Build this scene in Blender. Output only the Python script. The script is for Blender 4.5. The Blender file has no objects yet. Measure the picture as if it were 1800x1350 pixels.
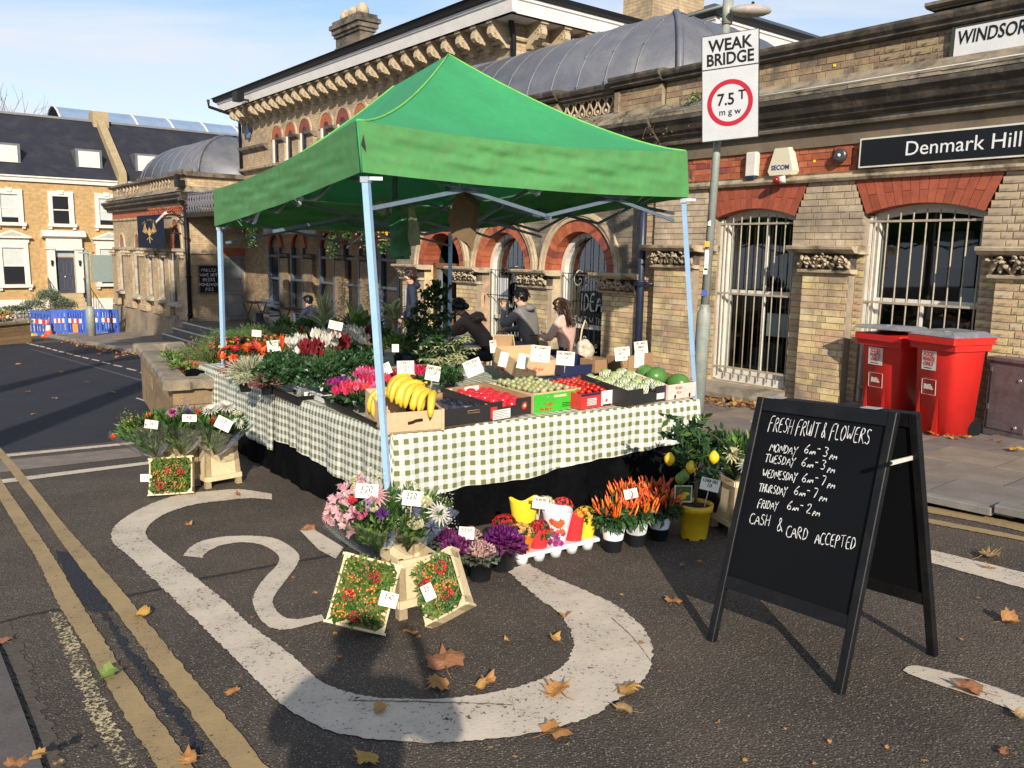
import bpy, math, random
from mathutils import Vector, Matrix, Euler
sc=bpy.context.scene
R=math.radians
rnd=random.Random(7)
# ------------------------------------------------------------ camera
F=1456.0;H=1.75;PITCH=R(9.1);ROLL=R(0.95)
Cc=Vector((0,0,H))
_f=Vector((0,math.cos(PITCH),-math.sin(PITCH)));_r=Vector((1,0,0));_u=_r.cross(_f)
CR=_r*math.cos(ROLL)+_u*math.sin(ROLL);CU=_u*math.cos(ROLL)-_r*math.sin(ROLL);CF=_f
cd=bpy.data.cameras.new('camera');cam=bpy.data.objects.new('camera',cd);sc.collection.objects.link(cam)
cd.sensor_width=36;cd.lens=F/1800*36;cd.clip_start=.02;cd.clip_end=2000
cam.matrix_world=Matrix(((CR.x,CU.x,-CF.x,0),(CR.y,CU.y,-CF.y,0),(CR.z,CU.z,-CF.z,H),(0,0,0,1)))
sc.camera=cam
# ------------------------------------------------------------ light
SAZ=R(-8);SEL=R(24.8)
sdir=Vector((math.sin(SAZ)*math.cos(SEL),math.cos(SAZ)*math.cos(SEL),-math.sin(SEL)))
w=bpy.data.worlds.new('World');sc.world=w;w.use_nodes=True
nt=w.node_tree;nt.nodes.clear();N=nt.nodes.new;LK=nt.links.new
sky=N('ShaderNodeTexSky');sky.sky_type='NISHITA';sky.sun_disc=False;sky.sun_elevation=SEL;sky.sun_rotation=math.pi+SAZ
sky.air_density=1.0;sky.dust_density=.3;sky.ozone_density=2.2
tc=N('ShaderNodeTexCoord');mp=N('ShaderNodeMapping');mp.inputs['Scale'].default_value=(1.0,1.6,5.5);mp.inputs['Rotation'].default_value=(0,.25,.5)
LK(tc.outputs['Generated'],mp.inputs['Vector'])
nz=N('ShaderNodeTexNoise');nz.inputs['Scale'].default_value=2.1;nz.inputs['Detail'].default_value=7;nz.inputs['Roughness'].default_value=.55;nz.inputs['Distortion'].default_value=.6
LK(mp.outputs['Vector'],nz.inputs['Vector'])
cr=N('ShaderNodeValToRGB');cr.color_ramp.elements[0].position=.40;cr.color_ramp.elements[1].position=.66;cr.color_ramp.elements[0].color=(0,0,0,1);cr.color_ramp.elements[1].color=(.8,.8,.8,1)
LK(nz.outputs['Fac'],cr.inputs['Fac'])
sp=N('ShaderNodeSeparateXYZ');LK(tc.outputs['Generated'],sp.inputs[0])
mr=N('ShaderNodeMapRange');mr.inputs[1].default_value=.0;mr.inputs[2].default_value=.30;mr.inputs[3].default_value=.75;mr.inputs[4].default_value=0;LK(sp.outputs['Z'],mr.inputs[0])
mm=N('ShaderNodeMath');mm.operation='ADD';mm.use_clamp=True;LK(cr.outputs['Color'],mm.inputs[0]);LK(mr.outputs[0],mm.inputs[1])
mx=N('ShaderNodeMix');mx.data_type='RGBA';LK(mm.outputs[0],mx.inputs[0]);LK(sky.outputs[0],mx.inputs[6]);mx.inputs[7].default_value=(5.1,5.35,5.8,1)
bg=N('ShaderNodeBackground');bg.inputs['Strength'].default_value=.12;LK(mx.outputs[2],bg.inputs['Color'])
wo=N('ShaderNodeOutputWorld');LK(bg.outputs[0],wo.inputs['Surface'])
sl=bpy.data.lights.new('sun','SUN');sl.energy=4.7;sl.angle=R(.55);sl.color=(1,.90,.76)
so=bpy.data.objects.new('sun',sl);sc.collection.objects.link(so);so.rotation_euler=sdir.to_track_quat('-Z','Y').to_euler()
sc.view_settings.view_transform='Standard';sc.view_settings.look='None';sc.view_settings.gamma=1;sc.view_settings.use_curve_mapping=False
sc.view_settings.exposure=.45
sc.render.engine='CYCLES'
# ------------------------------------------------------------ geometry of the place
def ray(x,y): return CR*((x-900)/F)-CU*((y-675)/F)+CF
def at(x,y,Y):            # point seen at pixel x,y lying Y metres ahead
    d=ray(x,y);return Cc+d*(Y/d.y)
SLOPE=.055
_d=ray(-268,421);_d.z=0;DV=_d.normalized()          # along the station front, towards the far left
NV=Vector((DV.y,-DV.x,0))                            # into the station
S0=Vector((2.463,9.288,0))
def gz(x,y): return -SLOPE*((Vector((x,y,0))-S0).dot(DV)+3)
def GT(x,y,h=0.):        # pixel -> point h above the sloping road
    d=ray(x,y);t=(-SLOPE*((Cc-S0).dot(DV)+3)+h-H)/(d.z+SLOPE*d.dot(DV))
    return Cc+d*t
B=GT(1280,703,.1);B0=Vector((B.x,B.y,0))
ANG=math.atan2(-DV.y,-DV.x)
def Wd(u,v,z=0): return B0-DV*u+NV*v+Vector((0,0,z))
def A(x,y,v=0.):         # pixel -> (u,z) on the plane v of the station
    d=ray(x,y);t=((Wd(0,v)-Cc).dot(NV))/d.dot(NV);p=Cc+d*t
    return (-(p-B0).dot(DV),p.z)
def gl(u,v): p=Wd(u,v);return gz(p.x,p.y)
P0=Vector((-20.32,37.9,0))
HANG=math.atan2(NV.y,NV.x)
# ------------------------------------------------------------ materials
def newmat(name):
    m=bpy.data.materials.new(name);m.use_nodes=True;nt=m.node_tree;b=nt.nodes['Principled BSDF'];return m,nt,b
def rgb(c): return (c[0],c[1],c[2],1)
MATS={}
def mat(name,c,c2=None,sc_=6,rough=.7,bump=.0,bs=40,pal=None,metal=0,spec=.5,trl=0,stain=None,sst=2.5,detail=5,coat=0,fine=.12,space='Object',streak=0):
    if name in MATS: return MATS[name]
    m,nt,b=newmat(name);N=nt.nodes.new;L=nt.links.new
    tc=N('ShaderNodeTexCoord');co=tc.outputs[space]
    if c2 is None: c2=tuple(x*.78 for x in c)
    n1=N('ShaderNodeTexNoise');n1.inputs['Scale'].default_value=sc_;n1.inputs['Detail'].default_value=detail;n1.inputs['Roughness'].default_value=.6;L(co,n1.inputs['Vector'])
    r1=N('ShaderNodeMapRange');r1.inputs[1].default_value=.3;r1.inputs[2].default_value=.7;L(n1.outputs['Fac'],r1.inputs[0])
    if pal:
        g=N('ShaderNodeNewGeometry');oi=N('ShaderNodeObjectInfo');ad=N('ShaderNodeMath');ad.operation='ADD';L(g.outputs['Random Per Island'],ad.inputs[0]);L(oi.outputs['Random'],ad.inputs[1])
        wn=N('ShaderNodeTexWhiteNoise');wn.noise_dimensions='1D';L(ad.outputs[0],wn.inputs['W'])
        rp=N('ShaderNodeValToRGB');rp.color_ramp.interpolation='CONSTANT';e=rp.color_ramp.elements
        for i,pc in enumerate(pal):
            if i<2: e[i].position=i/len(pal)
            else: e.new(i/len(pal))
            e[i].color=rgb(pc)
        L(wn.outputs['Value'],rp.inputs['Fac'])
        mu=N('ShaderNodeMix');mu.data_type='RGBA';mu.blend_type='MULTIPLY';mu.inputs[0].default_value=1;L(rp.outputs[0],mu.inputs[6])
        m2=N('ShaderNodeMix');m2.data_type='RGBA';m2.inputs[6].default_value=(.72,.72,.72,1);m2.inputs[7].default_value=(1.12,1.12,1.12,1);L(r1.outputs[0],m2.inputs[0]);L(m2.outputs[2],mu.inputs[7]);out=mu.outputs[2]
    else:
        m2=N('ShaderNodeMix');m2.data_type='RGBA';m2.inputs[6].default_value=rgb(c2);m2.inputs[7].default_value=rgb(c);L(r1.outputs[0],m2.inputs[0]);out=m2.outputs[2]
    if fine:
        n3=N('ShaderNodeTexNoise');n3.inputs['Scale'].default_value=bs*1.7;n3.inputs['Detail'].default_value=3;L(co,n3.inputs['Vector'])
        r3=N('ShaderNodeMapRange');r3.inputs[1].default_value=.3;r3.inputs[2].default_value=.7;r3.inputs[3].default_value=1-fine;r3.inputs[4].default_value=1+fine;L(n3.outputs['Fac'],r3.inputs[0])
        hs=N('ShaderNodeMix');hs.data_type='RGBA';hs.blend_type='MULTIPLY';hs.inputs[0].default_value=1;L(out,hs.inputs[6]);L(r3.outputs[0],hs.inputs[7]);out=hs.outputs[2]
    if stain:
        mpn=N('ShaderNodeMapping');mpn.inputs['Scale'].default_value=(1,1,.25 if streak else 1);L(co,mpn.inputs['Vector'])
        n2=N('ShaderNodeTexNoise');n2.inputs['Scale'].default_value=sst;n2.inputs['Detail'].default_value=8;n2.inputs['Roughness'].default_value=.65;L(mpn.outputs[0],n2.inputs['Vector'])
        r2=N('ShaderNodeMapRange');r2.inputs[1].default_value=.48;r2.inputs[2].default_value=.66;L(n2.outputs['Fac'],r2.inputs[0])
        ms=N('ShaderNodeMix');ms.data_type='RGBA';ms.inputs[7].default_value=rgb(stain);L(r2.outputs[0],ms.inputs[0]);L(out,ms.inputs[6]);out=ms.outputs[2]
    L(out,b.inputs['Base Color']);b.inputs['Roughness'].default_value=rough;b.inputs['Metallic'].default_value=metal
    b.inputs['Specular IOR Level'].default_value=spec
    if coat: b.inputs['Coat Weight'].default_value=coat
    if bump:
        nb=N('ShaderNodeTexNoise');nb.inputs['Scale'].default_value=bs;nb.inputs['Detail'].default_value=5;L(co,nb.inputs['Vector'])
        bp=N('ShaderNodeBump');bp.inputs['Strength'].default_value=min(1,bump*3);bp.inputs['Distance'].default_value=.01*max(1,bump*5);L(nb.outputs['Fac'],bp.inputs['Height']);L(bp.outputs[0],b.inputs['Normal'])
    if trl:
        t=N('ShaderNodeBsdfTranslucent');L(out,t.inputs['Color']);mxs=N('ShaderNodeMixShader');mxs.inputs[0].default_value=trl
        o=nt.nodes['Material Output'];L(b.outputs[0],mxs.inputs[1]);L(t.outputs[0],mxs.inputs[2]);L(mxs.outputs[0],o.inputs['Surface'])
    MATS[name]=m;return m
def plain(name,c,rough=.5,metal=0,**k):
    k.setdefault('spec',.22 if max(c)<.1 else .4);return mat(name,c,tuple(x*.9 for x in c),rough=rough,metal=metal,fine=.05,**k)
# ------------------------------------------------------------ mesh builder
class MB:
    def __init__(s): s.v=[];s.f=[];s.m=[];s.s=[];s.uv={}
    def add(s,vs,fs,m=0,sm=False,M=None,uvs=None):
        b=len(s.v)
        if M is not None: s.v.extend([tuple(M@Vector(p)) for p in vs])
        else: s.v.extend([tuple(p) for p in vs])
        for i,f in enumerate(fs):
            if uvs: s.uv[len(s.f)]=uvs[i]
            s.f.append([b+k for k in f]);s.m.append(m);s.s.append(sm)
    def box(s,x0,y0,z0,x1,y1,z1,m=0,M=None):
        s.add([(x0,y0,z0),(x1,y0,z0),(x1,y1,z0),(x0,y1,z0),(x0,y0,z1),(x1,y0,z1),(x1,y1,z1),(x0,y1,z1)],[(0,3,2,1),(4,5,6,7),(0,1,5,4),(1,2,6,5),(2,3,7,6),(3,0,4,7)],m,False,M)
    def cbox(s,x0,y0,z0,x1,y1,z1,c=.004,m=0,M=None):   # box with chamfered vertical and top edges
        def ring(e,z): return [(x0+e,y0,z),(x1-e,y0,z),(x1,y0+e,z),(x1,y1-e,z),(x1-e,y1,z),(x0+e,y1,z),(x0,y1-e,z),(x0,y0+e,z)]
        def ins(z): return [(x0+c,y0+c,z)]*1
        vs=ring(c,z0)+ring(c,z1-c)+[(min(max(p[0],x0+c),x1-c),min(max(p[1],y0+c),y1-c),z1) for p in ring(c,z1)]
        fs=[tuple(range(7,-1,-1)),tuple(range(16,24))]
        for k in (0,8):
            for i in range(8): fs.append((k+i,k+(i+1)%8,k+8+(i+1)%8,k+8+i))
        s.add(vs,fs,m,False,M)
    def tube(s,pts,r,n=8,m=0,sm=True,caps=True,M=None):
        pts=[Vector(p) for p in pts];rs=r if isinstance(r,(list,tuple)) else [r]*len(pts)
        vs=[];prev=None
        for i,p in enumerate(pts):
            t=(pts[min(i+1,len(pts)-1)]-pts[max(i-1,0)])
            if t.length<1e-9: t=Vector((0,0,1))
            t.normalize()
            if prev is None: a=t.orthogonal().normalized()
            else:
                a=prev-t*prev.dot(t)
                a=a.normalized() if a.length>1e-6 else t.orthogonal().normalized()
            prev=a;b=t.cross(a)
            for k in range(n):
                q=2*math.pi*k/n;vs.append(p+(a*math.cos(q)+b*math.sin(q))*rs[i])
        fs=[(i*n+k,i*n+(k+1)%n,(i+1)*n+(k+1)%n,(i+1)*n+k) for i in range(len(pts)-1) for k in range(n)]
        s.add(vs,fs,m,sm,M)
        if caps: 
            b=len(s.v)-len(vs);s.f.append([b+k for k in range(n-1,-1,-1)]);s.m.append(m);s.s.append(False)
            e=b+(len(pts)-1)*n;s.f.append([e+k for k in range(n)]);s.m.append(m);s.s.append(False)
    def bar(s,p,q,w,h=None,m=0,up=(0,0,1)):        # rectangular bar between points
        p=Vector(p);q=Vector(q);h=h or w;t=(q-p).normalized();a=t.cross(Vector(up))
        a=a.normalized() if a.length>1e-4 else t.orthogonal().normalized()
        b=a.cross(t);a*=w/2;b*=h/2
        s.add([p-a-b,p+a-b,p+a+b,p-a+b,q-a-b,q+a-b,q+a+b,q-a+b],[(0,3,2,1),(4,5,6,7),(0,1,5,4),(1,2,6,5),(2,3,7,6),(3,0,4,7)],m)
    def lathe(s,prof,n=16,m=0,sm=True,M=None,caps=True):
        vs=[(r*math.cos(2*math.pi*k/n),r*math.sin(2*math.pi*k/n),z) for r,z in prof for k in range(n)]
        fs=[(i*n+k,i*n+(k+1)%n,(i+1)*n+(k+1)%n,(i+1)*n+k) for i in range(len(prof)-1) for k in range(n)]
        s.add(vs,fs,m,sm,M)
        if caps:
            b=len(s.v)-len(vs);e=b+(len(prof)-1)*n
            if prof[0][0]>1e-5: s.f.append([b+k for k in range(n-1,-1,-1)]);s.m.append(m);s.s.append(False)
            if prof[-1][0]>1e-5: s.f.append([e+k for k in range(n)]);s.m.append(m);s.s.append(False)
    def ell(s,c,r,n=12,k=8,m=0,M=None,fn=None):
        vs=[];c=Vector(c)
        for i in range(k+1):
            a=math.pi*i/k
            for j in range(n):
                b=2*math.pi*j/n;p=Vector((math.sin(a)*math.cos(b),math.sin(a)*math.sin(b),-math.cos(a)))
                if fn: p=fn(p)
                vs.append(c+Vector((p.x*r[0],p.y*r[1],p.z*r[2])))
        s.add(vs,[(i*n+j,i*n+(j+1)%n,(i+1)*n+(j+1)%n,(i+1)*n+j) for i in range(k) for j in range(n)],m,True,M)
    def prism(s,poly,a0,a1,ax='z',m=0,sm=False,M=None):   # poly extruded along an axis; ax x: poly=(y,z); y: poly=(x,z)
        def P(p,a): return {'z':(p[0],p[1],a),'x':(a,p[0],p[1]),'y':(p[0],a,p[1])}[ax]
        n=len(poly);vs=[P(p,a0) for p in poly]+[P(p,a1) for p in poly]
        s.add(vs,[tuple(range(n-1,-1,-1)),tuple(range(n,2*n))]+[(i,(i+1)%n,n+(i+1)%n,n+i) for i in range(n)],m,sm,M)
    def grid(s,fn,ni,nj,m=0,sm=True,uv=None,M=None):
        vs=[fn(i/ni,j/nj) for i in range(ni+1) for j in range(nj+1)];fs=[];us=[]
        for i in range(ni):
            for j in range(nj):
                fs.append((i*(nj+1)+j,(i+1)*(nj+1)+j,(i+1)*(nj+1)+j+1,i*(nj+1)+j+1))
                if uv: us.append([uv(i/ni,j/nj),uv((i+1)/ni,j/nj),uv((i+1)/ni,(j+1)/nj),uv(i/ni,(j+1)/nj)])
        s.add(vs,fs,m,sm,M,us or None)
    def leaf(s,p,d,up,L,W,m=0,fold=.25):
        d=Vector(d).normalized();sd=d.cross(Vector(up))
        sd=sd.normalized() if sd.length>1e-4 else d.orthogonal().normalized()
        n=sd.cross(d);p=Vector(p);t=p+d*L-n*L*.15;c=p+d*L*.45
        a=c+sd*W/2+n*W*fold;b=c-sd*W/2+n*W*fold
        s.add([p,a,t,b],[(0,1,2),(0,2,3)],m)
    def join(s,o,M=None,m=0):
        b=len(s.v);s.v.extend([tuple(M@Vector(p)) for p in o.v] if M else o.v)
        for i,f in enumerate(o.f):
            if i in o.uv: s.uv[len(s.f)]=o.uv[i]
            s.f.append([b+k for k in f]);s.m.append(o.m[i]+m);s.s.append(o.s[i])
    def mesh(s,name,mats):
        me=bpy.data.meshes.new(name);me.from_pydata(s.v,[],s.f);me.update()
        for x in (mats if isinstance(mats,(list,tuple)) else [mats]): me.materials.append(x)
        me.polygons.foreach_set('material_index',s.m);me.polygons.foreach_set('use_smooth',s.s)
        if s.uv:
            ul=me.uv_layers.new(name='UVMap').data
            for p in me.polygons:
                if p.index in s.uv:
                    for k,l in enumerate(p.loop_indices): ul[l].uv=s.uv[p.index][k]
        me.update();return me
    def build(s,name,mats,parent=None,loc=None,rot=None,kind=None,label=None):
        return link(name,s.mesh(name,mats),parent,loc,rot,kind,label)
def link(name,me,parent=None,loc=None,rot=None,kind=None,label=None):
    o=bpy.data.objects.new(name,me);sc.collection.objects.link(o)
    if parent: o.parent=parent
    if loc is not None: o.location=loc
    if rot is not None: o.rotation_euler=rot if isinstance(rot,(tuple,list,Euler)) else (0,0,rot)
    if kind: o['kind']=kind
    if label: o['label']=label
    return o
def thing(name,label,cat,loc=(0,0,0),rot=0,group=None):
    o=bpy.data.objects.new(name,None);sc.collection.objects.link(o);o.location=loc
    o.rotation_euler=rot if isinstance(rot,(tuple,list,Euler)) else (0,0,rot)
    o['label']=label;o['category']=cat
    if group: o['group']=group
    return o
def tag(o,label,cat,group=None):
    o['label']=label;o['category']=cat
    if group: o['group']=group
    return o
def Tm(x,y,z,rx=0,ry=0,rz=0,s=1): return Matrix.Translation((x,y,z))@Euler((rx,ry,rz)).to_matrix().to_4x4()@Matrix.Scale(s,4)
# ------------------------------------------------------------ printed text (font) and hand lettering (strokes)
def text_mesh(txt,size,mt,name='lettering',ext=.0006,shear=0,bold=0,spacing=1.0,align='CENTER',sx=1.0):
    c=bpy.data.curves.new(name,'FONT');c.body=txt;c.size=size;c.extrude=ext;c.shear=shear;c.offset=bold;c.space_character=spacing;c.align_x=align;c.align_y='CENTER';c.resolution_u=3
    o=bpy.data.objects.new('tmp',c);sc.collection.objects.link(o)
    dg=bpy.context.evaluated_depsgraph_get();me=bpy.data.meshes.new_from_object(o.evaluated_get(dg))
    bpy.data.objects.remove(o);bpy.data.curves.remove(c);me.name=name;me.materials.clear();me.materials.append(mt)
    if sx!=1:
        for v in me.vertices: v.co.x*=sx
    return me
GL={'A':'0,0 3,9 6,0|1,3 5,3.4','B':'0,0 .5,9 4,8.5 4.5,6 1,5 5,4 5.5,1.5 0,0','C':'5.5,8 4,9 1.5,8 0,4.5 1,1 3.5,0 6,1','D':'.5,0 1,9 4,8 5.5,5 4.5,1.5 .5,0','E':'5,9 1,8.6 .5,0 5.3,.3|.8,4.8 4.2,5','F':'.5,-1 1,9 5.8,9.4|.8,4.6 4,5',
'G':'5.5,8 3,9 .6,6 .6,2.5 3,0 5.5,1.5 5.6,4 3.5,4','H':'.5,0 1,9|5,0 5.5,9|.7,4.5 5.2,4.8','I':'1,0 1.4,9','J':'5,9 4.6,2 3,0 .6,1.5','K':'.5,0 1,9|5.5,9 .8,4 5.8,0','L':'1,9 .5,0 5,.4','M':'0,0 1.2,9 3.5,3 6,9 6.8,0','N':'0,0 .8,9 5,0 5.8,9','O':'3,9 .8,7.5 0,4 1.4,.6 3.6,0 5.6,3 5.4,7 3,9','P':'.5,-1 1,9 4.5,8.5 5,5.5 .8,4.5','Q':'3,9 .4,6 .8,1.5 3.5,0 5.6,4 4.6,8 3,9|3.5,2.5 6,-.6','R':'.5,0 1,9 4.6,8.4 4.8,5.8 1,4.8 5.8,0','S':'5,8 3,9 1,7.6 1.6,5.4 4.4,4 5,1.6 3,0 .5,1.2','T':'0,8.6 6,9|3.2,9 2.8,0','U':'.5,9 .6,2.5 2.6,0 5,2 5.4,9 5.4,0','V':'0,9 2.6,0 5.6,9','W':'0,9 1.6,0 3.6,6 5.4,0 7.4,9','X':'0,0 5.6,9|.6,9 5.4,0','Y':'0,9 2.8,4.5 5.6,9|2.9,4.6 1.4,-2','Z':'.4,9 5.4,9 0,0 5.6,.3',
'0':'2.6,9 .4,6.5 .5,2.5 2.6,0 4.8,2.6 4.8,6.6 2.6,9','1':'1.5,7 3,9 2.8,0','2':'.5,7 2,9 4.6,8 4,5 0,0 5,.2','3':'.5,8.4 3,9 4.6,7 2,5 4.8,3 3.4,.2 .2,.8','4':'4,0 4.2,9 0,3 5.4,3.2','5':'5,9 1.2,9 .8,5 3.6,5.4 5,3 3.2,0 .4,.8','6':'4.6,9 1.4,5.6 .5,2 2.6,0 4.8,2 3.6,4.4 .9,3.4','7':'.3,8.8 5,9 1.8,0','8':'2.8,4.8 .8,6.8 2.6,9 4.6,7 2.8,4.8 .6,2 2.8,0 4.8,2.2 2.8,4.8','9':'4.6,5 1.6,4.6 .8,7.4 3,9 4.8,7.4 4.2,3 2.4,0',
'&':'5.6,0 1.4,7 2.6,9.6 4,7.6 .6,2.4 2,-.6 4.8,2.6','£':'5,8 3.2,9 1.8,7.4 2,3 .4,0 5.4,.5|.6,4.4 4,4.6','-':'.6,4 4,4.2','.':'.6,0 1,.5','/':'0,0 4,9','~':'0,4 1.4,5.6 2.8,3.6 4.4,5',
'a':'4,4.5 1.6,5.6 .3,2.6 2,0 4,2.4 4.2,5.4 4.3,0','d':'4.2,3 1.6,5.6 .3,2.6 2,0 4.1,2.2 4.8,9.6 4.4,0','e':'.5,2.8 4,3.2 2.4,5.6 .3,2.8 2,0 4.4,1','f':'5,8.4 3,9.4 2.4,-2|.4,5 4.6,5.2','g':'4,5 1,5 .6,1.2 3.8,1.2 4.2,5.2 3.6,-3 .2,-2.4','h':'.4,0 1.4,9.4|.8,3.6 3,5.6 4,0','i':'1,0 1.2,5.4|1.2,7.6 1.4,8.2','l':'1.6,0 .6,5 2,9.6 2.4,7 .9,2 2.4,0','m':'.3,0 .6,5|.6,3.6 2,5.4 2.8,0|2.8,3.6 4.4,5.4 5.2,0','n':'.3,0 .6,5|.6,3.6 2.6,5.4 3.6,0','o':'2.4,5.4 .4,3 2,0 4.4,2.4 2.4,5.4 5,5.4','p':'.2,-3 .9,5.2|.8,4 3,5.6 4.4,3 2.6,.2 .6,1','r':'.4,0 .8,5.4|.7,3.4 2.4,5.6 3.6,4.8','s':'3.6,4.8 1.6,5.6 1,4 3.6,2 2,0 .2,.8','t':'2,8.6 1.4,1 3,0 4,.8|0,5.2 3.8,5.6','u':'.4,5.2 .6,1 2.4,0 4,4.8 4.2,0','w':'.2,5 1.2,0 2.6,4 3.8,0 5.4,5.4','y':'.3,5.2 1.6,1.2 4,5.4|4,5.4 3,-2.6 .6,-2.6','k':'.4,0 1.2,9.4|4,5.4 .8,2.6 4.4,0'}
GW={'I':3,'.':2,' ':3.4,'-':5.2,'M':8,'W':8.6,'i':2.6,'l':3.4,'m':6.4,'1':4.2,'w':6.4}
def smooth(pts,k=2):
    for _ in range(k):
        if len(pts)<3: return pts
        q=[pts[0]]
        for a,b in zip(pts,pts[1:]): q+= [(a[0]*.75+b[0]*.25,a[1]*.75+b[1]*.25),(a[0]*.25+b[0]*.75,a[1]*.25+b[1]*.75)]
        q.append(pts[-1]);pts=q
    return pts
def hand(mb,txt,x,y,h,M=None,w=None,m=0,seed=1,sl=.1,z=.0012,lh=1.35,ws=1.0,align='l',jit=.35):
    rr=random.Random(seed);w=w or h*.09
    for li,line in enumerate(txt.split('\n')):
        tw=sum(GW.get(c,6.6) for c in line)*h/9*ws
        cx=x-(tw/2 if align=='c' else 0);cy=y-li*h*lh
        for c in line:
            if c in GL:
                jx=rr.uniform(-jit,jit);jy=rr.uniform(-jit,jit)
                for st in GL[c].split('|'):
                    p=[tuple(map(float,q.split(','))) for q in st.split()]
                    p=smooth([(cx+(a+jx+b*sl)*h/9*ws,cy+(b+jy)*h/9) for a,b in p],2)
                    n=len(p);L_=[];R_=[]
                    for i in range(n):
                        a=p[max(i-1,0)];b=p[min(i+1,n-1)];dx,dy=b[0]-a[0],b[1]-a[1];l=math.hypot(dx,dy) or 1
                        ww=w*(.8+.35*math.sin(i*.9+cx*40));nx,ny=-dy/l*ww/2,dx/l*ww/2
                        L_.append((p[i][0]+nx,p[i][1]+ny,z));R_.append((p[i][0]-nx,p[i][1]-ny,z))
                    mb.add(L_+R_,[(i,n+i,n+i+1,i+1) for i in range(n-1)],m,False,M)
            cx+=GW.get(c,6.6)*h/9*ws
# ============================================================ SETTING
GMX=Matrix(((-DV.x,NV.x,0,B0.x),(-DV.y,NV.y,0,B0.y),(SLOPE,0,1,gz(B0.x,B0.y)),(0,0,0,1)))   # (u,v,h) -> world, following the hill
def asphalt(name,c,agg,patch,wear=.5):
    m,nt,b=newmat(name);N=nt.nodes.new;L=nt.links.new
    tc=N('ShaderNodeTexCoord');co=tc.outputs['Object']
    v=N('ShaderNodeTexVoronoi');v.inputs['Scale'].default_value=95;L(co,v.inputs['Vector'])
    lt=N('ShaderNodeMath');lt.operation='LESS_THAN';lt.inputs[1].default_value=.30;L(v.outputs['Distance'],lt.inputs[0])
    sx=N('ShaderNodeSeparateColor');L(v.outputs['Color'],sx.inputs[0]);gt=N('ShaderNodeMath');gt.operation='GREATER_THAN';gt.inputs[1].default_value=wear;L(sx.outputs[0],gt.inputs[0])
    mu=N('ShaderNodeMath');mu.operation='MULTIPLY';L(lt.outputs[0],mu.inputs[0]);L(gt.outputs[0],mu.inputs[1])
    n=N('ShaderNodeTexNoise');n.inputs['Scale'].default_value=1.1;n.inputs['Detail'].default_value=8;n.inputs['Roughness'].default_value=.65;L(co,n.inputs['Vector'])
    r=N('ShaderNodeMapRange');r.inputs[1].default_value=.38;r.inputs[2].default_value=.64;L(n.outputs['Fac'],r.inputs[0])
    m1=N('ShaderNodeMix');m1.data_type='RGBA';m1.inputs[6].default_value=rgb(c);m1.inputs[7].default_value=rgb(patch);L(r.outputs[0],m1.inputs[0])
    n2=N('ShaderNodeTexNoise');n2.inputs['Scale'].default_value=130;n2.inputs['Detail'].default_value=2;L(co,n2.inputs['Vector'])
    r2=N('ShaderNodeMapRange');r2.inputs[1].default_value=.3;r2.inputs[2].default_value=.7;r2.inputs[3].default_value=.5;r2.inputs[4].default_value=1.6;L(n2.outputs['Fac'],r2.inputs[0])
    m2=N('ShaderNodeMix');m2.data_type='RGBA';m2.blend_type='MULTIPLY';m2.inputs[0].default_value=1;L(m1.outputs[2],m2.inputs[6]);L(r2.outputs[0],m2.inputs[7])
    # larger pale chips
    v2=N('ShaderNodeTexVoronoi');v2.inputs['Scale'].default_value=34;v2.inputs['Randomness'].default_value=1;L(co,v2.inputs['Vector'])
    l2=N('ShaderNodeMath');l2.operation='LESS_THAN';l2.inputs[1].default_value=.16;L(v2.outputs['Distance'],l2.inputs[0])
    s2=N('ShaderNodeSeparateColor');L(v2.outputs['Color'],s2.inputs[0]);g2=N('ShaderNodeMath');g2.operation='GREATER_THAN';g2.inputs[1].default_value=min(.97,wear+.16);L(s2.outputs[1],g2.inputs[0])
    mu2=N('ShaderNodeMath');mu2.operation='MULTIPLY';L(l2.outputs[0],mu2.inputs[0]);L(g2.outputs[0],mu2.inputs[1])
    mm=N('ShaderNodeMath');mm.operation='MAXIMUM';L(mu.outputs[0],mm.inputs[0]);L(mu2.outputs[0],mm.inputs[1])
    m3=N('ShaderNodeMix');m3.data_type='RGBA';L(mm.outputs[0],m3.inputs[0]);L(m2.outputs[2],m3.inputs[6]);m3.inputs[7].default_value=rgb(agg)
    L(m3.outputs[2],b.inputs['Base Color']);b.inputs['Roughness'].default_value=.85;b.inputs['Specular IOR Level'].default_value=.3
    bp=N('ShaderNodeBump');bp.inputs['Strength'].default_value=.7;bp.inputs['Distance'].default_value=.006
    ad=N('ShaderNodeMath');ad.operation='ADD';L(n2.outputs['Fac'],ad.inputs[0]);L(v.outputs['Distance'],ad.inputs[1]);L(ad.outputs[0],bp.inputs['Height']);L(bp.outputs[0],b.inputs['Normal'])
    return m
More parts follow.
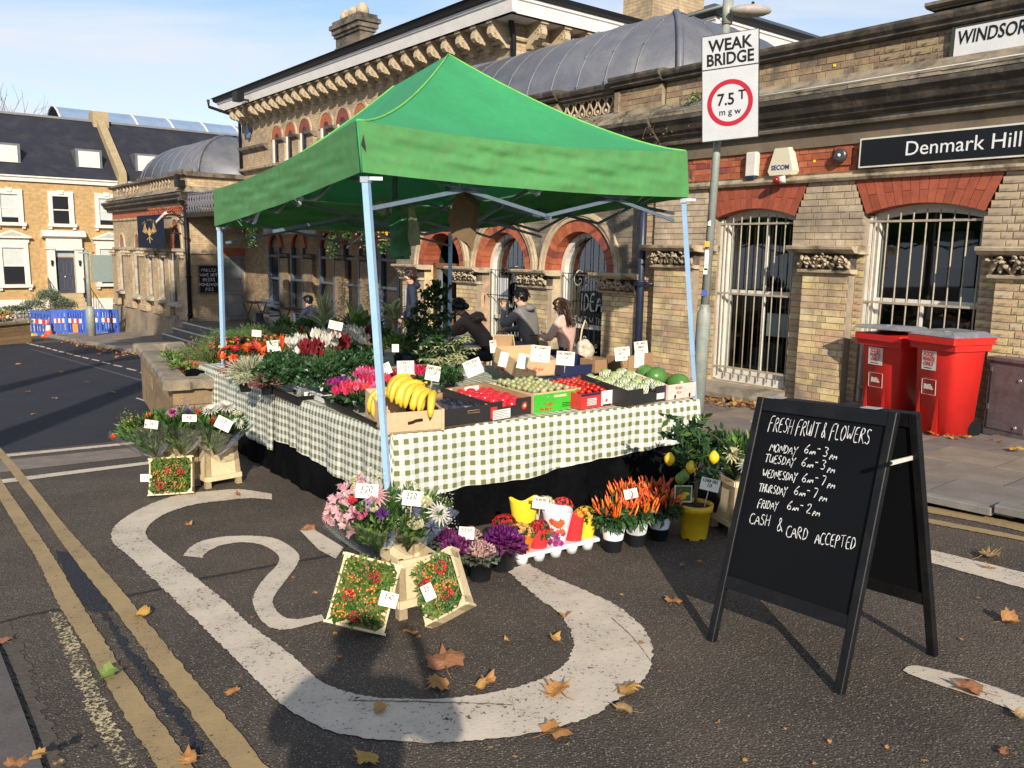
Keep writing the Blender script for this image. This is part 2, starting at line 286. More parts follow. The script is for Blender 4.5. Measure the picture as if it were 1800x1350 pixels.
def paint(name,c,dirt,thr=.6,base=(.055,.05,.045)):
    m,nt,b=newmat(name);N=nt.nodes.new;L=nt.links.new
    tc=N('ShaderNodeTexCoord');co=tc.outputs['Object']
    n=N('ShaderNodeTexNoise');n.inputs['Scale'].default_value=3.2;n.inputs['Detail'].default_value=8;n.inputs['Roughness'].default_value=.7;L(co,n.inputs['Vector'])
    r=N('ShaderNodeMapRange');r.inputs[1].default_value=.35;r.inputs[2].default_value=.7;L(n.outputs['Fac'],r.inputs[0])
    m1=N('ShaderNodeMix');m1.data_type='RGBA';m1.inputs[6].default_value=rgb(c);m1.inputs[7].default_value=rgb(dirt);L(r.outputs[0],m1.inputs[0])
    n2=N('ShaderNodeTexNoise');n2.inputs['Scale'].default_value=55;n2.inputs['Detail'].default_value=5;n2.inputs['Roughness'].default_value=.7;L(co,n2.inputs['Vector'])
    ad=N('ShaderNodeMath');ad.operation='MULTIPLY_ADD';ad.inputs[1].default_value=.35;L(n.outputs['Fac'],ad.inputs[0]);L(n2.outputs['Fac'],ad.inputs[2])
    r2=N('ShaderNodeMapRange');r2.inputs[1].default_value=thr+.12;r2.inputs[2].default_value=thr+.2;L(ad.outputs[0],r2.inputs[0])
    L(m1.outputs[2],b.inputs['Base Color']);b.inputs['Roughness'].default_value=.8
    tr=N('ShaderNodeBsdfTransparent');mxs=N('ShaderNodeMixShader');L(r2.outputs[0],mxs.inputs[0]);L(b.outputs[0],mxs.inputs[1]);L(tr.outputs[0],mxs.inputs[2]);L(mxs.outputs[0],nt.nodes['Material Output'].inputs['Surface'])
    bp=N('ShaderNodeBump');bp.inputs['Strength'].default_value=.5;bp.inputs['Distance'].default_value=.004;L(n2.outputs['Fac'],bp.inputs['Height']);L(bp.outputs[0],b.inputs['Normal'])
    return m
m_road=asphalt('asphalt_old',(.088,.068,.052),(.26,.22,.17),(.054,.044,.035),.66)
m_new=asphalt('asphalt_new',(.024,.026,.034),(.07,.07,.08),(.018,.02,.028),.8)
m_pw=paint('paint_white',(.62,.53,.415),(.44,.375,.30),.64)
m_py=paint('paint_yellow',(.36,.25,.115),(.25,.18,.09),.66)
m_pyw=paint('paint_yellow_worn',(.55,.45,.26),(.4,.33,.19),.50)
m_slab=mat('paving',(.23,.185,.145),(.13,.105,.085),3,.85,.05,60,pal=[(.21,.17,.135),(.17,.14,.12),(.24,.19,.14),(.19,.16,.14)])
m_kerb=mat('kerb_granite',(.26,.235,.21),(.15,.135,.12),5,.8,.06,60,pal=[(.25,.225,.2),(.2,.185,.17),(.28,.25,.22)])
m_joint=mat('joint_dirt',(.05,.04,.03),(.03,.025,.02),8,.95)
# ground sheet (tilted with the hill, flattening far behind the camera)
g=MB()
def gp(i,j): 
    u=-260+520*i;v=-200+460*j;h=0
    k=SLOPE*u
    return Vector((*(Wd(u,v)[:2]),gz(B0.x,B0.y)+(k if u<12 else SLOPE*12+ (u-12)*.01)))
g.grid(gp,130,92,0,True);g.build('ground',m_road,kind='structure')
def poly(name,px,mt,h=.006,kind='structure'):
    h*=.45;m=MB();m.add([GT(x,y,h) for x,y in px],[tuple(range(len(px)))][:1]);o=m.build(name,mt,kind=kind);return o
def strip(name,a,b,mt,h=.01,n=90,jit=.0,seed=3,kind='structure'):
    h*=.45
    rr=random.Random(seed)
    def res(pl):
        P=[GT(x,y,h) for x,y in pl];
        for _ in range(2):
            q=[P[0]]
            for s,t in zip(P,P[1:]): q+=[s*.75+t*.25,s*.25+t*.75]
            q.append(P[-1]);P=q
        ln=[0]
        for s,t in zip(P,P[1:]): ln.append(ln[-1]+(t-s).length)
        out=[];k=0
        for i in range(n+1):
            L=ln[-1]*i/n
            while k<len(ln)-2 and ln[k+1]<L: k+=1
            f=(L-ln[k])/max(1e-9,ln[k+1]-ln[k]);out.append(P[k].lerp(P[k+1],min(1,f)))
        return out
    A_=res(a);B_=res(b);V=[]
    for p,q in zip(A_,B_):
        d=(q-p).normalized();V.append(p+d*rr.uniform(-jit,jit));V.append(q+d*rr.uniform(-jit,jit))
    m=MB();m.add(V,[(2*i,2*i+1,2*i+3,2*i+2) for i in range(n)]);return m.build(name,mt,kind=kind)
# newer dark asphalt of the side road beyond the stall
road=MB();pl=[(-900,808),(0,797),(235,772),(330,757),(480,700),(600,640),(420,632),(300,627),(230,608),(185,600),(150,598),(60,604),(0,606),(-500,628)]
road.add([GT(x,y,.0018) for x,y in pl],[tuple(range(len(pl)))]);road.build('road',m_new,kind='structure')
strip('drain_channel',[(-500,850),(0,810),(240,786)],[(-500,890),(0,830),(250,802)],mat('setts',(.23,.19,.15),(.15,.12,.1),7,.85,.1,60),.008)
strip('road_line',[(-200,818),(0,799),(120,788),(240,776)],[(-200,825),(0,804),(120,792),(240,780)],m_pw,.011,jit=.006)
strip('road_line',[(-200,868),(0,843),(120,828),(262,811)],[(-200,877),(0,850),(120,834),(262,816)],m_pw,.012,jit=.004)
# roundel ring
Z1=lambda p:(p[0]/2.015,p[1]/2.015+680)
Z2=lambda p:(560+p[0]/2.8125,980+p[1]/2.8125)
outer=[(478,868)]+[Z1(p) for p in [(900,368),(840,360),(700,372),(600,388),(500,428),(425,472),(390,512),(398,555),(450,590),(500,640),(600,735),(700,830),(800,930),(900,1030),(1000,1130),(1100,1190)]]+[Z2(p) for p in [(60,858),(180,885),(400,912),(640,915),(900,890),(1050,868),(1200,835),(1330,795),(1440,730),(1590,625),(1640,560),(1655,480),(1640,400),(1590,330),(1500,250),(1400,195),(1250,135),(1100,70),(1040,30)]]
inner=[(478,878)]+[Z1(p) for p in [(880,392),(800,402),(700,412),(600,440),(540,475),(510,515),(530,545),(600,600),(700,680),(800,760),(890,850),(1000,920),(1100,1010)]]+[Z2(p) for p in [(0,612),(150,670),(300,695),(500,700),(700,690),(900,660),(1080,610),(1180,560),(1240,500),(1265,430),(1245,350),(1190,270),(1100,210),(1040,160),(960,90),(925,60)]]
strip('road_marking_ring',outer,inner,m_pw,.012,420,.007)
two_o=[Z1(p) for p in [(650,598),(665,572),(710,545),(780,530),(860,526),(960,530),(1012,552),(1062,590),(1060,622),(1000,700),(963,750),(970,785),(1020,830),(1140,806)]]
two_i=[Z1(p) for p in [(720,606),(718,598),(735,582),(780,560),(850,548),(920,555),(962,575),(992,600),(985,630),(940,672),(905,720),(888,770),(960,877),(1150,826)]]
strip('road_marking_numeral',two_o,two_i,m_pw,.0125,180,.006)
poly('road_marking_numeral',[(527,932),(548,928),(604,962),(590,982),(560,966)],m_pw,.0125)
for a_,b_ in [((905,1255),(900,1180)),((1075,1085),(1150,1170)),((620,1230),(900,1238))]:
    mx_=((a_[0]+b_[0])/2+rnd.uniform(-12,12),(a_[1]+b_[1])/2+rnd.uniform(-8,8));strip('paint_crack',[a_,mx_,b_],[(a_[0],a_[1]+2.2),(mx_[0],mx_[1]+2.6),(b_[0],b_[1]+1.5)],mat('crack_pale',(.17,.14,.11),None,6,.9),.0145,50,.004)
# double yellow lines and the ghost of an older line
yl=[(-40,262),(0,315),(75,420),(150,520),(215,640),(225,760),(270,860),(350,1000),(450,1160),(560,1350),(640,1500)]
yr=[(-40,310),(5,350),(65,400),(150,500),(215,600),(290,760),(345,860),(440,1000),(560,1180),(690,1350),(790,1500)]
L1l=[Z1(p) for p in [(-80,260),(0,400),(60,500),(120,590),(165,680),(205,770),(290,900),(350,1000),(450,1180),(560,1350),(640,1480)]]
L1r=[Z1(p) for p in [(-40,240),(0,325),(80,440),(150,540),(215,640),(270,740),(345,860),(435,1000),(565,1180),(690,1350),(780,1480)]]
L2l=[Z1(p) for p in [(-60,190),(0,250),(60,330),(130,420),(190,510),(260,610),(380,755),(480,890),(590,1040),(740,1240),(820,1350),(910,1480)]]
L2r=[Z1(p) for p in [(-40,160),(0,215),(60,280),(150,390),(220,480),(310,580),(440,730),(560,880),(690,1040),(860,1240),(950,1350),(1050,1480)]]
strip('double_yellow_line',L1l,L1r,m_py,.0135,220,.005,5);strip('double_yellow_line',L2l,L2r,m_py,.0135,220,.005,6)
strip('worn_yellow_line',[(88,1075),(100,1110),(135,1200),(155,1255),(182,1300),(215,1360)],[(108,1078),(130,1115),(165,1190),(190,1240),(210,1290),(252,1360)],m_pyw,.009,90,.014,8)
strip('double_yellow_line',[(1560,876),(1620,888),(1700,901),(1800,921),(1900,945)],[(1560,884),(1620,899),(1700,913),(1800,934),(1900,960)],m_py,.0135,60,.006,9)
strip('double_yellow_line',[(1560,896),(1620,909),(1700,924),(1800,943),(1900,965)],[(1560,904),(1620,917),(1700,932),(1800,950),(1900,975)],m_py,.0135,60,.006,10)
strip('road_line',[(1560,950),(1632,965),(1800,1006),(1900,1032)],[(1560,968),(1637,989),(1800,1034),(1900,1062)],m_pw,.012,60,.004)
strip('road_line',[(1587,1178),(1600,1167),(1640,1175),(1700,1190),(1800,1226),(1900,1262)],[(1587,1178),(1600,1186),(1670,1210),(1740,1232),(1800,1257),(1900,1292)],m_pw,.012,60,.003)
# parking bay dashes and seam on the dark road
for i,(a,b) in enumerate([((42,602),(49,604)),((51,605),(59,607)),((60,607),(67,609)),((69,609),(77,611)),((80,612),(88,614)),((91,615),(99,617)),((102,618),(111,620)),((115,621),(125,624)),((128,625),(140,627)),((143,628),(154,631)),((160,632),(173,635)),((178,637),(192,640)),((198,642),(213,645)),((221,648),(238,652)),((245,655),(262,659)),((238,700),(275,712))]):
    poly('parking_bay_dash',[a,(a[0]+3,a[1]-1.2),(b[0]+3,b[1]-1.2),b],m_pw if i<15 else m_pw,.012)
strip('road_seam',[(55,613),(130,634),(250,668)],[(55,614),(130,635.2),(250,670)],mat('seam_pale',(.10,.10,.11),None,6,.8),.0105)
strip('tar_patch',[Z1(p) for p in [(200,580),(215,640),(290,770),(330,800)]],[Z1(p) for p in [(265,590),(330,690),(385,745),(400,790)]],m_new,.009,20,.01)
strip('tar_patch',[Z1(p) for p in [(360,800),(440,950),(560,1100),(700,1300)]],[Z1(p) for p in [(378,800),(475,950),(620,1120),(735,1290)]],m_new,.009,60,.014)
m_crack=mat('crack',(.018,.016,.014),None,6,.9)
for a in [[(0,833+268),(130,1072)],[(100,1075),(290,1037),(430,992),(560,955)],[(210,1058),(420,1030),(560,1049)]]:
    pass
strip('tar_joint',[Z1(p) for p in [(0,832),(110,800),(290,770),(450,735),(570,712)]],[Z1(p) for p in [(0,838),(110,806),(290,778),(450,741),(570,718)]],m_crack,.0115,60,.006)
strip('tar_joint',[Z1(p) for p in [(705,676),(850,650),(1000,622),(1190,590)]],[Z1(p) for p in [(705,682),(850,655),(1000,628),(1190,597)]],m_crack,.0115,60,.005)
# pavement in front of the station
KV=-2.98
pv=MB();pv.box(-34,KV+.15,-.05,9,3,.085,0,GMX);pave=pv.build('pavement',m_joint,kind='structure')
rr=random.Random(5)
def slabmesh(l,w_,nm,mt): 
    q=MB();q.cbox(-l/2,-w_/2,-.03,l/2,w_/2,.022,.006);return q.mesh(nm,mt)
me_slab=slabmesh(.592,.596,'paving_slab',m_slab);me_kerb=slabmesh(.90,.15,'kerb_stone',m_kerb)
GR=GMX.to_3x3();GR.normalize()
def onground(o,u,v,h,tilt=(0,0)):
    M=Matrix.Translation(GMX@Vector((u,v,h)))@GR.to_4x4()@Euler((tilt[0],tilt[1],0)).to_matrix().to_4x4();o.matrix_world=M
cnt=0;st=MB()
for j,v in enumerate([-2.64,-2.04,-1.44,-.84,-.24,.36]):
    u=6.6+(j%2)*.3
    while u>-33:
        d=rr.uniform(-.003,.003);t=(rr.uniform(-.004,.004),rr.uniform(-.004,.004))
        if u>-8 and cnt<170:
            o=link('paving_slab',me_slab,pave);onground(o,u,v,.075+d,t);cnt+=1
        else: st.cbox(u-.296,v-.298,.05,u+.296,v+.298,.097+d,.006,0,GMX)
        u-=.6
st.build('paving_slabs_far',m_slab,pave,kind='stuff')
u=8.5;kb=MB()
while u>-34:
    if u>-7: o=link('kerb_stone',me_kerb,pave);onground(o,u,KV+.075,.078+rr.uniform(-.004,.004))
    else: kb.cbox(u-.45,KV,-.04,u+.45,KV+.15,.1,.008,0,GMX)
    u-=.915
kb.build('kerb_stones_far',m_kerb,pave,kind='stuff')
# pavement corner by the camera, bottom left
cp=[(-400,900),(-60,1050),(0,1145),(30,1222),(52,1280),(76,1352),(120,1500),(-400,1500)]
kc=MB();Pt=[GT(x,y,.025) for x,y in cp];n=len(Pt)
kc.add(Pt+[p-Vector((0,0,.16)) for p in Pt],[tuple(range(n))]+[(i,n+i,n+(i+1)%n,(i+1)%n) for i in range(n)]);pc=kc.build('kerb',mat('kerb_near',(.115,.10,.092),(.075,.065,.06),5,.85,.08,50),kind='structure')
strip('gutter_debris',[(-20,1085),(4,1140),(34,1215),(56,1275),(82,1352)],[(14,1085),(44,1150),(66,1222),(96,1290),(120,1352)],mat('debris',(.10,.08,.06),(.06,.05,.042),30,.95,.2,60),.007,60,.02)
# ============================================================ THE STATION
m_by=mat('brick_yellow',(.4,.3,.15),None,9,.85,.10,45,pal=[(.62,.47,.25),(.55,.40,.22),(.64,.50,.23),(.50,.35,.20),(.55,.36,.22),(.46,.35,.21),(.59,.46,.29),(.66,.53,.29)],stain=(.20,.16,.11),sst=1.6)
m_byc=mat('brick_cream',(.4,.3,.2),None,9,.85,.10,45,pal=[(.52,.41,.285),(.48,.37,.26),(.54,.435,.30),(.43,.33,.235),(.50,.39,.25)],stain=(.22,.18,.13),sst=1.2)
m_bbr=mat('brick_brown',(.3,.2,.1),None,9,.85,.12,45,pal=[(.36,.26,.15),(.30,.20,.125),(.26,.18,.12),(.34,.23,.13),(.38,.29,.16)],stain=(.05,.04,.03),sst=2)
m_bgy=mat('brick_grey',(.3,.25,.2),None,9,.85,.12,45,pal=[(.22,.185,.135),(.26,.215,.15),(.20,.17,.125),(.24,.19,.14)],stain=(.07,.06,.05),sst=2)
m_brd=mat('brick_red',(.4,.1,.04),None,9,.8,.10,45,pal=[(.42,.115,.05),(.36,.09,.04),(.45,.13,.055),(.24,.06,.045),(.40,.10,.045)])
m_arch=mat('arch_red_paint',(.36,.085,.045),(.27,.06,.033),7,.7,.06,50,pal=[(.36,.085,.042),(.33,.075,.038),(.38,.09,.045),(.30,.07,.036)])
m_mort=mat('mortar',(.33,.27,.19),(.22,.18,.135),8,.95,.05,60)
m_mortr=mat('mortar_red',(.33,.22,.15),(.22,.13,.09),8,.95)
m_st=mat('stone_pale',(.54,.44,.30),(.38,.30,.205),5,.85,.1,30,stain=(.11,.085,.06),sst=4)
m_stc=mat('stone_cream',(.52,.42,.28),(.40,.31,.2),5,.85,.06,30,stain=(.22,.17,.11),sst=3)
m_std=mat('stone_dirty',(.20,.165,.12),(.11,.09,.07),4,.9,.14,28,stain=(.022,.019,.016),sst=2.2)
m_stk=mat('stone_black',(.075,.063,.051),(.038,.032,.027),4,.9,.14,28,stain=(.15,.12,.09),sst=5)
m_ledge=mat('stone_ledge',(.33,.27,.19),(.17,.14,.10),5,.9,.16,24,stain=(.06,.05,.035),sst=3)
m_wht=mat('white_paint',(.72,.68,.60),(.58,.54,.47),6,.5,.02,50)
m_fas=mat('fascia_white',(.74,.71,.68),(.62,.59,.56),3,.55)
m_lead=mat('lead_roof',(.14,.145,.165),(.105,.11,.13),2.5,.5,.03,20,metal=.15,stain=(.17,.17,.18),sst=2)
m_slate=mat('slate',(.035,.036,.045),None,6,.55,.05,40,pal=[(.028,.03,.042),(.04,.042,.055),(.023,.025,.034),(.048,.047,.055)])
m_blk=plain('black_metal',(.012,.012,.014),.45)
m_blue=mat('pipe_blue',(.022,.03,.06),(.015,.02,.04),8,.4,.02)
m_bar=mat('bar_cream',(.42,.36,.27),(.3,.25,.18),20,.5)
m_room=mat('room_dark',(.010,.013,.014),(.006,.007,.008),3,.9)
def glassmat(name,tint=(.5,.55,.55),gl=.16,rough=.02):
    m,nt,b=newmat(name);nt.nodes.remove(b);N=nt.nodes.new;L=nt.links.new
    t=N('ShaderNodeBsdfTransparent');t.inputs[0].default_value=rgb(tint);g=N('ShaderNodeBsdfGlossy');g.inputs['Roughness'].default_value=rough;g.inputs[0].default_value=(.9,.95,1,1)
    fr=N('ShaderNodeLayerWeight');fr.inputs[0].default_value=.35;ma=N('ShaderNodeMath');ma.operation='MULTIPLY_ADD';ma.inputs[1].default_value=.5;ma.inputs[2].default_value=gl;ma.use_clamp=True;L(fr.outputs['Facing'],ma.inputs[0])
    mx=N('ShaderNodeMixShader');L(ma.outputs[0],mx.inputs[0]);L(t.outputs[0],mx.inputs[1]);L(g.outputs[0],mx.inputs[2]);L(mx.outputs[0],nt.nodes['Material Output'].inputs['Surface']);return m
m_glass=glassmat('window_glass',(.55,.6,.6),.03)
def brickwall(name,pal,mort,scale=(1,1),rough=.85,stain=(.1,.08,.06),bw=.225,bh=.075):
    m,nt,b=newmat(name);N=nt.nodes.new;L=nt.links.new
    tc=N('ShaderNodeTexCoord');s=N('ShaderNodeSeparateXYZ');L(tc.outputs['Object'],s.inputs[0]);a=N('ShaderNodeMath');a.operation='ADD';L(s.outputs[0],a.inputs[0]);L(s.outputs[1],a.inputs[1])
    c=N('ShaderNodeCombineXYZ');L(a.outputs[0],c.inputs[0]);L(s.outputs[2],c.inputs[1])
    br=N('ShaderNodeTexBrick');br.inputs['Scale'].default_value=1;br.inputs['Brick Width'].default_value=bw;br.inputs['Row Height'].default_value=bh;br.inputs['Mortar Size'].default_value=.006;br.inputs['Mortar Smooth'].default_value=.3;br.inputs['Bias'].default_value=0
    br.inputs['Color1'].default_value=rgb(pal[0]);br.inputs['Color2'].default_value=rgb(pal[1]);br.inputs['Mortar'].default_value=rgb(mort);L(c.outputs[0],br.inputs['Vector'])
    n=N('ShaderNodeTexNoise');n.inputs['Scale'].default_value=1.3;n.inputs['Detail'].default_value=8;n.inputs['Roughness'].default_value=.65;L(tc.outputs['Object'],n.inputs['Vector'])
    r=N('ShaderNodeMapRange');r.inputs[1].default_value=.42;r.inputs[2].default_value=.75;r.inputs[4].default_value=.75;L(n.outputs['Fac'],r.inputs[0])
    n3=N('ShaderNodeTexNoise');n3.inputs['Scale'].default_value=7;n3.inputs['Detail'].default_value=4;L(tc.outputs['Object'],n3.inputs['Vector']);r3=N('ShaderNodeMapRange');r3.inputs[1].default_value=.3;r3.inputs[2].default_value=.7;r3.inputs[3].default_value=.75;r3.inputs[4].default_value=1.2;L(n3.outputs['Fac'],r3.inputs[0])
    mu=N('ShaderNodeMix');mu.data_type='RGBA';mu.blend_type='MULTIPLY';mu.inputs[0].default_value=1;L(br.outputs['Color'],mu.inputs[6]);L(r3.outputs[0],mu.inputs[7])
    mx=N('ShaderNodeMix');mx.data_type='RGBA';mx.inputs[7].default_value=rgb(stain);L(r.outputs[0],mx.inputs[0]);L(mu.outputs[2],mx.inputs[6]);L(mx.outputs[2],b.inputs['Base Color'])
    bp=N('ShaderNodeBump');bp.inputs['Strength'].default_value=.6;bp.inputs['Distance'].default_value=.006;bp.invert=True;L(br.outputs['Fac'],bp.inputs['Height']);L(bp.outputs[0],b.inputs['Normal']);b.inputs['Roughness'].default_value=rough
    return m
m_bw=brickwall('brickwork_stock',[(.52,.385,.23),(.42,.30,.175)],(.28,.22,.15),stain=(.2,.16,.11))
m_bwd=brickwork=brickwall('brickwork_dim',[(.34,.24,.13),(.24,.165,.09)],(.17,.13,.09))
m_bwh=brickwall('brickwork_ochre',[(.50,.32,.13),(.41,.255,.10)],(.40,.29,.16),stain=(.38,.25,.11))
m_bwr=brickwall('brickwork_red',[(.42,.11,.045),(.34,.08,.035)],(.3,.16,.1),stain=(.25,.08,.04))
ST=thing('station_building','long Victorian yellow brick railway station with red arches, curved lead roofs and bracketed white eaves','building',B0,ANG)
def spart(mb,name,mt,par=None,**k): return mb.build(name,mt,par or ST,**k)
# --- brick courses as real bricks
def course(u0,u1,z,blocked):
    iv=[(u0,u1)]
    for a,b in blocked:
        o=[]
        for s,t in iv:
            if b<=s or a>=t: o.append((s,t));continue
            if a>s: o.append((s,a))
            if b<t: o.append((b,t))
        iv=o
    return [(s,t) for s,t in iv if t-s>.035]
bricks=[]           # (u,v,z,len,material)
back={}
def lay(u0,u1,z0,z1,v,mt,mort,block=lambda z:[],depth=.3,single=True,bh=.075):
    k=0;z=z0;bb=back.setdefault(mort.name,(MB(),mort))[0]
    while z<z1-.02:
        h=min(bh,z1-z)
        for s,t in course(u0,u1,z+h/2,block(z+h/2)):
            bb.box(s,v+.007,z,t,v+depth,z+h)
            u=s-(0 if k%2==0 else .165) ;i=k%2
            while u<t:
                l=.225 if i%2==0 else .1125
                a,b=max(u,s),min(u+l,t)
                if b-a>.03: bricks.append(((a+b)/2,v,z+h/2,b-a-.010,h-.010,mt,single))
                u+=l;i+=1
        z+=h;k+=1
# right-hand range (booking hall): windows W1, W2, W3
WIN=[(-.34,.78),(1.68,2.90),(3.80,4.95)]
def seg_top(w,z0=2.22,rise=.10):
    return lambda u:z0+rise*(1-((u-(w[0]+w[1])/2)/((w[1]-w[0])/2))**2)
def blk_up(z):          # above the imposts: window heads and flat arches
    o=[]
    for a,b in WIN:
        f=max(0,(z-2.22)/(2.59-2.22));e=.03+.14*f if z>2.2 else 0
        o.append((a-e,b+e))
    return o
lay(-1.40,6,1.87,2.59,0,m_byc,m_mort,blk_up)
lay(-1.40,6,2.69,2.98,0,m_brd,m_mortr)
lay(-1.32,6,3.74,4.02,.03,m_bbr,m_mort)
for a,b in [(-1.30,-.62),(1.0,1.58),(3.10,3.62),(5.2,6)]:
    lay(a,b,-.35,1.57,-.08,m_by,m_mort,depth=.2)
for a,b in [(-.62,-.34),(.78,1.0),(1.58,1.68),(2.90,3.10),(3.62,3.8),(4.95,5.2)]:
    lay(a,b,-.35,1.87,.05,m_by,m_mort,depth=.3)
for a,b in [(-1.3,-.62),(1.0,1.58),(3.1,3.62),(5.2,6)]: lay(a,b,1.57,1.87,0,m_by,m_mort,depth=.2)
for a,b in WIN: lay(a,b,-.3,.12,.05,m_by,m_mort,depth=.3)
# arcade wing
AC=[-2.96,-4.88,-6.80];AR=.62
def blk_arc(z):
    o=[]
    for c in AC:
        r=.82
        if z<1.45: o.append((c-.62,c+.62))
        elif z<1.45+r: q=math.sqrt(max(0,r*r-(z-1.45)**2));o.append((c-q,c+q))
    return o
lay(-8.5,-1.42,1.45,3.2,.06,m_bgy,m_mort,blk_arc,single=False)
for c in (-2.0,-3.92,-5.84,-7.76):
    lay(c-.33 if c!=-2.0 else -2.34,c+.33 if c!=-2.0 else -1.62,-.9,1.18,-.04,m_by,m_mort,depth=.25,single=False)
lay(-1.62,-1.3,-.5,3.2,.05,m_by,m_mort,depth=.2,single=False)
for i,(a,b) in enumerate([(-2.20,-1.35),(-4.34,-3.47),(-6.6,-5.7)]): lay(a,b,3.72,4.02,-.02,m_bbr,m_mort,single=False)
bricks.sort(key=lambda q:-(q[0]) if q[6] else 99)
singles=[q for q in bricks if q[6] and q[0]<3.5][:300];ids=set(map(id,singles))
me_b={}
for mt in (m_by,m_byc,m_bbr,m_brd,m_bgy):
    q=MB();q.cbox(-.5,0,-.5,.5,.02,.5,.012);me_b[mt.name]=q.mesh('brick',mt)
stuffb={}
for q in bricks:
    u,v,z,l,h,mt,sg=q;d=rr.uniform(-.0035,.0025)
    if id(q) in ids:
        o=link('brick',me_b[mt.name],ST,(u,v+d,z));o.scale=(l,1,h)
    else:
        mb=stuffb.setdefault(mt.name,(MB(),mt))[0]
        mb.add([(u-l/2,v+d,z-h/2),(u+l/2,v+d,z-h/2),(u+l/2,v+d,z+h/2),(u-l/2,v+d,z+h/2),(u-l/2,v+.02,z-h/2),(u+l/2,v+.02,z-h/2),(u+l/2,v+.02,z+h/2),(u-l/2,v+.02,z+h/2)],[(0,1,2,3),(0,4,5,1),(1,5,6,2),(2,6,7,3),(3,7,4,0)])
for k,(mb,mt) in stuffb.items(): spart(mb,'bricks',mt,kind='stuff')
for k,(mb,mt) in back.items(): spart(mb,'wall',mt)
# flat arches (voussoirs)
for (a,b) in WIN:
    n=15;tb=seg_top((a,b))
    for i in range(n):
        def B_(t): u=a+(b-a)*t;return (u,tb(u))
        def T_(t): return (a-.16+(b-a+.32)*t,2.59)
        t0=i/n+.002;t1=(i+1)/n-.002;p=[B_(t0),B_(t1),T_(t1),T_(t0)]
        q=MB();
        if i%2: 
            mid=lambda x,y,f:(x[0]+(y[0]-x[0])*f,x[1]+(y[1]-x[1])*f)
            q.prism([p[0],p[1],mid(p[1],p[2],.49),mid(p[0],p[3],.49)],-.006,.2,'y');q.prism([mid(p[0],p[3],.505),mid(p[1],p[2],.505),p[2],p[3]],-.006+rr.uniform(0,.003),.2,'y')
        else: q.prism(p,-.006+rr.uniform(0,.003),.2,'y')
        spart(q,'voussoir',m_arch)
q=MB();q.prism([(-.05,2.59),(-.075,2.62),(-.075,2.64),(-.04,2.65),(-.04,2.67),(-.06,2.69),(.1,2.69),(.1,2.59)],-1.42,6,'x');spart(q,'string_course',m_st)
# frieze in the shade of the cornice, cornice, ledge, coping
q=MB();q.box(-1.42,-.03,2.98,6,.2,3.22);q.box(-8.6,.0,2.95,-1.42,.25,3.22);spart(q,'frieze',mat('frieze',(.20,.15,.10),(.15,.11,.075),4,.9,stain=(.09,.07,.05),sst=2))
prof=[(-.03,3.18),(-.10,3.18),(-.13,3.24),(-.20,3.28),(-.20,3.31),(-.25,3.33),(-.30,3.40),(-.36,3.45),(-.36,3.50),(.1,3.52),(.1,3.18)]
q=MB();q.prism(prof,-1.24,6,'x')
q.prism([(y-.05,z) for y,z in prof],-2.3,-1.24,'x');q.prism(prof,-8.7,-2.3,'x');q.prism([(y-.05,z) for y,z in prof],-4.4,-3.4,'x');spart(q,'cornice',m_stk)
q=MB();q.prism([(-.12,3.175),(-.13,3.20),(-.13,3.27),(-.02,3.27),(-.02,3.175)],-8.7,6,'x');spart(q,'cornice_bed',m_std)
q=MB()
for i in range(46):
    u0=-8.7+i*.32;q.prism([(-.34+rr.uniform(0,.03),3.515),(-.33+rr.uniform(0,.03),3.56),(-.12+rr.uniform(-.02,.02),3.66),(-.02,3.735),(.2,3.735),(.2,3.515)],u0,u0+.32,'x')
spart(q,'parapet_ledge',m_ledge)
q=MB();q.tube([(-1.2,-.33,3.585),(1.5,-.335,3.575),(3,-.34,3.58),(6,-.34,3.585)],.008,6);spart(q,'cable',m_wht)
prof=[(-.02,4.02),(-.06,4.04),(-.06,4.07),(-.10,4.09),(-.12,4.13),(-.12,4.16),(.0,4.19),(.22,4.19),(.22,4.02)]
q=MB();q.prism(prof,-1.3,6,'x')
for a,b in [(-2.24,-1.31),(-4.38,-3.43),(-6.65,-5.65)]: q.prism([(y-.06,z+.02) for y,z in prof],a,b,'x')
for a,b in [(-3.43,-2.24),(-5.65,-4.38),(-8.7,-6.65)]: q.prism([(y+.02,z-.02) for y,z in prof],a,b,'x')
spart(q,'coping',m_stk)
q=MB();q.box(2.25,-.1,4.19,6,.25,4.22);q.prism([(-.12,4.21),(-.16,4.23),(-.16,4.26),(.2,4.28),(.2,4.21)],2.2,6,'x');spart(q,'coping_upstand',m_std)
# pierced balustrade panels
for a,b in [(-3.43,-2.24),(-5.65,-4.38)]:
    q=MB();q.box(a,.12,3.72,b,.2,4.02,0);p=MB();n=7
    for i in range(n):
        c=a+(b-a)*(i+.5)/n;w_=(b-a)/n*.42
        for s in (-1,1):
            p.tube([(c+s*w_*x,.06,3.75+z*.24) for x,z in [(0,0),(.9,.12),(1,.35),(.35,.6),(.2,.8),(.8,1)]],.016,5)
        p.ell((c,.06,3.80),(.03,.025,.03),6,4)
    p.box(a,.04,3.985,b,.12,4.02);spart(q,'panel_back',m_stk);spart(p,'pierced_panel',m_stc)
q=MB();q.cbox(-2.22,-.06,3.72,-2.12,.1,4.0,.01);spart(q,'pier_trim',m_bbr)
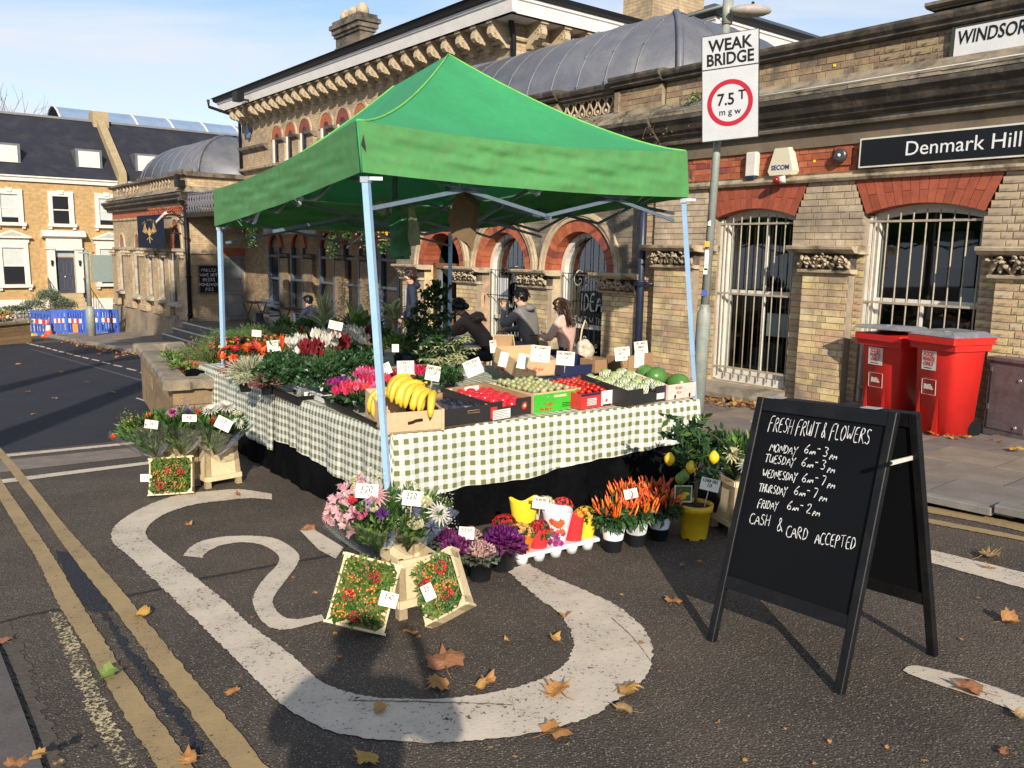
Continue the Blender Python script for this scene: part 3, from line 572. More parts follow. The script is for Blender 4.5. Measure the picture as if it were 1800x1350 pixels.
# imposts with carved foliage
def capital(u0,u1,zt,v0,hh=.32,seed=0,bright=m_st):
    q=MB();r_=random.Random(seed)
    q.prism([(v0-.02,zt-.09),(v0-.14,zt-.075),(v0-.17,zt-.045),(v0-.19,zt-.04),(v0-.20,zt-.01),(v0-.18,zt),(v0+.2,zt),(v0+.2,zt-.09)],u0-.1,u1+.1,'x')
    q.prism([(v0+.0,zt-hh),(v0-.05,zt-hh+.01),(v0-.06,zt-hh+.035),(v0-.02,zt-hh+.05),(v0+.1,zt-hh+.05),(v0+.1,zt-hh)],u0-.02,u1+.02,'x')
    o=spart(q,'capital',bright)
    q=MB();q.box(u0,v0-.01,zt-hh+.04,u1,v0+.1,zt-.08);q.build('capital_bell',m_stk,o)
    q=MB();n=max(3,int((u1-u0)/.17));w_=(u1-u0)/n
    for i in range(n+1):
        c=u0+i*w_
        for s in (-1,1):
            if (i==0 and s<0) or (i==n and s>0): continue
            a=r_.uniform(.8,1.2)
            q.tube([(c,v0-.03,zt-hh+.05),(c+s*w_*.15,v0-.07,zt-hh+.11),(c+s*w_*.42*a,v0-.115,zt-.12),(c+s*w_*.40,v0-.13,zt-.15),(c+s*w_*.22,v0-.10,zt-.145)],[.016,.026,.022,.02,.008],6)
        q.ell((c+w_*.5 if i<n else c,v0-.06,zt-hh+.10),(.022,.03,.045),7,5)
    for _ in range(int((u1-u0)*46)):
        x=r_.uniform(u0,u1);z=zt-hh+r_.uniform(.06,.21);y=v0-.045-.06*(z-zt+hh)/.2;a=r_.uniform(-1.2,1.2);l=r_.uniform(.03,.06)
        q.tube([(x,y+.02,z),(x+l*.5*math.sin(a),y-.03,z+l*.45),(x+l*math.sin(a)*1.3,y-.035,z+l*.25),(x+l*math.sin(a)*1.2,y-.01,z-.01)],[.008,.015,.012,.004],5)
    q.build('carved_foliage',bright,o)
for i,(a,b) in enumerate([(-1.32,-.6),(.98,1.60),(3.06,3.66)]): capital(a,b,1.87,-.08,.31,i)
for i,(a,b) in enumerate([(-.6,-.34),(.78,.98),(1.60,1.68),(2.9,3.06)]):
    q=MB();q.prism([(.0,1.79),(-.03,1.80),(-.06,1.83),(-.06,1.87),(.2,1.87),(.2,1.79)],a,b,'x');spart(q,'impost',m_st)
for i,c in enumerate((-2.0,-3.92,-5.84,-7.76)): capital(c-.36,c+.34,1.46,-.04,.30,i+9)
# round arches
for i,c in enumerate(AC):
    n=19
    for k in range(n):
        t0=math.pi*(k+.03)/n;t1=math.pi*(k+.97)/n
        q=MB();q.prism([(c+r*math.cos(t),1.45+r*math.sin(t)) for r,t in ((.62,t0),(.80,t0),(.80,t1),(.62,t1))],.03+rr.uniform(0,.003),.40,'y');spart(q,'arch_brick',m_brd)
    q=MB();L=20
    for r0,r1,v in ((.80,.92,.0),(.86,.89,-.02)):
        vs=[];
        for k in range(L+1):
            t=math.pi*k/L
            for r,vv in ((r0,.1),(r0,v),(r1,v),(r1,.1)): vs.append((c+r*math.cos(t),vv,1.45+r*math.sin(t)))
        q.add(vs,[(4*k+j,4*k+4+j,4*k+5+j,4*k+1+j) for k in range(L) for j in range(3)],0)
    spart(q,'arch_moulding',m_stc)
    for s in (-1,1):
        q=MB();q.box(c+s*.62-.002,.05,-.9,c+s*(.62)+s*.05,.42,1.45);spart(q,'jamb',m_by if i else m_stc)
# --- sash windows of the booking hall
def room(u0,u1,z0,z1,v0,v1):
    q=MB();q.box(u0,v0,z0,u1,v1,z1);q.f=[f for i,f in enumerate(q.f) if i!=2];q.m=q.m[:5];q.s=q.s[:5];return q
m_paper=plain('paper',(.62,.64,.66),.6);m_boxg=plain('box_grey',(.10,.13,.15),.6)
for i,(a,b) in enumerate(WIN[:2]):
    w_=b-a;tp=seg_top((a,b),2.20,.09);zb=.14 if i==0 else .12
    wt=MB();n=14
    us=[a+w_*k/n for k in range(n+1)]
    fr=MB()
    def archband(q,t,v0,v1,off=0):
        for k in range(n): q.prism([(us[k],tp(us[k])-t-off),(us[k+1],tp(us[k+1])-t-off),(us[k+1],tp(us[k+1])-off+.03),(us[k],tp(us[k])-off+.03)],v0,v1,'y')
    archband(fr,.06,.20,.30);fr.box(a,.19,zb,a+.065,.3,2.24);fr.box(b-.05,.19,zb,b,.3,2.24);fr.box(a-.01,.14,zb-.03,b+.01,.32,zb+.07)
    fr.box(a,.10,zb,a+.03,.19,2.2)
    W_=spart(fr,'window',m_wht)
    s=MB();mid=1.28;s.box(a+.07,.215,mid-.025,b-.05,.27,mid+.025);s.box(a+.07,.225,zb+.07,a+.11,.27,mid);s.box(a+.07,.225,zb+.07,b-.05,.27,zb+.15);c=(a+b)/2+(.06 if i==0 else -.02);s.box(c-.014,.225,zb+.1,c+.014,.26,2.25 if i==0 else mid);s.build('sash',m_wht,W_)
    p=MB();p.add([(a,.245,zb),(b,.245,zb),(b,.245,2.30),(a,.245,2.30)],[(0,1,2,3)]);p.build('pane',m_glass,W_)
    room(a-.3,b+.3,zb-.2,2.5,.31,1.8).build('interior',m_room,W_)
    q=MB()
    if i==0: q.box(.10,.6,.3,.34,.9,.62);q.box(-.22,.7,.15,.1,.9,.52)
    else: q.box(2.1,.9,1.65,2.45,1.0,2.05)
    q.build('cupboard',m_boxg,W_)
    q=MB()
    if i==0: q.add([(.30,.30,.74),(.62,.30,.74),(.62,.30,1.03),(.30,.30,1.03)],[(0,1,2,3)]);q.add([(.62,.29,.78),(.73,.29,.78),(.73,.29,.92),(.62,.29,.92)],[(0,1,2,3)])
    else: q.add([(2.62,.29,1.3),(2.8,.29,1.3),(2.8,.29,1.45),(2.62,.29,1.45)],[(0,1,2,3)])
    q.build('paper_notice',m_paper,W_)
    nb=9 if i==0 else 9
    for k in range(nb):
        u=a+.06+(w_-.10)*k/(nb-1);q=MB();q.tube([(u,.10,zb+.03),(u,.10,tp(u)-.03)],.0085,6);q.build('bar',m_bar,W_)
    for z in (1.26,.30,2.14): q=MB();q.box(a-.05,.085,z-.012,b+.02,.115,z+.012);q.build('cross_bar',m_bar,W_)
    q=MB();q.prism([(-.02,.10),(-.20,.08),(-.22,.0),(-.21,-.06),(.1,-.06),(.3,.14)],a-.28,b+.02,'x');spart(q,'sill',mat('sill_stone',(.33,.28,.21),(.24,.2,.15),5,.85,.08,40,stain=(.14,.12,.09),sst=3))
    q=MB();q.box(a-.30,-.045,-.5,b+.1,.1,-.06);spart(q,'apron',mat('apron',(.33,.26,.17),(.25,.2,.13),4,.9,.05,30))
q=MB();q.box(-1.4,-.14,-.6,-.30,.1,.0) if 0 else None
for a,b in [(-1.32,-.6),(.96,1.62),(3.06,3.66)]:
    q=MB();q.cbox(a,-.13,-.6,b,.05,.02 if a>0 else -.05,.02);spart(q,'pier_base',m_std)
# --- arcade windows with gilt lettering
m_white_let=plain('window_lettering',(.62,.66,.60),.5);m_fr2=mat('frame_cream',(.60,.56,.46),(.5,.45,.36),8,.5)
m_wood=mat('door_wood',(.22,.11,.045),(.15,.07,.03),6,.5,.03,20)
for i,c in enumerate(AC[:2]):
    fr=MB();L=16
    vs=[]
    for k in range(L+1):
        t=math.pi*k/L
        for r,v in ((.61,.22),(.53,.22),(.53,.36),(.61,.36)): vs.append((c+r*math.cos(t),v,1.45+r*math.sin(t)))
    fr.add(vs,[(4*k+j,4*k+4+j,4*k+4+(j+1)%4,4*k+(j+1)%4) for k in range(L) for j in range(4)],0)
    for s in (-1,1): fr.box(min(c+s*.61,c+s*.53),.22,-.9,max(c+s*.61,c+s*.53),.36,1.45)
    fr.box(c-.54,.24,.56,c+.54,.34,.62)
    W_=spart(fr,'window',m_wht)
    p=MB();p.add([(c-.6,.32,-.9),(c+.6,.32,-.9),(c+.6,.32,1.45)]+[(c+.6*math.cos(t*math.pi/12),.32,1.45+.6*math.sin(t*math.pi/12)) for t in range(1,12)]+[(c-.6,.32,1.45)],[tuple(range(15))]);p.build('pane',m_glass,W_)
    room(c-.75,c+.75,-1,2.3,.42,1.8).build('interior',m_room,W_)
    for k in range(9):
        u=c-.50+1.0*k/8;q=MB();q.tube([(u,.17,-.85),(u,.17,1.42 if k not in(3,4,5) else 2.0)],.006,5);q.build('grille_bar',m_blk,W_)
    for z in (1.42,.98,.1,-.4): q=MB();q.box(c-.62,.165,z-.006,c+.55,.178,z+.006);q.build('grille_rail',m_blk,W_)
    q=MB();z=.98;q.tube([(c-.64,.12,z-.4),(c-.64,.12,z-.03),(c-.64,.12,z+.04)],[.012,.025,.005],6);q.build('grille_finial',m_blk,W_)
    t=MB();MT=Matrix(((1,0,0,c),(0,0,1,.313),(0,1,0,0),(0,0,0,1)))
    MT=Matrix(((1,0,0,c),(0,0,-1,.313),(0,1,0,0),(0,0,0,1)))
    if i==0:
        hand(t,'Good',-.42,1.22,.26,MT,.022,0,3,.12,ws=1.25,jit=.2);hand(t,'IDEAS',-.22,.84,.27,MT,.034,0,4,0,ws=.72,jit=.1);hand(t,'START WITH',-.44,.64,.10,MT,.012,0,5,0,ws=1.05,jit=.1)
        hand(t,'A Great',-.46,.18,.26,MT,.02,0,6,.15,ws=.82,jit=.2);hand(t,'COFFEE',-.44,-.28,.32,MT,.03,0,7,0,ws=.62,jit=.1)
    else:
        hand(t,'Th',-.02,1.25,.24,MT,.02,0,8,.15);hand(t,'&',-.02,1.02,.16,MT,.018,0,9,0);hand(t,'works',-.16,.74,.26,MT,.026,0,10,.05,ws=.85)
        hand(t,'Just',-.2,.26,.26,MT,.024,0,11,.15);hand(t,'&',-.16,-.08,.2,MT,.02,0,12);hand(t,'ones',-.0,-.08,.2,MT,.024,0,13,.05)
    t.build('window_lettering',m_white_let,W_)
q=MB();q.add([(-5.35,.30,1.28),(-5.05,.30,1.28),(-5.05,.30,.92),(-5.35,.30,.92)],[(0,1,2,3)]);spart(q,'notice',m_paper)
c=AC[2];q=MB();q.box(c-.6,.25,-1,c-.5,.34,1.5);q.box(c+.5,.25,-1,c+.6,.34,1.5);q.box(c-.6,.25,1.40,c+.6,.34,1.5);q.box(c-.03,.25,-1,c+.03,.34,1.4)
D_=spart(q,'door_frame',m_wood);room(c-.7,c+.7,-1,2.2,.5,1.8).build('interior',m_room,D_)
q=MB();q.box(c-.48,.27,-1,c-.38,.33,1.38);q.box(c+.38,.27,-1,c+.48,.33,1.38);q.box(c-.48,.27,-.1,c+.48,.33,0);q.build('door',mat('door_grey',(.20,.21,.22),None,5,.5),D_)
# down pipes
def pipe(name,pts,r,mt,par=ST):
    q=MB();q.tube(pts,r,10)
    for p in pts[1:-1]: pass
    z0=pts[-1][2];z1=pts[0][2];z=z0+.6
    while z<z1: 
        if abs(pts[-1][0]-pts[0][0])<.3: q.tube([(pts[-1][0],pts[-1][1],z-.03),(pts[-1][0],pts[-1][1],z+.03)],r*1.35,10)
        z+=1.25
    return q.build(name,mt,par)
pipe('drainpipe',[(-1.56,-.06,3.2),(-1.56,-.06,-.5)],.055,m_blue)
q=MB();q.box(-1.63,-.13,1.30,-1.49,-.0,1.36);q.tube([(-1.52,-.05,1.33),(-1.36,-.02,1.33)],.03,6);spart(q,'pipe_clamp',m_blue)
pipe('drainpipe',[(-6.96,1.72,6.45),(-6.93,1.76,6.1),(-6.96,1.84,5.9),(-6.96,1.84,4.6)],.055,m_blk)
pipe('drainpipe',[(-21.95,.9,6.5),(-22.05,.95,6.3),(-21.55,1.78,6.0),(-21.62,1.80,5.9),(-21.62,1.80,4.35)],.05,m_blk)
pipe('drainpipe',[(-21.62,-.09,3.3),(-21.62,-.09,-1.1)],.07,m_blk)
# --- main block
q=MB();q.box(-21.7,1.9,-1.5,-7,10.5,6.55);spart(q,'main_wall',m_bw)
q=MB();q.box(-11,6,-1,-5.3,16,6.55);spart(q,'rear_wall',m_bw)
EO=.54
q=MB()   # string under brackets, fascia, eaves
q.prism([(1.90,5.86),(1.84,5.87),(1.82,5.91),(1.84,5.94),(1.90,5.95)],-21.75,-6.95,'x');q.prism([(-7.0,5.86),(-6.94,5.87),(-6.92,5.91),(-6.94,5.94),(-7.0,5.95)],1.85,6,'y');spart(q,'bracket_string',m_stc)
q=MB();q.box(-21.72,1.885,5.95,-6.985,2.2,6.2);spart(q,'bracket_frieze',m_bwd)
def eaves(u0,u1,v0,v1,z0):
    q=MB();q.box(u0,v0,z0,u1,v1,z0+.02);q.prism([(v0,z0),(v0-.03,z0+.22),(v0-.06,z0+.24),(v0-.06,z0+.3),(v0+.1,z0+.3),(v0+.1,z0)],u0,u1+.06,'x')
    q.prism([(u1,z0),(u1+.03,z0+.22),(u1+.06,z0+.24),(u1+.06,z0+.3),(u1-.1,z0+.3),(u1-.1,z0)],v0,v1,'y');q.prism([(u0,z0),(u0-.03,z0+.22),(u0-.06,z0+.3),(u0+.1,z0+.3),(u0+.1,z0)],v0,v1,'y');o=spart(q,'eaves_fascia',m_fas)
    g=MB();g.prism([(v0-.06,z0+.30),(v0-.15,z0+.33),(v0-.17,z0+.42),(v0-.10,z0+.44),(v0+.02,z0+.44),(v0+.02,z0+.30)],u0-.12,u1+.16,'x');g.prism([(u1+.06,z0+.30),(u1+.15,z0+.33),(u1+.17,z0+.42),(u1,z0+.44),(u1,z0+.3)],v0-.1,v1,'y');spart(g,'gutter',m_blk)
    return o
eaves(-22.3,-6.45,1.90-EO,11,6.20)
eaves(-11.5,-4.85,5.35,16.5,6.20)
q=MB();a0,a1,b0,b1=-22.45,-6.3,1.12,11.2;z0=6.62;zr=8.35;q.add([(a0,b0,z0),(a1,b0,z0),(a1,b1,z0),(a0,b1,z0),(a0+4.8,6.1,zr),(a1-4.8,6.1,zr)],[(0,1,5,4),(1,2,5),(2,3,4,5),(3,0,4),(0,3,2,1)]);spart(q,'roof',m_slate)
q=MB();a0,a1,b0,b1=-11.6,-4.7,5.25,16.6;q.add([(a0,b0,z0),(a1,b0,z0),(a1,b1,z0),(a0,b1,z0),((a0+a1)/2,9.4,8.2),((a0+a1)/2,13.2,8.2)],[(0,1,4),(1,2,5,4),(2,3,5),(3,0,4,5)]);spart(q,'roof',m_slate)
br=MB();pf=[(.0,0),(-.5,0),(-.52,-.06),(-.40,-.08),(-.36,-.10)];
def bracket():
    q=MB();q.box(-.09,-.50,-.05,.09,0,0);q.box(-.075,-.46,-.09,.075,0,-.05)
    q.prism([(0,-.09),(-.45,-.09),(-.49,-.15),(-.49,-.24),(-.43,-.31),(-.33,-.32),(-.30,-.30),(-.27,-.34),(-.16,-.40),(-.12,-.46),(0,-.46)],-.07,.07,'x')
    for s in (-1,1):
        q.tube([(s*.07,-.38+.085*math.cos(t)*k,-.205+.085*math.sin(t)*k) for t,k in [(x*.6,1-x*.09) for x in range(9)]],.014,5)
    q.box(-.085,-.36,-.335,.085,-.28,-.315);return q
meb=bracket().mesh('eaves_bracket',m_stc)
n=27
for k in range(n): link('eaves_bracket',meb,ST,(-21.45+(14.2)*k/(n-1)+.05,1.9,6.20))
for k in range(5):
    o=link('eaves_bracket',meb,ST,(-7,2.25+k*.62,6.20));o.rotation_euler=(0,0,math.pi/2)
q=MB();q.box(-21.72,1.885,4.82,-20.2,2.0,4.9)
# upper arched windows in threes
m_dk=plain('pane_dark',(.018,.02,.024),.15)
for gi,us in enumerate([(-18.75,-17.75,-16.75),(-15.35,-14.35,-13.35),(-11.9,-10.9,-9.9)]):
    for u in us:
        r=.30;L=12;q=MB();w=MB();zs=5.05
        def ring(q,r0,r1,v0,v1):
            vs=[]
            for k in range(L+1):
                t=math.pi*k/L
                for rr_,v in ((r0,v1),(r0,v0),(r1,v0),(r1,v1)): vs.append((u+rr_*math.cos(t),v,zs+rr_*math.sin(t)))
            q.add(vs,[(4*k+j,4*k+4+j,4*k+5+j,4*k+1+j) for k in range(L) for j in range(3)],0)
        ring(q,.40,.47,1.86,2.0);o=spart(q,'window',m_stc)
        q=MB();ring(q,.17,.40,1.875,2.0);q.build('brick_arch',m_brd,o)
        q=MB();q.add([(u-.28,1.885,3.6),(u+.28,1.885,3.6),(u+.28,1.885,zs)]+[(u+.28*math.cos(t*math.pi/8),1.885,zs+.28*math.sin(t*math.pi/8)) for t in range(1,8)]+[(u-.28,1.885,zs)],[tuple(range(11))]);q.build('pane',m_dk,o)
        q=MB();q.box(u-.28,1.84,3.6,u-.2,1.9,zs);q.build('jamb',m_wht,o)
        q=MB();q.box(u+.28,1.80,3.5,u+.72,1.9,4.9);q.build('pier',m_bw,o)
        q=MB();q.prism([(1.82,4.88),(1.70,4.97),(1.68,5.03),(1.9,5.03),(1.9,4.88)],u+.24,u+.76,'x')
        for k in range(4): q.prism([(1.80,4.90),(1.69,4.97),(1.80,4.97)],u+.28+k*.12,u+.33+k*.12,'x')
        q.build('impost',m_std,o)
q=MB();q.prism([(1.86,4.82),(1.76,4.92),(1.74,5.0),(1.9,5.0),(1.9,4.82)],-21.72,-19.5,'x');spart(q,'impost_band',m_std)
q=MB();q.prism([(1.9,4.22),(1.74,4.25),(1.72,4.32),(1.9,4.36)],-21.72,-7,'x');spart(q,'plinth_course',m_st)
# chimneys
def chimney(u0,u1,v0,v1,z0,z1,pots,mt=m_std):
    q=MB();q.box(u0,v0,z0,u1,v1,z1-.5);o=spart(q,'chimney',mt)
    q=MB();
    for e,a,b in ((.03,z1-.9,z1-.8),(.05,z1-.5,z1-.4),(.10,z1-.4,z1-.25),(.16,z1-.25,z1-.12),(.08,z1-.12,z1)): q.box(u0-e,v0-e,a,u1+e,v1+e,b)
    q.build('chimney_cap',mt,o)
    for k in range(pots):
        c=u0+(u1-u0)*(k+.5)/pots;q=MB();q.lathe([(.16,0),(.2,.1),(.19,.22),(.12,.34),(0,.38)],12,M=Matrix.Translation((c,(v0+v1)/2,z1)));q.build('chimney_pot',m_stc,o)
chimney(-18.9,-17.3,4.0,4.5,6.8,8.85,3)
q=MB();q.box(-7.7,5.6,5,-6.8,7.35,11);o=spart(q,'chimney',m_bw)
q=MB();q.tube([(-12.3,5.9,8.3),(-12.3,5.9,9.6)],.035,6)
for k in range(9):
    u=-12.2+k*.3;q.tube([(u,5.9,8.75),(u+.15,5.9,8.95),(u+.3,5.9,8.75)],.02,4);q.tube([(u,5.9,8.95),(u+.15,5.9,8.75),(u+.3,5.9,8.95)],.02,4)
q.tube([(-12.3,5.9,8.7),(-9.4,5.9,8.7)],.03,5);q.tube([(-12.3,5.9,9.2),(-9.4,5.9,9.2)],.03,5);spart(q,'roof_railing',m_blk)
# curved lead roofs
def dome(u0,u1,v0,w_,z0,h,t,name='curved_roof',ribs=.62):
    q=MB();n=9
    prof=[(t*(1-math.cos(a*math.pi/2/n)),h*math.sin(a*math.pi/2/n)) for a in range(n+1)]
    vs=[]
    for d,z in prof: vs+=[(u0+d,v0+d,z0+z),(u1-d,v0+d,z0+z),(u1-d,v0+w_-d,z0+z),(u0+d,v0+w_-d,z0+z)]
    q.add(vs,[(4*k+j,4*k+(j+1)%4,4*k+4+(j+1)%4,4*k+4+j) for k in range(n) for j in range(4)],0,True)
    q.add(vs[-4:],[(0,1,2,3)],0);o=spart(q,name,m_lead)
    u=u1-t*.35-.3
    def rib(f,nm='standing_seam',r=.016):
        s=MB();s.tube([f(d,z) for d,z in prof if f(d,z)],r,6)
        for d,z in prof[1::2]:
            p=f(d,z)
            if p: s.ell(p,(.028,.028,.028),6,4)
        s.build(nm,m_lead,o)
    while u>u0+.3:
        rib(lambda d,z:(u,v0+d-.005,z0+z) if u<u1-d else None);u-=ribs
    v=v0+w_*.35
    for k in range(2): rib(lambda d,z:(u1-d+.005,v+k*w_*.3,z0+z) if v+k*w_*.3>v0+d else None)
    for s in ((u1,-1),(u0,1)): rib(lambda d,z:(s[0]+s[1]*d,v0+d,z0+z),'hip_roll',.05)
    s=MB();s.box(u0+t,v0+t-.02,z0+h-.01,u1-t+.05,v0+t+.12,z0+h+.05);s.build('ridge',m_blk,o)
    return o
dome(-8.6,-1.35,.32,3.3,4.05,1.42,1.6)
dome(-28.6,-21.72,.4,4.2,4.1,1.5,1.9,ribs=1.1)
# verandah between the wings
q=MB();q.box(-21.68,-.05,2.72,-8.5,1.95,2.80);spart(q,'verandah_roof',m_lead)
q=MB();q.box(-21.7,-.12,2.66,-8.5,-.04,2.80);spart(q,'verandah_beam',m_blk)
q=MB()
for k in range(52):
    u=-21.6+k*.25
    for s in (-1,1): q.tube([(u+s*.11,-.08,2.80),(u+s*.02,-.08,2.95),(u+s*.10,-.08,3.08),(u+s*.02,-.08,3.22),(u+s*.11,-.08,3.36)],.016,4)
    q.tube([(u,-.08,2.8),(u,-.08,3.36)],.012,4)
q.box(-21.7,-.10,3.36,-8.5,-.05,3.40);spart(q,'ironwork',mat('ironwork_grey',(.16,.16,.19),None,5,.5))
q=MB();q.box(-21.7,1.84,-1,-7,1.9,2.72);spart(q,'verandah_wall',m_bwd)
m_gf=mat('frame_bluegrey',(.10,.12,.15),(.075,.09,.115),5,.5)
for i,(px,wd) in enumerate([(487,.8),(527,.8),(580,.85),(622,.9),(690,.9)]):
    u=A(px,480,1.84)[0];zb=-.65 if i==1 else -.35
    q=MB();L=10;r=wd/2
    q.add([(u-r,1.82,zb),(u+r,1.82,zb),(u+r,1.82,1.75)]+[(u+r*math.cos(t*math.pi/L),1.82,1.75+r*math.sin(t*math.pi/L)) for t in range(1,L)]+[(u-r,1.82,1.75)],[tuple(range(L+3))]);o=spart(q,'window' if i!=1 else 'doorway',m_dk)
    q=MB();q.box(u-r-.06,1.74,zb,u-r+.05,1.83,1.75);q.box(u+r-.05,1.74,zb,u+r+.04,1.83,1.75);q.box(u-r,1.75,.75,u+r,1.81,.82);q.box(u-r,1.75,1.45,u+r,1.81,1.52);q.box(u-r,1.75,zb,u+r,1.81,zb+.1);q.build('frame',m_gf,o)
    q=MB();vs=[]
    for k in range(L+1):
        t=math.pi*k/L
        for rr_,v in ((r,1.84),(r,1.76),(r+.16,1.76),(r+.16,1.84)): vs.append((u+rr_*math.cos(t),v,1.75+rr_*math.sin(t)))
    q.add(vs,[(4*k+j,4*k+4+j,4*k+5+j,4*k+1+j) for k in range(L) for j in range(3)],0);q.build('brick_arch',m_brd,o)
    q=MB();q.prism([(1.84,1.40),(1.68,1.48),(1.66,1.55),(1.84,1.58)],u+r+.1,u+r+.75,'x');q.build('impost',m_std,o)
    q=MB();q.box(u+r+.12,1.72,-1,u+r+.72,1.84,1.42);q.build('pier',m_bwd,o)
m_jmb=mat('stone_painted',(.50,.45,.36),(.38,.33,.25),4,.8,stain=(.26,.21,.15),sst=3)
# --- left-hand wing (public house)
q=MB();q.box(-31.6,0,-2.6,-21.7,5.2,3.3);q.box(-31.5,.03,3.3,-21.75,5.2,4.0);spart(q,'pub_wall',m_bw)
q=MB();q.prism([(y,z) for y,z in [(-.03,3.05),(-.13,3.06),(-.16,3.16),(-.28,3.25),(-.28,3.30),(-.36,3.38),(-.36,3.45),(.1,3.50),(.1,3.05)]],-31.9,-21.35,'x')
q.box(-21.7,-.3,3.2,-21.35,1.9,3.46);spart(q,'cornice',m_stk)
q=MB()
for k in range(16):
    a=-31.6+k*.62;q.prism([(-.30+rr.uniform(0,.05),3.5),(-.1,3.66),(.2,3.68),(.2,3.5)],a,a+.62,'x')
q.prism([(-21.45,3.48),(-21.55,3.66),(-21.8,3.68),(-21.8,3.48)],-.1,5.2,'y')
spart(q,'parapet_ledge',m_ledge)
q=MB();q.prism([(-.02,4.0),(-.1,4.05),(-.1,4.12),(.2,4.15),(.2,4.0)],-31.7,-21.6,'x');q.box(-21.9,0,4.0,-21.6,5.2,4.14)
for a,b in [(-23.4,-21.6),(-27.2,-26)]: q.box(a,-.1,4.1,b,.2,4.2)
spart(q,'coping',m_std)
for a,b in [(-25.9,-23.4),(-30.8,-27.3)]:
    q=MB();n=7
    for k in range(n):
        c=a+(b-a)*(k+.5)/n;q.tube([(c,.0,3.7),(c-.12,.0,3.8),(c+.1,.0,3.9),(c,.0,4.0)],.035,5)
    spart(q,'pierced_panel',m_st)
for k in range(17):
    u=-25.75+k*.235;q=MB();q.prism([(0,2.82),(-.05,2.84),(-.05,2.9),(-.10,2.92),(-.10,3.0),(-.16,3.02),(-.16,3.06),(0,3.06)],u,u+.11,'x');spart(q,'brick_corbel',m_brd if k%1==0 else m_st)
q=MB();q.box(-31.5,-.03,2.72,-25.9,.0,3.05);spart(q,'red_band',m_bwr)
q=MB();q.prism([(0,2.70),(-.06,2.72),(-.06,2.78),(0,2.80)],-31.6,-21.7,'x');q.prism([(0,1.52),(-.1,1.56),(-.1,1.64),(0,1.66)],-31.6,-21.7,'x');q.box(-21.7,0,1.5,-21.62,1.0,1.62);spart(q,'string_course',m_st)
for u,w_,zt,zb,hz in [(-30.2,.75,2.15,-.05,1.64),(-27.9,.75,2.15,-.15,1.64),(-26.0,.6,1.5,-.1,1.5),(-24.5,.6,1.5,-.1,1.5),(-23.0,1.15,2.62,-.15,1.64)]:
    r=w_/2;o=None
    if zt>1.6:
        hh=(zt-1.64);q=MB();L=10
        pts=[(u+r*math.cos(t*math.pi/L),-.012,1.66+hh*math.sin(t*math.pi/L)) for t in range(L+1)];q.add(pts,[tuple(range(L+1))]);o=spart(q,'window',m_bwr)
        q=MB();r2=r*.6;q.add([(u+r2*math.cos(t*math.pi/L)+r*.15,-.016,1.66+hh*.72*math.sin(t*math.pi/L)) for t in range(L+1)],[tuple(range(L+1))]);q.build('pane',m_dk,o)
        q=MB();vs=[]
        for k in range(L+1):
            t=math.pi*k/L
            for f,v in ((1,0),(1,-.05),(1.18,-.05),(1.18,0)): vs.append((u+r*f*math.cos(t),v,1.66+hh*f*math.sin(t)))
        q.add(vs,[(4*k+j,4*k+4+j,4*k+5+j,4*k+1+j) for k in range(L) for j in range(3)],0);q.build('arch_moulding',m_stc,o)
    q=MB();q.box(u-r,-.012,zb,u+r,0,1.5);q2=q.build('window',m_dk if zt<1.6 else m_dk,ST)
    q=MB();q.box(u-r-.02,-.10,zb,u-r+.12,0,1.5);q.build('jamb',m_jmb,q2)
    q=MB();q.prism([(0,zb-.16),(-.26,zb-.16),(-.28,zb-.08),(0,zb)],u-r-.1,u+r+.12,'x');q.build('sill',m_jmb,q2)
for i,(a,b) in enumerate([(-31.5,-30.7),(-29.7,-28.4),(-27.4,-26.45),(-25.6,-24.9),(-24.1,-23.6),(-22.4,-21.7)]):
    q=MB();q.box(a,-.14,-.45,b,.0,1.4);q.cbox(a-.05,-.2,-.7,b+.05,0,-.45,.03);spart(q,'pier',m_bw)
    q=MB()
    for k in range(max(2,int((b-a)/.3))):
        c=a+(k+.5)*(b-a)/max(2,int((b-a)/.3));q.ell((c,-.2,1.47),(.12,.1,.07),7,5);q.ell((c,-.18,1.38),(.08,.08,.05),7,5)
    spart(q,'carved_capital',m_st)
q=MB();zg=lambda u:gl(u,0)
q.add([(-31.9,-.35,-2.7),(-21.55,-.35,-1.7),(-21.55,-.12,-.62),(-31.9,-.12,-.75),(-31.9,.1,-2.7),(-21.55,.1,-1.7),(-21.55,.1,-.62),(-31.9,.1,-.75)],[(0,1,2,3),(1,5,6,2),(0,3,7,4),(3,2,6,7)]);spart(q,'battered_plinth',m_bgy_p:=mat('plinth',(.30,.235,.15),(.2,.16,.11),1.5,.9,.25,9,stain=(.12,.10,.07),sst=1.2))
# wing side: grey door
q=MB();q.box(-21.7,1.06,-.72,-21.66,1.78,1.43);o=spart(q,'door',mat('door_grey',(.20,.21,.22),None,5,.5))
q=MB()
for z0_,z1_ in ((-.6,.15),(.25,.55),(.65,1.35)):
    q.box(-21.66,1.14,z0_,-21.64,1.16,z1_);q.box(-21.66,1.68,z0_,-21.64,1.70,z1_);q.box(-21.66,1.14,z0_,-21.64,1.70,z0_+.02);q.box(-21.66,1.14,z1_-.02,-21.64,1.70,z1_)
q.build('door_moulding',mat('door_moulding',(.15,.16,.17),None,5,.5),o)
q=MB();q.box(-21.7,1.0,1.43,-21.65,1.84,1.7);spart(q,'door_lintel',m_bwr)
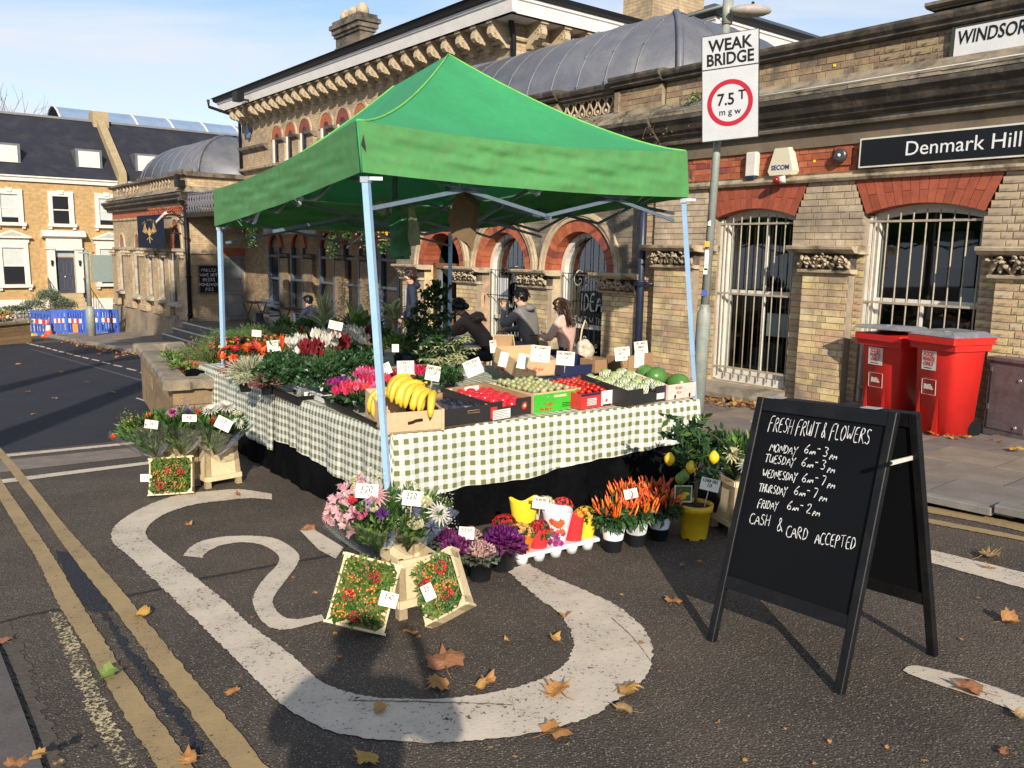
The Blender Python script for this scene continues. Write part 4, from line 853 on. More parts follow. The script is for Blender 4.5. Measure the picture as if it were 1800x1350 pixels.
# terrace with steps
T_=MB()
for k in range(3): T_.box(-21.6,-.1-.32*(3-k),-2,-9.0,1.84,-1.18+k*.16) if 0 else T_.box(-21.6,-.35-.33*(2-k),-2.2,-9.0,1.84,-1.08+k*.17)
te=T_.build('terrace',mat('terrace_stone',(.16,.14,.12),(.11,.095,.08),4,.85),None,B0,ANG,kind='structure')
for k in range(3):
    q=MB();q.box(-21.6,-.36-.33*(2-k),-1.078+k*.17-.02,-9,-.30-.33*(2-k),-1.074+k*.17);q.build('step_nosing',m_wht,te)
# brackets lamps and pots of the pub roof
for k in range(3):
    q=MB();q.lathe([(.14,0),(.16,.05),(.14,.5),(.17,.55),(.1,.56)],12,M=Matrix.Translation((-22.9+.38*k,3.5,5.75)))
    q.build('chimney_pot',mat('terracotta',(.45,.13,.05),None,6,.7),ST)
q=MB();q.box(-23.1,3.3,5.2,-21.8,3.8,5.75);spart(q,'chimney',m_bw)
# ---------------- things fixed to the station
def onwall(u,v,z,M=None): return Wd(u,v,z)
def wallthing(name,label,cat,u,v,z,group=None): return thing(name,label,cat,Wd(u,v,z),ANG,group)
VM=Matrix(((1,0,0,0),(0,0,-1,0),(0,1,0,0),(0,0,0,1)))     # text plane -> vertical, facing -v
def txt(par,s,size,mt,x,z,y,**k):
    me=text_mesh(s,size,mt,**k);me.transform(VM);return link('lettering',me,par,(x,y,z))
m_sgw=plain('sign_white',(.66,.66,.66),.4);m_sgk=plain('sign_black',(.012,.013,.016),.35);m_let=plain('letter_black',(.012,.012,.013),.5);m_letw=plain('letter_white',(.75,.75,.75),.5);m_grn=plain('sign_frame',(.05,.055,.045),.5)
# Windsor Walk
t=wallthing('street_name_sign','white street name plate reading WINDSOR WALK in black italics on the parapet','street sign',3.05,-.03,3.855)
q=MB();q.box(-.58,0,-.135,1.35,.03,.135);q.build('plate',m_sgw,t);q=MB();q.box(-.62,.005,-.16,1.4,.045,.16);q.build('frame',m_grn,t)
txt(t,'WINDSOR WALK',.178,m_let,-.555,.035,-.003,shear=.12,align='LEFT',bold=.003,sx=.745)
# Denmark Hill
t=wallthing('station_name_sign','long black station sign with white rim reading Denmark Hill, above the right window','sign',3.2,-.10,2.86)
q=MB();q.box(-1.60,0,-.155,1.6,.06,.155);q.build('rim',m_wht,t);q=MB();q.box(-1.58,-.004,-.137,1.58,.01,.137);q.build('board',m_sgk,t)
txt(t,'Denmark Hill',.205,m_letw,-1.10,-.0,-.007,align='LEFT',sx=1.0,ext=.001)
# alarm boxes
t=wallthing('alarm_box','pale trapezoid burglar alarm box with SECOM lettering on the red brick band','alarm box',.62,-.1,2.84)
q=MB();pf=[(-.09,.16),(.09,.16),(.17,-.10),(.14,-.15),(-.14,-.15),(-.17,-.10)];m=MB()
vs=[(x,0,z) for x,z in pf]+[(x*1.12,.1,z*1.08) for x,z in pf];m.add(vs,[tuple(range(5,-1,-1)),tuple(range(6,12))]+[(i,(i+1)%6,6+(i+1)%6,6+i) for i in range(6)]);m.build('case',plain('alarm_cream',(.68,.62,.46),.4),t)
txt(t,'SECOM',.075,plain('letter_navy',(.03,.05,.2),.5),0,-.065,-.003,bold=.002)
q=MB();q.ell((.0,-.04,-.21),(.045,.07,.045),12,8);q.build('red_strobe',plain('lens_red',(.25,.01,.015),.2),t);q=MB();q.tube([(.02,-.03,-.21),(.08,0,-.20)],.045,10);q.build('strobe_base',m_wht,t)
t=wallthing('sounder_box','plain white upright sounder box with a blue base, left of the alarm box','alarm box',.19,-.09,2.84)
q=MB();q.cbox(-.075,0,-.13,.075,.09,.15,.012);q.build('case',m_wht,t);q=MB();q.cbox(-.07,.0,-.165,.07,.085,-.13,.01);q.build('base',plain('navy',(.02,.03,.06),.4),t)
t=wallthing('wall_speaker','small round grey metal sounder on red bricks, left of the station sign','sounder',1.36,-.10,2.86)
q=MB();q.lathe([(.05,0),(.075,.01),(.075,.05),(.05,.06),(.05,.1)],16,M=Matrix.Rotation(-math.pi/2,4,'X')@Matrix.Translation((0,0,0)));q.build('case',plain('grey_metal',(.12,.12,.125),.35,.6),t);q=MB();q.ell((0,-.0,0),(.02,.02,.02),8,6);q.build('bolt',m_wht,t)
q=MB();q.box(-.1,.075,-.1,.1,.1,.1);q.build('back_plate',m_brd,t)
for k,(u,z,y,lb) in enumerate([(1.0,2.83,-.004,'tiny yellow square marker stuck on the red brick band'),(1.15,3.86,.02,'tiny yellow square marker stuck on the parapet bricks')]):
    q=MB();q.box(-.014,-.002,-.014,.014,.006,.014);o=q.build('wall_marker',plain('marker_yellow',(.85,.65,.03),.5),None,Wd(u,y,z),ANG);tag(o,lb,'marker','yellow wall markers')
t=wallthing('floodlight','small black floodlight fixed under the white eaves at the far end','floodlight',-19.6,1.1,6.32);q=MB();q.cbox(-.2,-.2,-.14,.2,.05,.14,.03);q.build('housing',m_blk,t);q=MB();q.box(-.03,0,-.1,.03,.3,-.05);q.build('bracket',m_blk,t)
q=MB();q.prism([(-.0,.25),(-.12,-.1),(-.06,-.22),(.06,-.22),(.12,-.1)],-.06,0,'y');o=q.build('alarm_box',plain('alarm_blue',(.10,.20,.42),.4),None,Wd(-20.9,1.84,5.5),ANG);tag(o,'small blue triangular alarm box high on the tall wall by its left corner','alarm box')
# pub sign
t=wallthing('pub_sign','dark blue hanging pub sign with a golden phoenix and THE PHOENIX in gold','pub sign',-25.35,-.55,0)
uu0,zt=A(242,380,-.5);uu1,_=A(286,380,-.5);zb=A(264,436,-.5)[1];cx=(uu0+uu1)/2;t.location=Wd(cx,-.5,(zt+zb)/2);hw=(uu1-uu0)/2;hh=(zt-zb)/2
q=MB();q.box(-hw,-.03,-hh,hw,.03,hh);q.build('board',plain('navy_board',(.006,.014,.032),.85),t)
m_gold=plain('gold_paint',(.62,.36,.12),.4)
q=MB();MT=Matrix(((1,0,0,0),(0,0,-1,-.033),(0,1,0,0),(0,0,0,1)))
for s in (-1,1):
    for k in range(7):
        a0=R(150-k*16);r0=.42*hw;L_=[(s*.05*hw,(-.05-.02*k)*hh),(s*(.28+.22*math.sin(k*.5))*hw,(-.12+.06*k)*hh),(s*(.55-.035*k)*hw,(.02+.085*k)*hh),(s*(.50-.055*k)*hw,(.10+.075*k)*hh)]
        w_=.05*hw;n=len(L_);q.add([(x-w_*(1-i/n),y,0) for i,(x,y) in enumerate(L_)]+[(x+w_*(1-i/n),y,0) for i,(x,y) in enumerate(L_)],[(i,n+i,n+i+1,i+1) for i in range(n-1)],0,False,MT)
q.add([(-.10*hw,.1*hh,.001),(0,.28*hh,.001),(.1*hw,.1*hh,.001),(.12*hw,-.15*hh,.001),(0,-.32*hh,.001),(-.12*hw,-.15*hh,.001)],[(0,1,2,3,4,5)],0,False,MT)
for k in (-1,0,1): q.add([(-.03*hw,-.3*hh,.001),(.03*hw,-.3*hh,.001),((k*.22+.03)*hw,(-.5-.25*(k==0))*hh,.001),((k*.22-.05)*hw,(-.5-.12*(k==0))*hh,.001)],[(0,1,2,3)],0,False,MT)
q.build('phoenix_emblem',m_gold,t)
for k,ch in enumerate('THE PHOENIX'):
    if ch==' ': continue
    a=R(118-k*5.6*2.0+0);a=R(90+50-k*10);me=text_mesh(ch,.16*hh*1.2,m_gold);me.transform(Matrix.Rotation(a-math.pi/2,4,'Z'));me.transform(VM);link('lettering',me,t,(.72*hw*math.cos(a),-.033,.05*hh+.66*hh*math.sin(a)))
q=MB();q.tube([(hw*.9,0,hh*.9),(hw*1.3,.0,hh*.95),(hw*1.3,.5,hh*.95)],.03,6);q.tube([(hw*.9,0,-hh*.1),(hw*1.25,.45,-hh*.1)],.02,6);q.build('bracket',m_blk,t)
t=wallthing('outdoor_lamp','white strip floodlight on a curved arm beside the pub sign','lamp',-22.6,-.5,2.72);q=MB();q.cbox(-.75,-.06,-.05,.35,.06,.05,.01,M=Matrix.Rotation(-.25,4,'Y'));q.build('lamp_head',m_wht,t);q=MB();q.tube([(.3,0,.1),(.6,.1,.15),(.75,.4,-.2),(.75,.48,-.8)],.022,6);q.build('arm',m_blk,t)
t=wallthing('security_camera','small black camera and box at the corner of the pub parapet','camera',-21.6,-.2,3.75);q=MB();q.cbox(-.25,-.15,-.12,.15,.1,.1,.03);q.cbox(-.4,-.1,.1,-.2,.05,.3,.03);q.build('housing',m_blk,t)
# chalkboard on the wing side
t=thing('pub_chalkboard','framed black menu chalkboard with five chalk lines on the pub side wall','chalkboard',Wd(-21.62,.57,.66),ANG+math.pi/2)
q=MB();q.box(-.35,-.03,-.48,.35,.03,.48);q.build('frame',m_wood,t);q=MB();q.box(-.31,-.035,-.44,.31,.0,.44);q.build('board',m_sgk,t)
q=MB();MT=Matrix(((1,0,0,0),(0,0,-1,-.036),(0,1,0,0),(0,0,0,1)));hand(q,'MULLED\nWINE HOT\nBEERS\nHOMEMADE\nPIES',0,.26,.10,MT,.014,0,5,0,align='c',lh=1.6,ws=1.1);q.build('chalk_writing',m_letw,t)
# pub name board and hanging lamp under the verandah
t=wallthing('pub_name_board','dark horizontal board with THE PHOENIX in pale letters under the verandah','sign',-17,-.05,2.3)
ua,z_=A(465,408,-.05);ub,_=A(553,408,-.05);t.location=Wd((ua+ub)/2,-.05,z_+.06);q=MB();q.box(-(ub-ua)/2,-.03,-.12,(ub-ua)/2,.03,.16);q.build('board',plain('slate_board',(.045,.048,.065),.5),t);txt(t,'THE PHOENIX',.2,m_letw,0,.04,-.034)
t=wallthing('verandah_lamp','small orange glowing lantern hanging under the verandah near the tent leg','lamp',-10,.6,1.9);ua,z_=A(673,412,.6);t.location=Wd(ua,.6,z_)
m_or,ntx,bx=newmat('lantern_orange');bx.inputs['Base Color'].default_value=(.9,.25,.05,1);bx.inputs['Emission Color'].default_value=(1,.3,.05,1);bx.inputs['Emission Strength'].default_value=1.0
q=MB();q.box(-.08,-.08,-.13,.08,.08,.13);q.build('shade',m_or,t);q=MB();q.tube([(0,0,.2),(0,0,.6)],.01,5);q.build('cord',m_blk,t)
# ============================================================ HOUSES across the side road
def house(name,label,x0,x1,dormers,winrow,doorx,group='terraced houses'):
    h=thing(name,label,'house',P0*1,HANG,group);h.location=(P0.x,P0.y,0)
    q=MB();q.box(x0,0,-2.6,x1,8,4.42);q.build('wall',m_bwh,h)
    q=MB();q.box(x0,-.12,4.42,x1,.3,4.56);q.prism([(-.12,4.56),(-.2,4.6),(-.2,4.66),(.1,4.66)],x0,x1,'x');q.build('cornice',m_wht,h)
    q=MB();q.add([(x0,-.15,4.66),(x1,-.15,4.66),(x1,3.6,7.7),(x0,3.6,7.7),(x1,7.6,4.66),(x0,7.6,4.66)],[(0,1,2,3),(3,2,4,5)])
    rf=q.build('roof',m_slr,h)
    q=MB();q.box(x0,3.5,7.66,x1,3.7,7.76);q.build('ridge',mat('ridge_lead',(.2,.2,.2),None,5,.6),rf)
    for d in dormers:
        q=MB();q.box(d-.55,.55,5.15,d+.55,2.2,6.05);o=q.build('dormer',m_lead,h);q=MB();q.box(d-.44,.50,5.24,d+.44,.55,5.95);q.build('frame',m_wht,o);q=MB();q.box(d-.36,.49,5.31,d+.36,.5,5.88);q.build('blind',plain('blind_cream',(.62,.60,.55),.6),o)
    for (x,blind) in winrow:
        for lvl,(z0_,z1_,hw,ped) in enumerate(((2.66,3.84,.34,False),(-.02,1.55,.42,True))):
            if lvl==1 and abs(x-doorx)<.3: continue
            q=MB();q.box(x-hw-.17,-.10,z0_-.05,x-hw,.0,z1_+.2);q.box(x+hw,-.10,z0_-.05,x+hw+.17,0,z1_+.2);q.box(x-hw-.17,-.11,z1_,x+hw+.17,0,z1_+.22);q.box(x-hw-.24,-.2,z0_-.16,x+hw+.24,0,z0_-.02);q.box(x-hw-.2,-.14,z0_-.28,x-hw-.08,0,z0_-.16);q.box(x+hw+.08,-.14,z0_-.28,x+hw+.2,0,z0_-.16)
            if ped:
                q.box(x-hw-.22,-.12,z1_+.22,x+hw+.22,0,z1_+.42);q.prism([(x-hw-.3,z1_+.42),(x+hw+.3,z1_+.42),(x+hw+.3,z1_+.48),(x,z1_+.78),(x-hw-.3,z1_+.48)],-.26,0,'y')
            else: q.prism([(x-.1,z1_+.1),(x+.1,z1_+.1),(x+.14,z1_+.27),(x-.14,z1_+.27)],-.15,-.1,'y')
            o=q.build('window',m_wht,h)
            q=MB();q.box(x-hw,-.03,z0_,x+hw,0,z1_);q.build('pane',m_dk2,o)
            mid=(z0_+z1_)/2;q=MB();q.box(x-hw,-.05,mid-.025,x+hw,-.02,mid+.025);q.box(x-hw,-.05,z0_,x-hw+.03,-.02,z1_);q.box(x+hw-.03,-.05,z0_,x+hw,-.02,z1_);q.build('sash',m_wht,o)
            if blind: q=MB();q.box(x-hw+.03,-.035,mid if lvl else z0_+.2,x+hw-.03,-.031,z1_);q.build('blind',plain('blind_grey',(.50,.53,.50),.6),o)
            if ped:
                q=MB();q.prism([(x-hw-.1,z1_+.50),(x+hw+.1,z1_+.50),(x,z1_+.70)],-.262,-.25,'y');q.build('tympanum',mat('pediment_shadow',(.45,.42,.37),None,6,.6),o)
    if doorx>-50:
        x=doorx;q=MB();q.box(x-.37,-.02,-.45,x+.37,.0,1.15);o=q.build('door',plain('door_slate',(.055,.06,.08),.35),h)
        q=MB()
        for a,b,c,d in ((-.28,-.3,-.04,.2),(.04,-.3,.28,.2),(-.28,.35,-.04,.95),(.04,.35,.28,.95)):
            q.box(x+a,-.035,b,x+c,-.02,b+.03);q.box(x+a,-.035,d-.03,x+c,-.02,d);q.box(x+a,-.035,b,x+a+.03,-.02,d);q.box(x+c-.03,-.035,b,x+c,-.02,d)
        q.build('panel_moulding',plain('door_slate_light',(.09,.095,.12),.35),o);q=MB();q.ell((x-.02,-.06,.28),(.035,.035,.035),8,6);q.build('door_knob',m_wht,o)
        q=MB();q.box(x-.37,-.01,1.18,x+.37,0,1.45);q.build('fanlight',plain('fanlight',(.35,.42,.42),.2),h)
        q=MB();q.box(x-.72,-.25,-.45,x-.4,0,1.6);q.box(x+.4,-.25,-.45,x+.72,0,1.6);q.box(x-.72,-.25,1.46,x+.72,0,2.0);q.prism([(-.25,2.0),(-.45,2.08),(-.45,2.16),(-.2,2.34),(0,2.34),(0,2.0)],x-.88,x+.88,'x');q.box(x-.76,-.3,1.5,x-.38,0,1.58);q.box(x+.38,-.3,1.5,x+.76,0,1.58);q.build('porch',m_wht,h)
        for s in (-1,1): q=MB();q.tube([(x+s*.56,-.32,.78),(x+s*.56,-.34,1.02)],[.03,.055],8);q.build('wall_lantern',m_blk,h)
        q=MB()
        for k in range(5): q.box(x-.7,-.35-.3*k,-2.6,x+.62,-.05-.3*k,-.47-.18*k)
        q.build('steps',mat('step_stone',(.45,.35,.2),None,4,.8),h)
        q=MB()
        for s in (-.75,.68):
            for k in range(9): q.tube([(x+s,-.2-.18*k,-.5-.1*k),(x+s,-.2-.18*k,.25-.1*k)],.012,4)
            q.tube([(x+s,-.2,.25),(x+s,-1.64,-.55)],.018,5)
        q.build('handrail',m_blk,h)
    q=MB();q.box(x0,-.04,-2.6,x1,.0,-.72);q.build('basement_render',m_wht,h)
    q=MB()
    xx=x0+.2
    while xx<x1:
        q.tube([(xx,-2.0,-2.2),(xx,-2.0,-1.1)],.014,4);xx+=.14
    q.tube([(x0,-2,-1.2),(x1,-2,-1.2)],.018,4);q.build('railings',m_blk,h)
    return h
m_slr=mat('slate_roof',(.026,.027,.037),(.020,.021,.03),2.5,.6,.08,25,stain=(.036,.036,.042),sst=1.5,spec=.3)
m_dk2=plain('pane_house',(.02,.022,.026),.12)
h1=house('terraced_house','yellow brick terraced house with white porch, slate blue door and two roof dormers','' if 0 else -8.0,2.35,[-1.95,1.35],[(-4.3,True),(-2.05,True),(-.05,False),(1.85,True)],-.05)
h2=house('terraced_house','terraced house further right, its slate roof and small dormer rising behind the pub',2.72,12,[3.9],[(4,False)],-99)
h0=house('terraced_house','left neighbour of the terraced house, cut off by the frame edge',-17,-8.02,[-12],[(-10,False),(-12,False)],-14)
q=MB();q.add([(2.36,-.35,4.2),(2.71,-.35,4.2),(2.71,-.35,5.05),(2.36,-.35,5.05),(2.36,3.6,4.2),(2.71,3.6,4.2),(2.71,3.6,8.05),(2.36,3.6,8.05)],[(0,1,2,3),(1,5,6,2),(5,4,7,6),(4,0,3,7),(3,2,6,7)]);q.box(2.2,3.2,7.4,2.9,4.2,8.15);q.build('party_wall',mat('party_wall',(.40,.31,.17),(.3,.23,.13),4,.85),h1)
# glass-roofed hall behind the houses
m_hall=mat('hall_glass',(.17,.25,.38),(.24,.31,.42),1.5,.35)
t=thing('glass_roofed_hall','long low arched blue glass roof showing above the slate roofs','building',(P0.x,P0.y,0),HANG)
q=MB();q.grid(lambda i,j:(2.0+i*26,9+6*j,7.9+1.5*math.sin(j*math.pi)-.05*i),30,8,0,False);q.build('roof',m_hall,t)
for k in range(14): q=MB();q.tube([(2+k*2,9+6*j/8,7.93+1.5*math.sin(j/8*math.pi)-.05*k*2/26) for j in range(9)],.06,5);q.build('rib',m_sgw,t)
q=MB();q.box(2,8.9,2,28,9.0,7.95);q.build('wall',m_sgw,t)
# verge for far side: hedge, barriers, cone, post, planter, leafless tree
# ============================================================ STALL: tent, table, cloths
m_tent=mat('tent_green',(.048,.335,.125),(.040,.29,.108),1.6,.6,.04,9,trl=.10,stain=(.045,.28,.11),sst=2,fine=.05,spec=.3)
m_val=mat('tent_valance',(.10,.315,.10),(.08,.27,.085),2.5,.6,.3,5,trl=.10,stain=(.10,.25,.085),sst=9,fine=.06,spec=.3)
m_leg=mat('leg_blue',(.34,.52,.74),(.29,.46,.68),9,.35,.0,metal=.1,fine=.04)
m_alu=plain('alu',(.62,.66,.72),.3,.6)
Ft=at(643,312,5.12);Lt=at(386,400,9.03);Rt=at(1202,350,7.15);Bt=Vector((Lt.x+Rt.x-Ft.x,Lt.y+Rt.y-Ft.y,1.97))
Ff=GT(689,962);Lf=GT(397,768);Rf=GT(1228,800);Bf=Vector((Bt.x-.02,Bt.y,gz(Bt.x,Bt.y)))
TN=thing('market_tent','green pop-up market tent with pale blue legs over the flower and fruit stall','tent',(Ff.x,Ff.y,Ff.z))
TO=Vector(TN.location)
def tp(mb,name,mt): mb.v=[tuple(Vector(p)-TO) for p in mb.v];return mb.build(name,mt,TN)
c0=(Ft+Lt+Rt+Bt)/4
def out(p,e,z): d=Vector((p.x-c0.x,p.y-c0.y,0)).normalized();return Vector((p.x+d.x*e,p.y+d.y*e,z))
Fv=at(628,212,5.07);Fb=at(636,303,5.07);Rv=at(1206,266,7.16);Rb=at(1209,347,7.16);Lv=at(377,334,9.08);Lb=at(379,398,9.08);Bv=out(Bt,.05,2.33);Bb=out(Bt,.05,1.99)
PK=at(788,96,7.45);PK2=at(692,152,8.75)
def nrm(a,b,h): return .5+.5*math.sin(a*7+b*5+h)
def panel(e0,e1,r0,r1,n=16,sag=1.42,eav=.05,wob=.012,seed=0):
    q=MB();cc=Vector(c0)
    def f(i,j):
        e=e0.lerp(e1,i);r=r0.lerp(r1,i);e=e-Vector((0,0,eav*math.sin(math.pi*i)))
        p=e.lerp(r,j);p.z=e.z+(r.z-e.z)*(j**sag)-.05*math.sin(math.pi*i)*math.sin(math.pi*j)
        p.z+=wob*math.sin(i*9+seed)*math.sin(j*7+seed)*math.sin(math.pi*i)*math.sin(math.pi*min(1,j*1.02));return p
    q.grid(f,n,n,0,True);return q
for nm,(a,b,c,d) in enumerate([(Fv,Rv,PK,PK),(Lv,Fv,PK2,PK),(Bv,Lv,PK2,PK2),(Rv,Bv,PK,PK2)]): tp(panel(a,b,c,d,18,seed=nm*2),'roof_panel',m_tent)
def valance(t0,t1,b0,b1,sd,dip,am=1.0):
    q=MB();rr_=random.Random(sd);ph=[rr_.uniform(0,6) for _ in range(6)];nn=Vector((t1.y-t0.y,t0.x-t1.x,0)).normalized()
    if nn.dot(Vector((c0.x-t0.x,c0.y-t0.y,0)))>0: nn=-nn
    def f(i,j):
        T=t0.lerp(t1,i)-Vector((0,0,.05*math.sin(math.pi*i)));Bq=b0.lerp(b1,i)-Vector((0,0,dip*math.sin(math.pi*i)));p=T.lerp(Bq,j);k=math.sin(math.pi*min(1,max(0,i)))**.5
        w_=(.010*math.sin(i*17+ph[0]+j*5)+.007*math.sin(i*31+ph[1]-j*8)+.012*math.sin(i*6+j*3+ph[2]))*k*math.sin(math.pi*j*.62)
        w_+=.010*math.sin(j*14+i*8+ph[3])*k*math.sin(math.pi*j)+.006*math.sin(j*26-i*21+ph[4])*k*math.sin(math.pi*j)
        w_+=(.0035*math.sin(i*70+j*9)+.003*math.sin(i*52-j*19+ph[5])+.0025*math.sin(i*95+j*24))*k*math.sin(math.pi*min(1,j*1.1))
        return p+nn*(w_*am+.012)
    q.grid(f,90,18,0,True);return tp(q,'valance',m_val)
valance(Fv,Rv,Fb,Rb,3,.03,.8);valance(Lv,Fv,Lb,Fb,4,.02,.42);valance(Bv,Lv,Bb,Lb,5,.02);valance(Rv,Bv,Rb,Bb,6,.02)
m_pipe=mat('tent_piping',(.16,.48,.10),None,9,.6)
for e_,r_p in ((Fv,PK),(Rv,PK),(Lv,PK2),(Bv,PK2)):
    q=MB();q.tube([Vector((e_.lerp(r_p,k/14).x,e_.lerp(r_p,k/14).y,e_.z+(r_p.z-e_.z)*(k/14)**1.42+.003)) for k in range(15)],.009,5);tp(q,'hip_seam',m_pipe)
for a,b in ((Fv,Fb),(Rv,Rb),(Lv,Lb)):
    q=MB();q.tube([a,a.lerp(b,.5),b],.008,5);tp(q,'corner_seam',m_tent)
    q=MB();q.add([b+Vector((0,-.012,.16)),b+Vector((.03,-.012,.13)),b+Vector((.015,-.012,.22))],[(0,1,2)]);tp(q,'tear',m_sgk)
for f_,t_ in ((Ff,Ft),(Lf,Lt),(Rf,Rt),(Bf,Bt)):
    q=MB();d=(t_-f_);q.bar(f_+d*.42,t_,.040,m=0,up=(0.3,1,0));q.bar(f_+Vector((0,0,.01)),f_+d*.43,.033,m=0,up=(0.3,1,0));q.box(f_.x-.05,f_.y-.05,f_.z,f_.x+.05,f_.y+.05,f_.z+.008)
    tp(q,'leg',m_leg);q=MB();q.bar(t_-Vector((0,0,.03)),t_+Vector((0,0,.004)),.052,up=(0.3,1,0));q.bar(t_+Vector((-.03,0,-.005)),t_+Vector((.10,.01,-.005)),.02);tp(q,'leg_bracket',m_alu)
m_trs=mat('truss_blue',(.12,.165,.21),(.10,.14,.18),9,.4)
def scissor(a,b,n,drop=.27):
    for k in range(n):
        p=a.lerp(b,k/n);r=a.lerp(b,(k+1)/n);hi=Vector((0,0,.10));lo=Vector((0,0,.10-drop))
        for s,(u,v_) in enumerate(((p+hi,r+lo),(p+lo,r+hi))):
            q=MB();q.bar(u+Vector((0,.0,0)),v_,.014,.026);tp(q,'truss_bar',m_trs)
ins=lambda p,k=.03:Vector((p.x+(c0.x-p.x)*k,p.y+(c0.y-p.y)*k,p.z+.02))
iF,iL,iR,iB=map(ins,(Ft,Lt,Rt,Bt))
scissor(iF,iR,2,.30);scissor(iF+Vector((0,0,.08)),iL+Vector((0,0,.08)),4,.22);scissor(iL,iB,2,.28);scissor(iB,iR,4,.24)
mid1=(Ft+Rt)/2;mid2=(Lt+Bt)/2;ce=c0+Vector((0,0,.1));m3=(Ft+Lt)/2;m4=(Rt+Bt)/2
scissor(m3+Vector((0,0,.02)),m4+Vector((0,0,.02)),2,.3);scissor(mid1,mid2,3,.3)
for p in (PK,PK2): q=MB();q.bar(Vector((p.x,p.y,2.2)),p-Vector((0,0,.05)),.03);tp(q,'centre_pole',m_trs)
# white glints of scissor joints below the hems
for px,py,Y in [(516,357,7.0),(438,388,8.1),(951,338,6.2)]:
    J=at(px+(9 if px<900 else -6),py+4,Y);q=MB();q.bar(J,J+Vector((-.13,.09,.10)),.016,.03);q.bar(J,J+Vector((.05,.02,.13)),.016,.03);tp(q,'truss_bar',m_alu)
# bags hanging from the frame
t=thing('carrier_bag_bundle','green and pale plastic carrier bags hanging in a bunch from the tent frame','bag',at(698,350,6.4))
m_bagg=mat('bag_green',(.03,.16,.05),(.02,.1,.035),4,.45,.1,12,trl=.2);m_bagc=mat('bag_cream',(.30,.33,.20),(.2,.22,.13),4,.45,.1,12,trl=.2)
for k,(x,z,w_,h_,mt,r_) in enumerate([(0,-.05,.15,.38,m_bagg,.1),(-.10,-.0,.10,.13,m_bagc,-.7),(.10,-.05,.085,.30,m_bagc,.2),(.0,.0,.11,.14,m_bagc,.05),(.03,-.2,.13,.25,m_bagg,.0)]):
    q=MB()
    def f(i,j): 
        y=.02*math.sin(i*5+j*4+k)+.015*math.sin(j*9+k*2);wd=w_*(.45+.55*min(1,j*2.2));X=(i-.5)*wd*(1+.1*math.sin(j*8+k));Z=-j*h_
        return (x+X*math.cos(r_)-Z*math.sin(r_)*.6,y+k*.012,z+Z*math.cos(r_)+X*math.sin(r_))
    q.grid(f,8,12,0,True);q.build('bag',mt,t)
q=MB();q.tube([(0,0,.0),(0,0,.25)],.004,5);q.build('string',m_blk,t)
t=thing('paper_bag_stack','stack of brown paper bags hanging from the tent frame','bag',at(808,330,6.2))
for k in range(7):
    q=MB();d=.012*k;o=.006*k
    q.add([(-.01+o,d,0),(.115+o,d,-.13+o),(.06+o,d,-.40-.01*k),(-.06+o,d,-.34),(-.085,d,-.22)],[(0,1,2,3,4)],0);q.build('paper_bag',mat('kraft',(.14,.085,.035),(.10,.06,.025),5,.8,.1,20),t)
q=MB();q.tube([(0,0,0),(-.01,.01,.2)],.004,5);q.build('hook',m_alu,t)
# table
FL=GT(690,762,.70);TR=GT(1222,703,.72);TL=GT(352,640,.80);TB=TL+TR-FL
tn=(TR-FL).cross(TL-FL).normalized()
if tn.z<0: tn=-tn
def TP(x,y,h=0):
    d=ray(x,y);t=((FL+Vector((0,0,h))-Cc).dot(tn))/d.dot(tn);return Cc+d*t
e1=(TR-FL).normalized();e2=(TL-FL).normalized();A1=math.atan2(e1.y,e1.x);A2=math.atan2(e2.y,e2.x)
tt=thing('trestle_table','long trestle tables under the gingham cloth, mostly hidden','table',FL)
q=MB();dz=Vector((0,0,-.012));dk=Vector((0,0,-.04));P=[p-FL for p in (FL,TR,TB,TL)];q.add([p+dz for p in P]+[p+dk for p in P],[(0,1,2,3),(7,6,5,4),(0,4,5,1),(1,5,6,2),(2,6,7,3),(3,7,4,0)]);q.build('table_top',m_wood,tt)
for a,b in ((.06,.05),(.94,.05),(.06,.5),(.94,.5),(.06,.95),(.94,.95)):
    p=P[0].lerp(P[1],a)+(P[3]-P[0])*b;w_=p+FL;q=MB();q.bar(p+dk,Vector((p.x,p.y,gz(w_.x,w_.y)-FL.z)),.035);q.build('leg',m_alu,tt)
mg,ntg,bg_=newmat('gingham');N=ntg.nodes.new;L=ntg.links.new
uv=N('ShaderNodeUVMap');s=N('ShaderNodeSeparateXYZ');L(uv.outputs[0],s.inputs[0])
def stripe(o):
    m=N('ShaderNodeMath');m.operation='MULTIPLY';m.inputs[1].default_value=1/.066;L(o,m.inputs[0]);f=N('ShaderNodeMath');f.operation='FRACT';L(m.outputs[0],f.inputs[0]);g=N('ShaderNodeMath');g.operation='LESS_THAN';g.inputs[1].default_value=.5;L(f.outputs[0],g.inputs[0]);return g.outputs[0]
ad=N('ShaderNodeMath');ad.operation='ADD';L(stripe(s.outputs[0]),ad.inputs[0]);L(stripe(s.outputs[1]),ad.inputs[1]);mh=N('ShaderNodeMath');mh.operation='MULTIPLY';mh.inputs[1].default_value=.5;L(ad.outputs[0],mh.inputs[0])
rp=N('ShaderNodeValToRGB');rp.color_ramp.interpolation='CONSTANT';e=rp.color_ramp.elements;e[0].position=0;e[0].color=(.70,.69,.62,1);e[1].position=.25;e[1].color=(.44,.45,.37,1);x_=e.new(.75);x_.color=(.125,.135,.055,1)
L(mh.outputs[0],rp.inputs['Fac']);L(rp.outputs[0],bg_.inputs['Base Color']);bg_.inputs['Roughness'].default_value=.75
m_vel=mat('velvet_black',(.0035,.0035,.004),(.002,.002,.0025),8,1,.05,30,spec=.05,stain=(.006,.006,.007),sst=3,fine=.3)
gc=thing('gingham_tablecloth','green and white gingham cloth draped over the stall tables','tablecloth',FL)
q=MB()
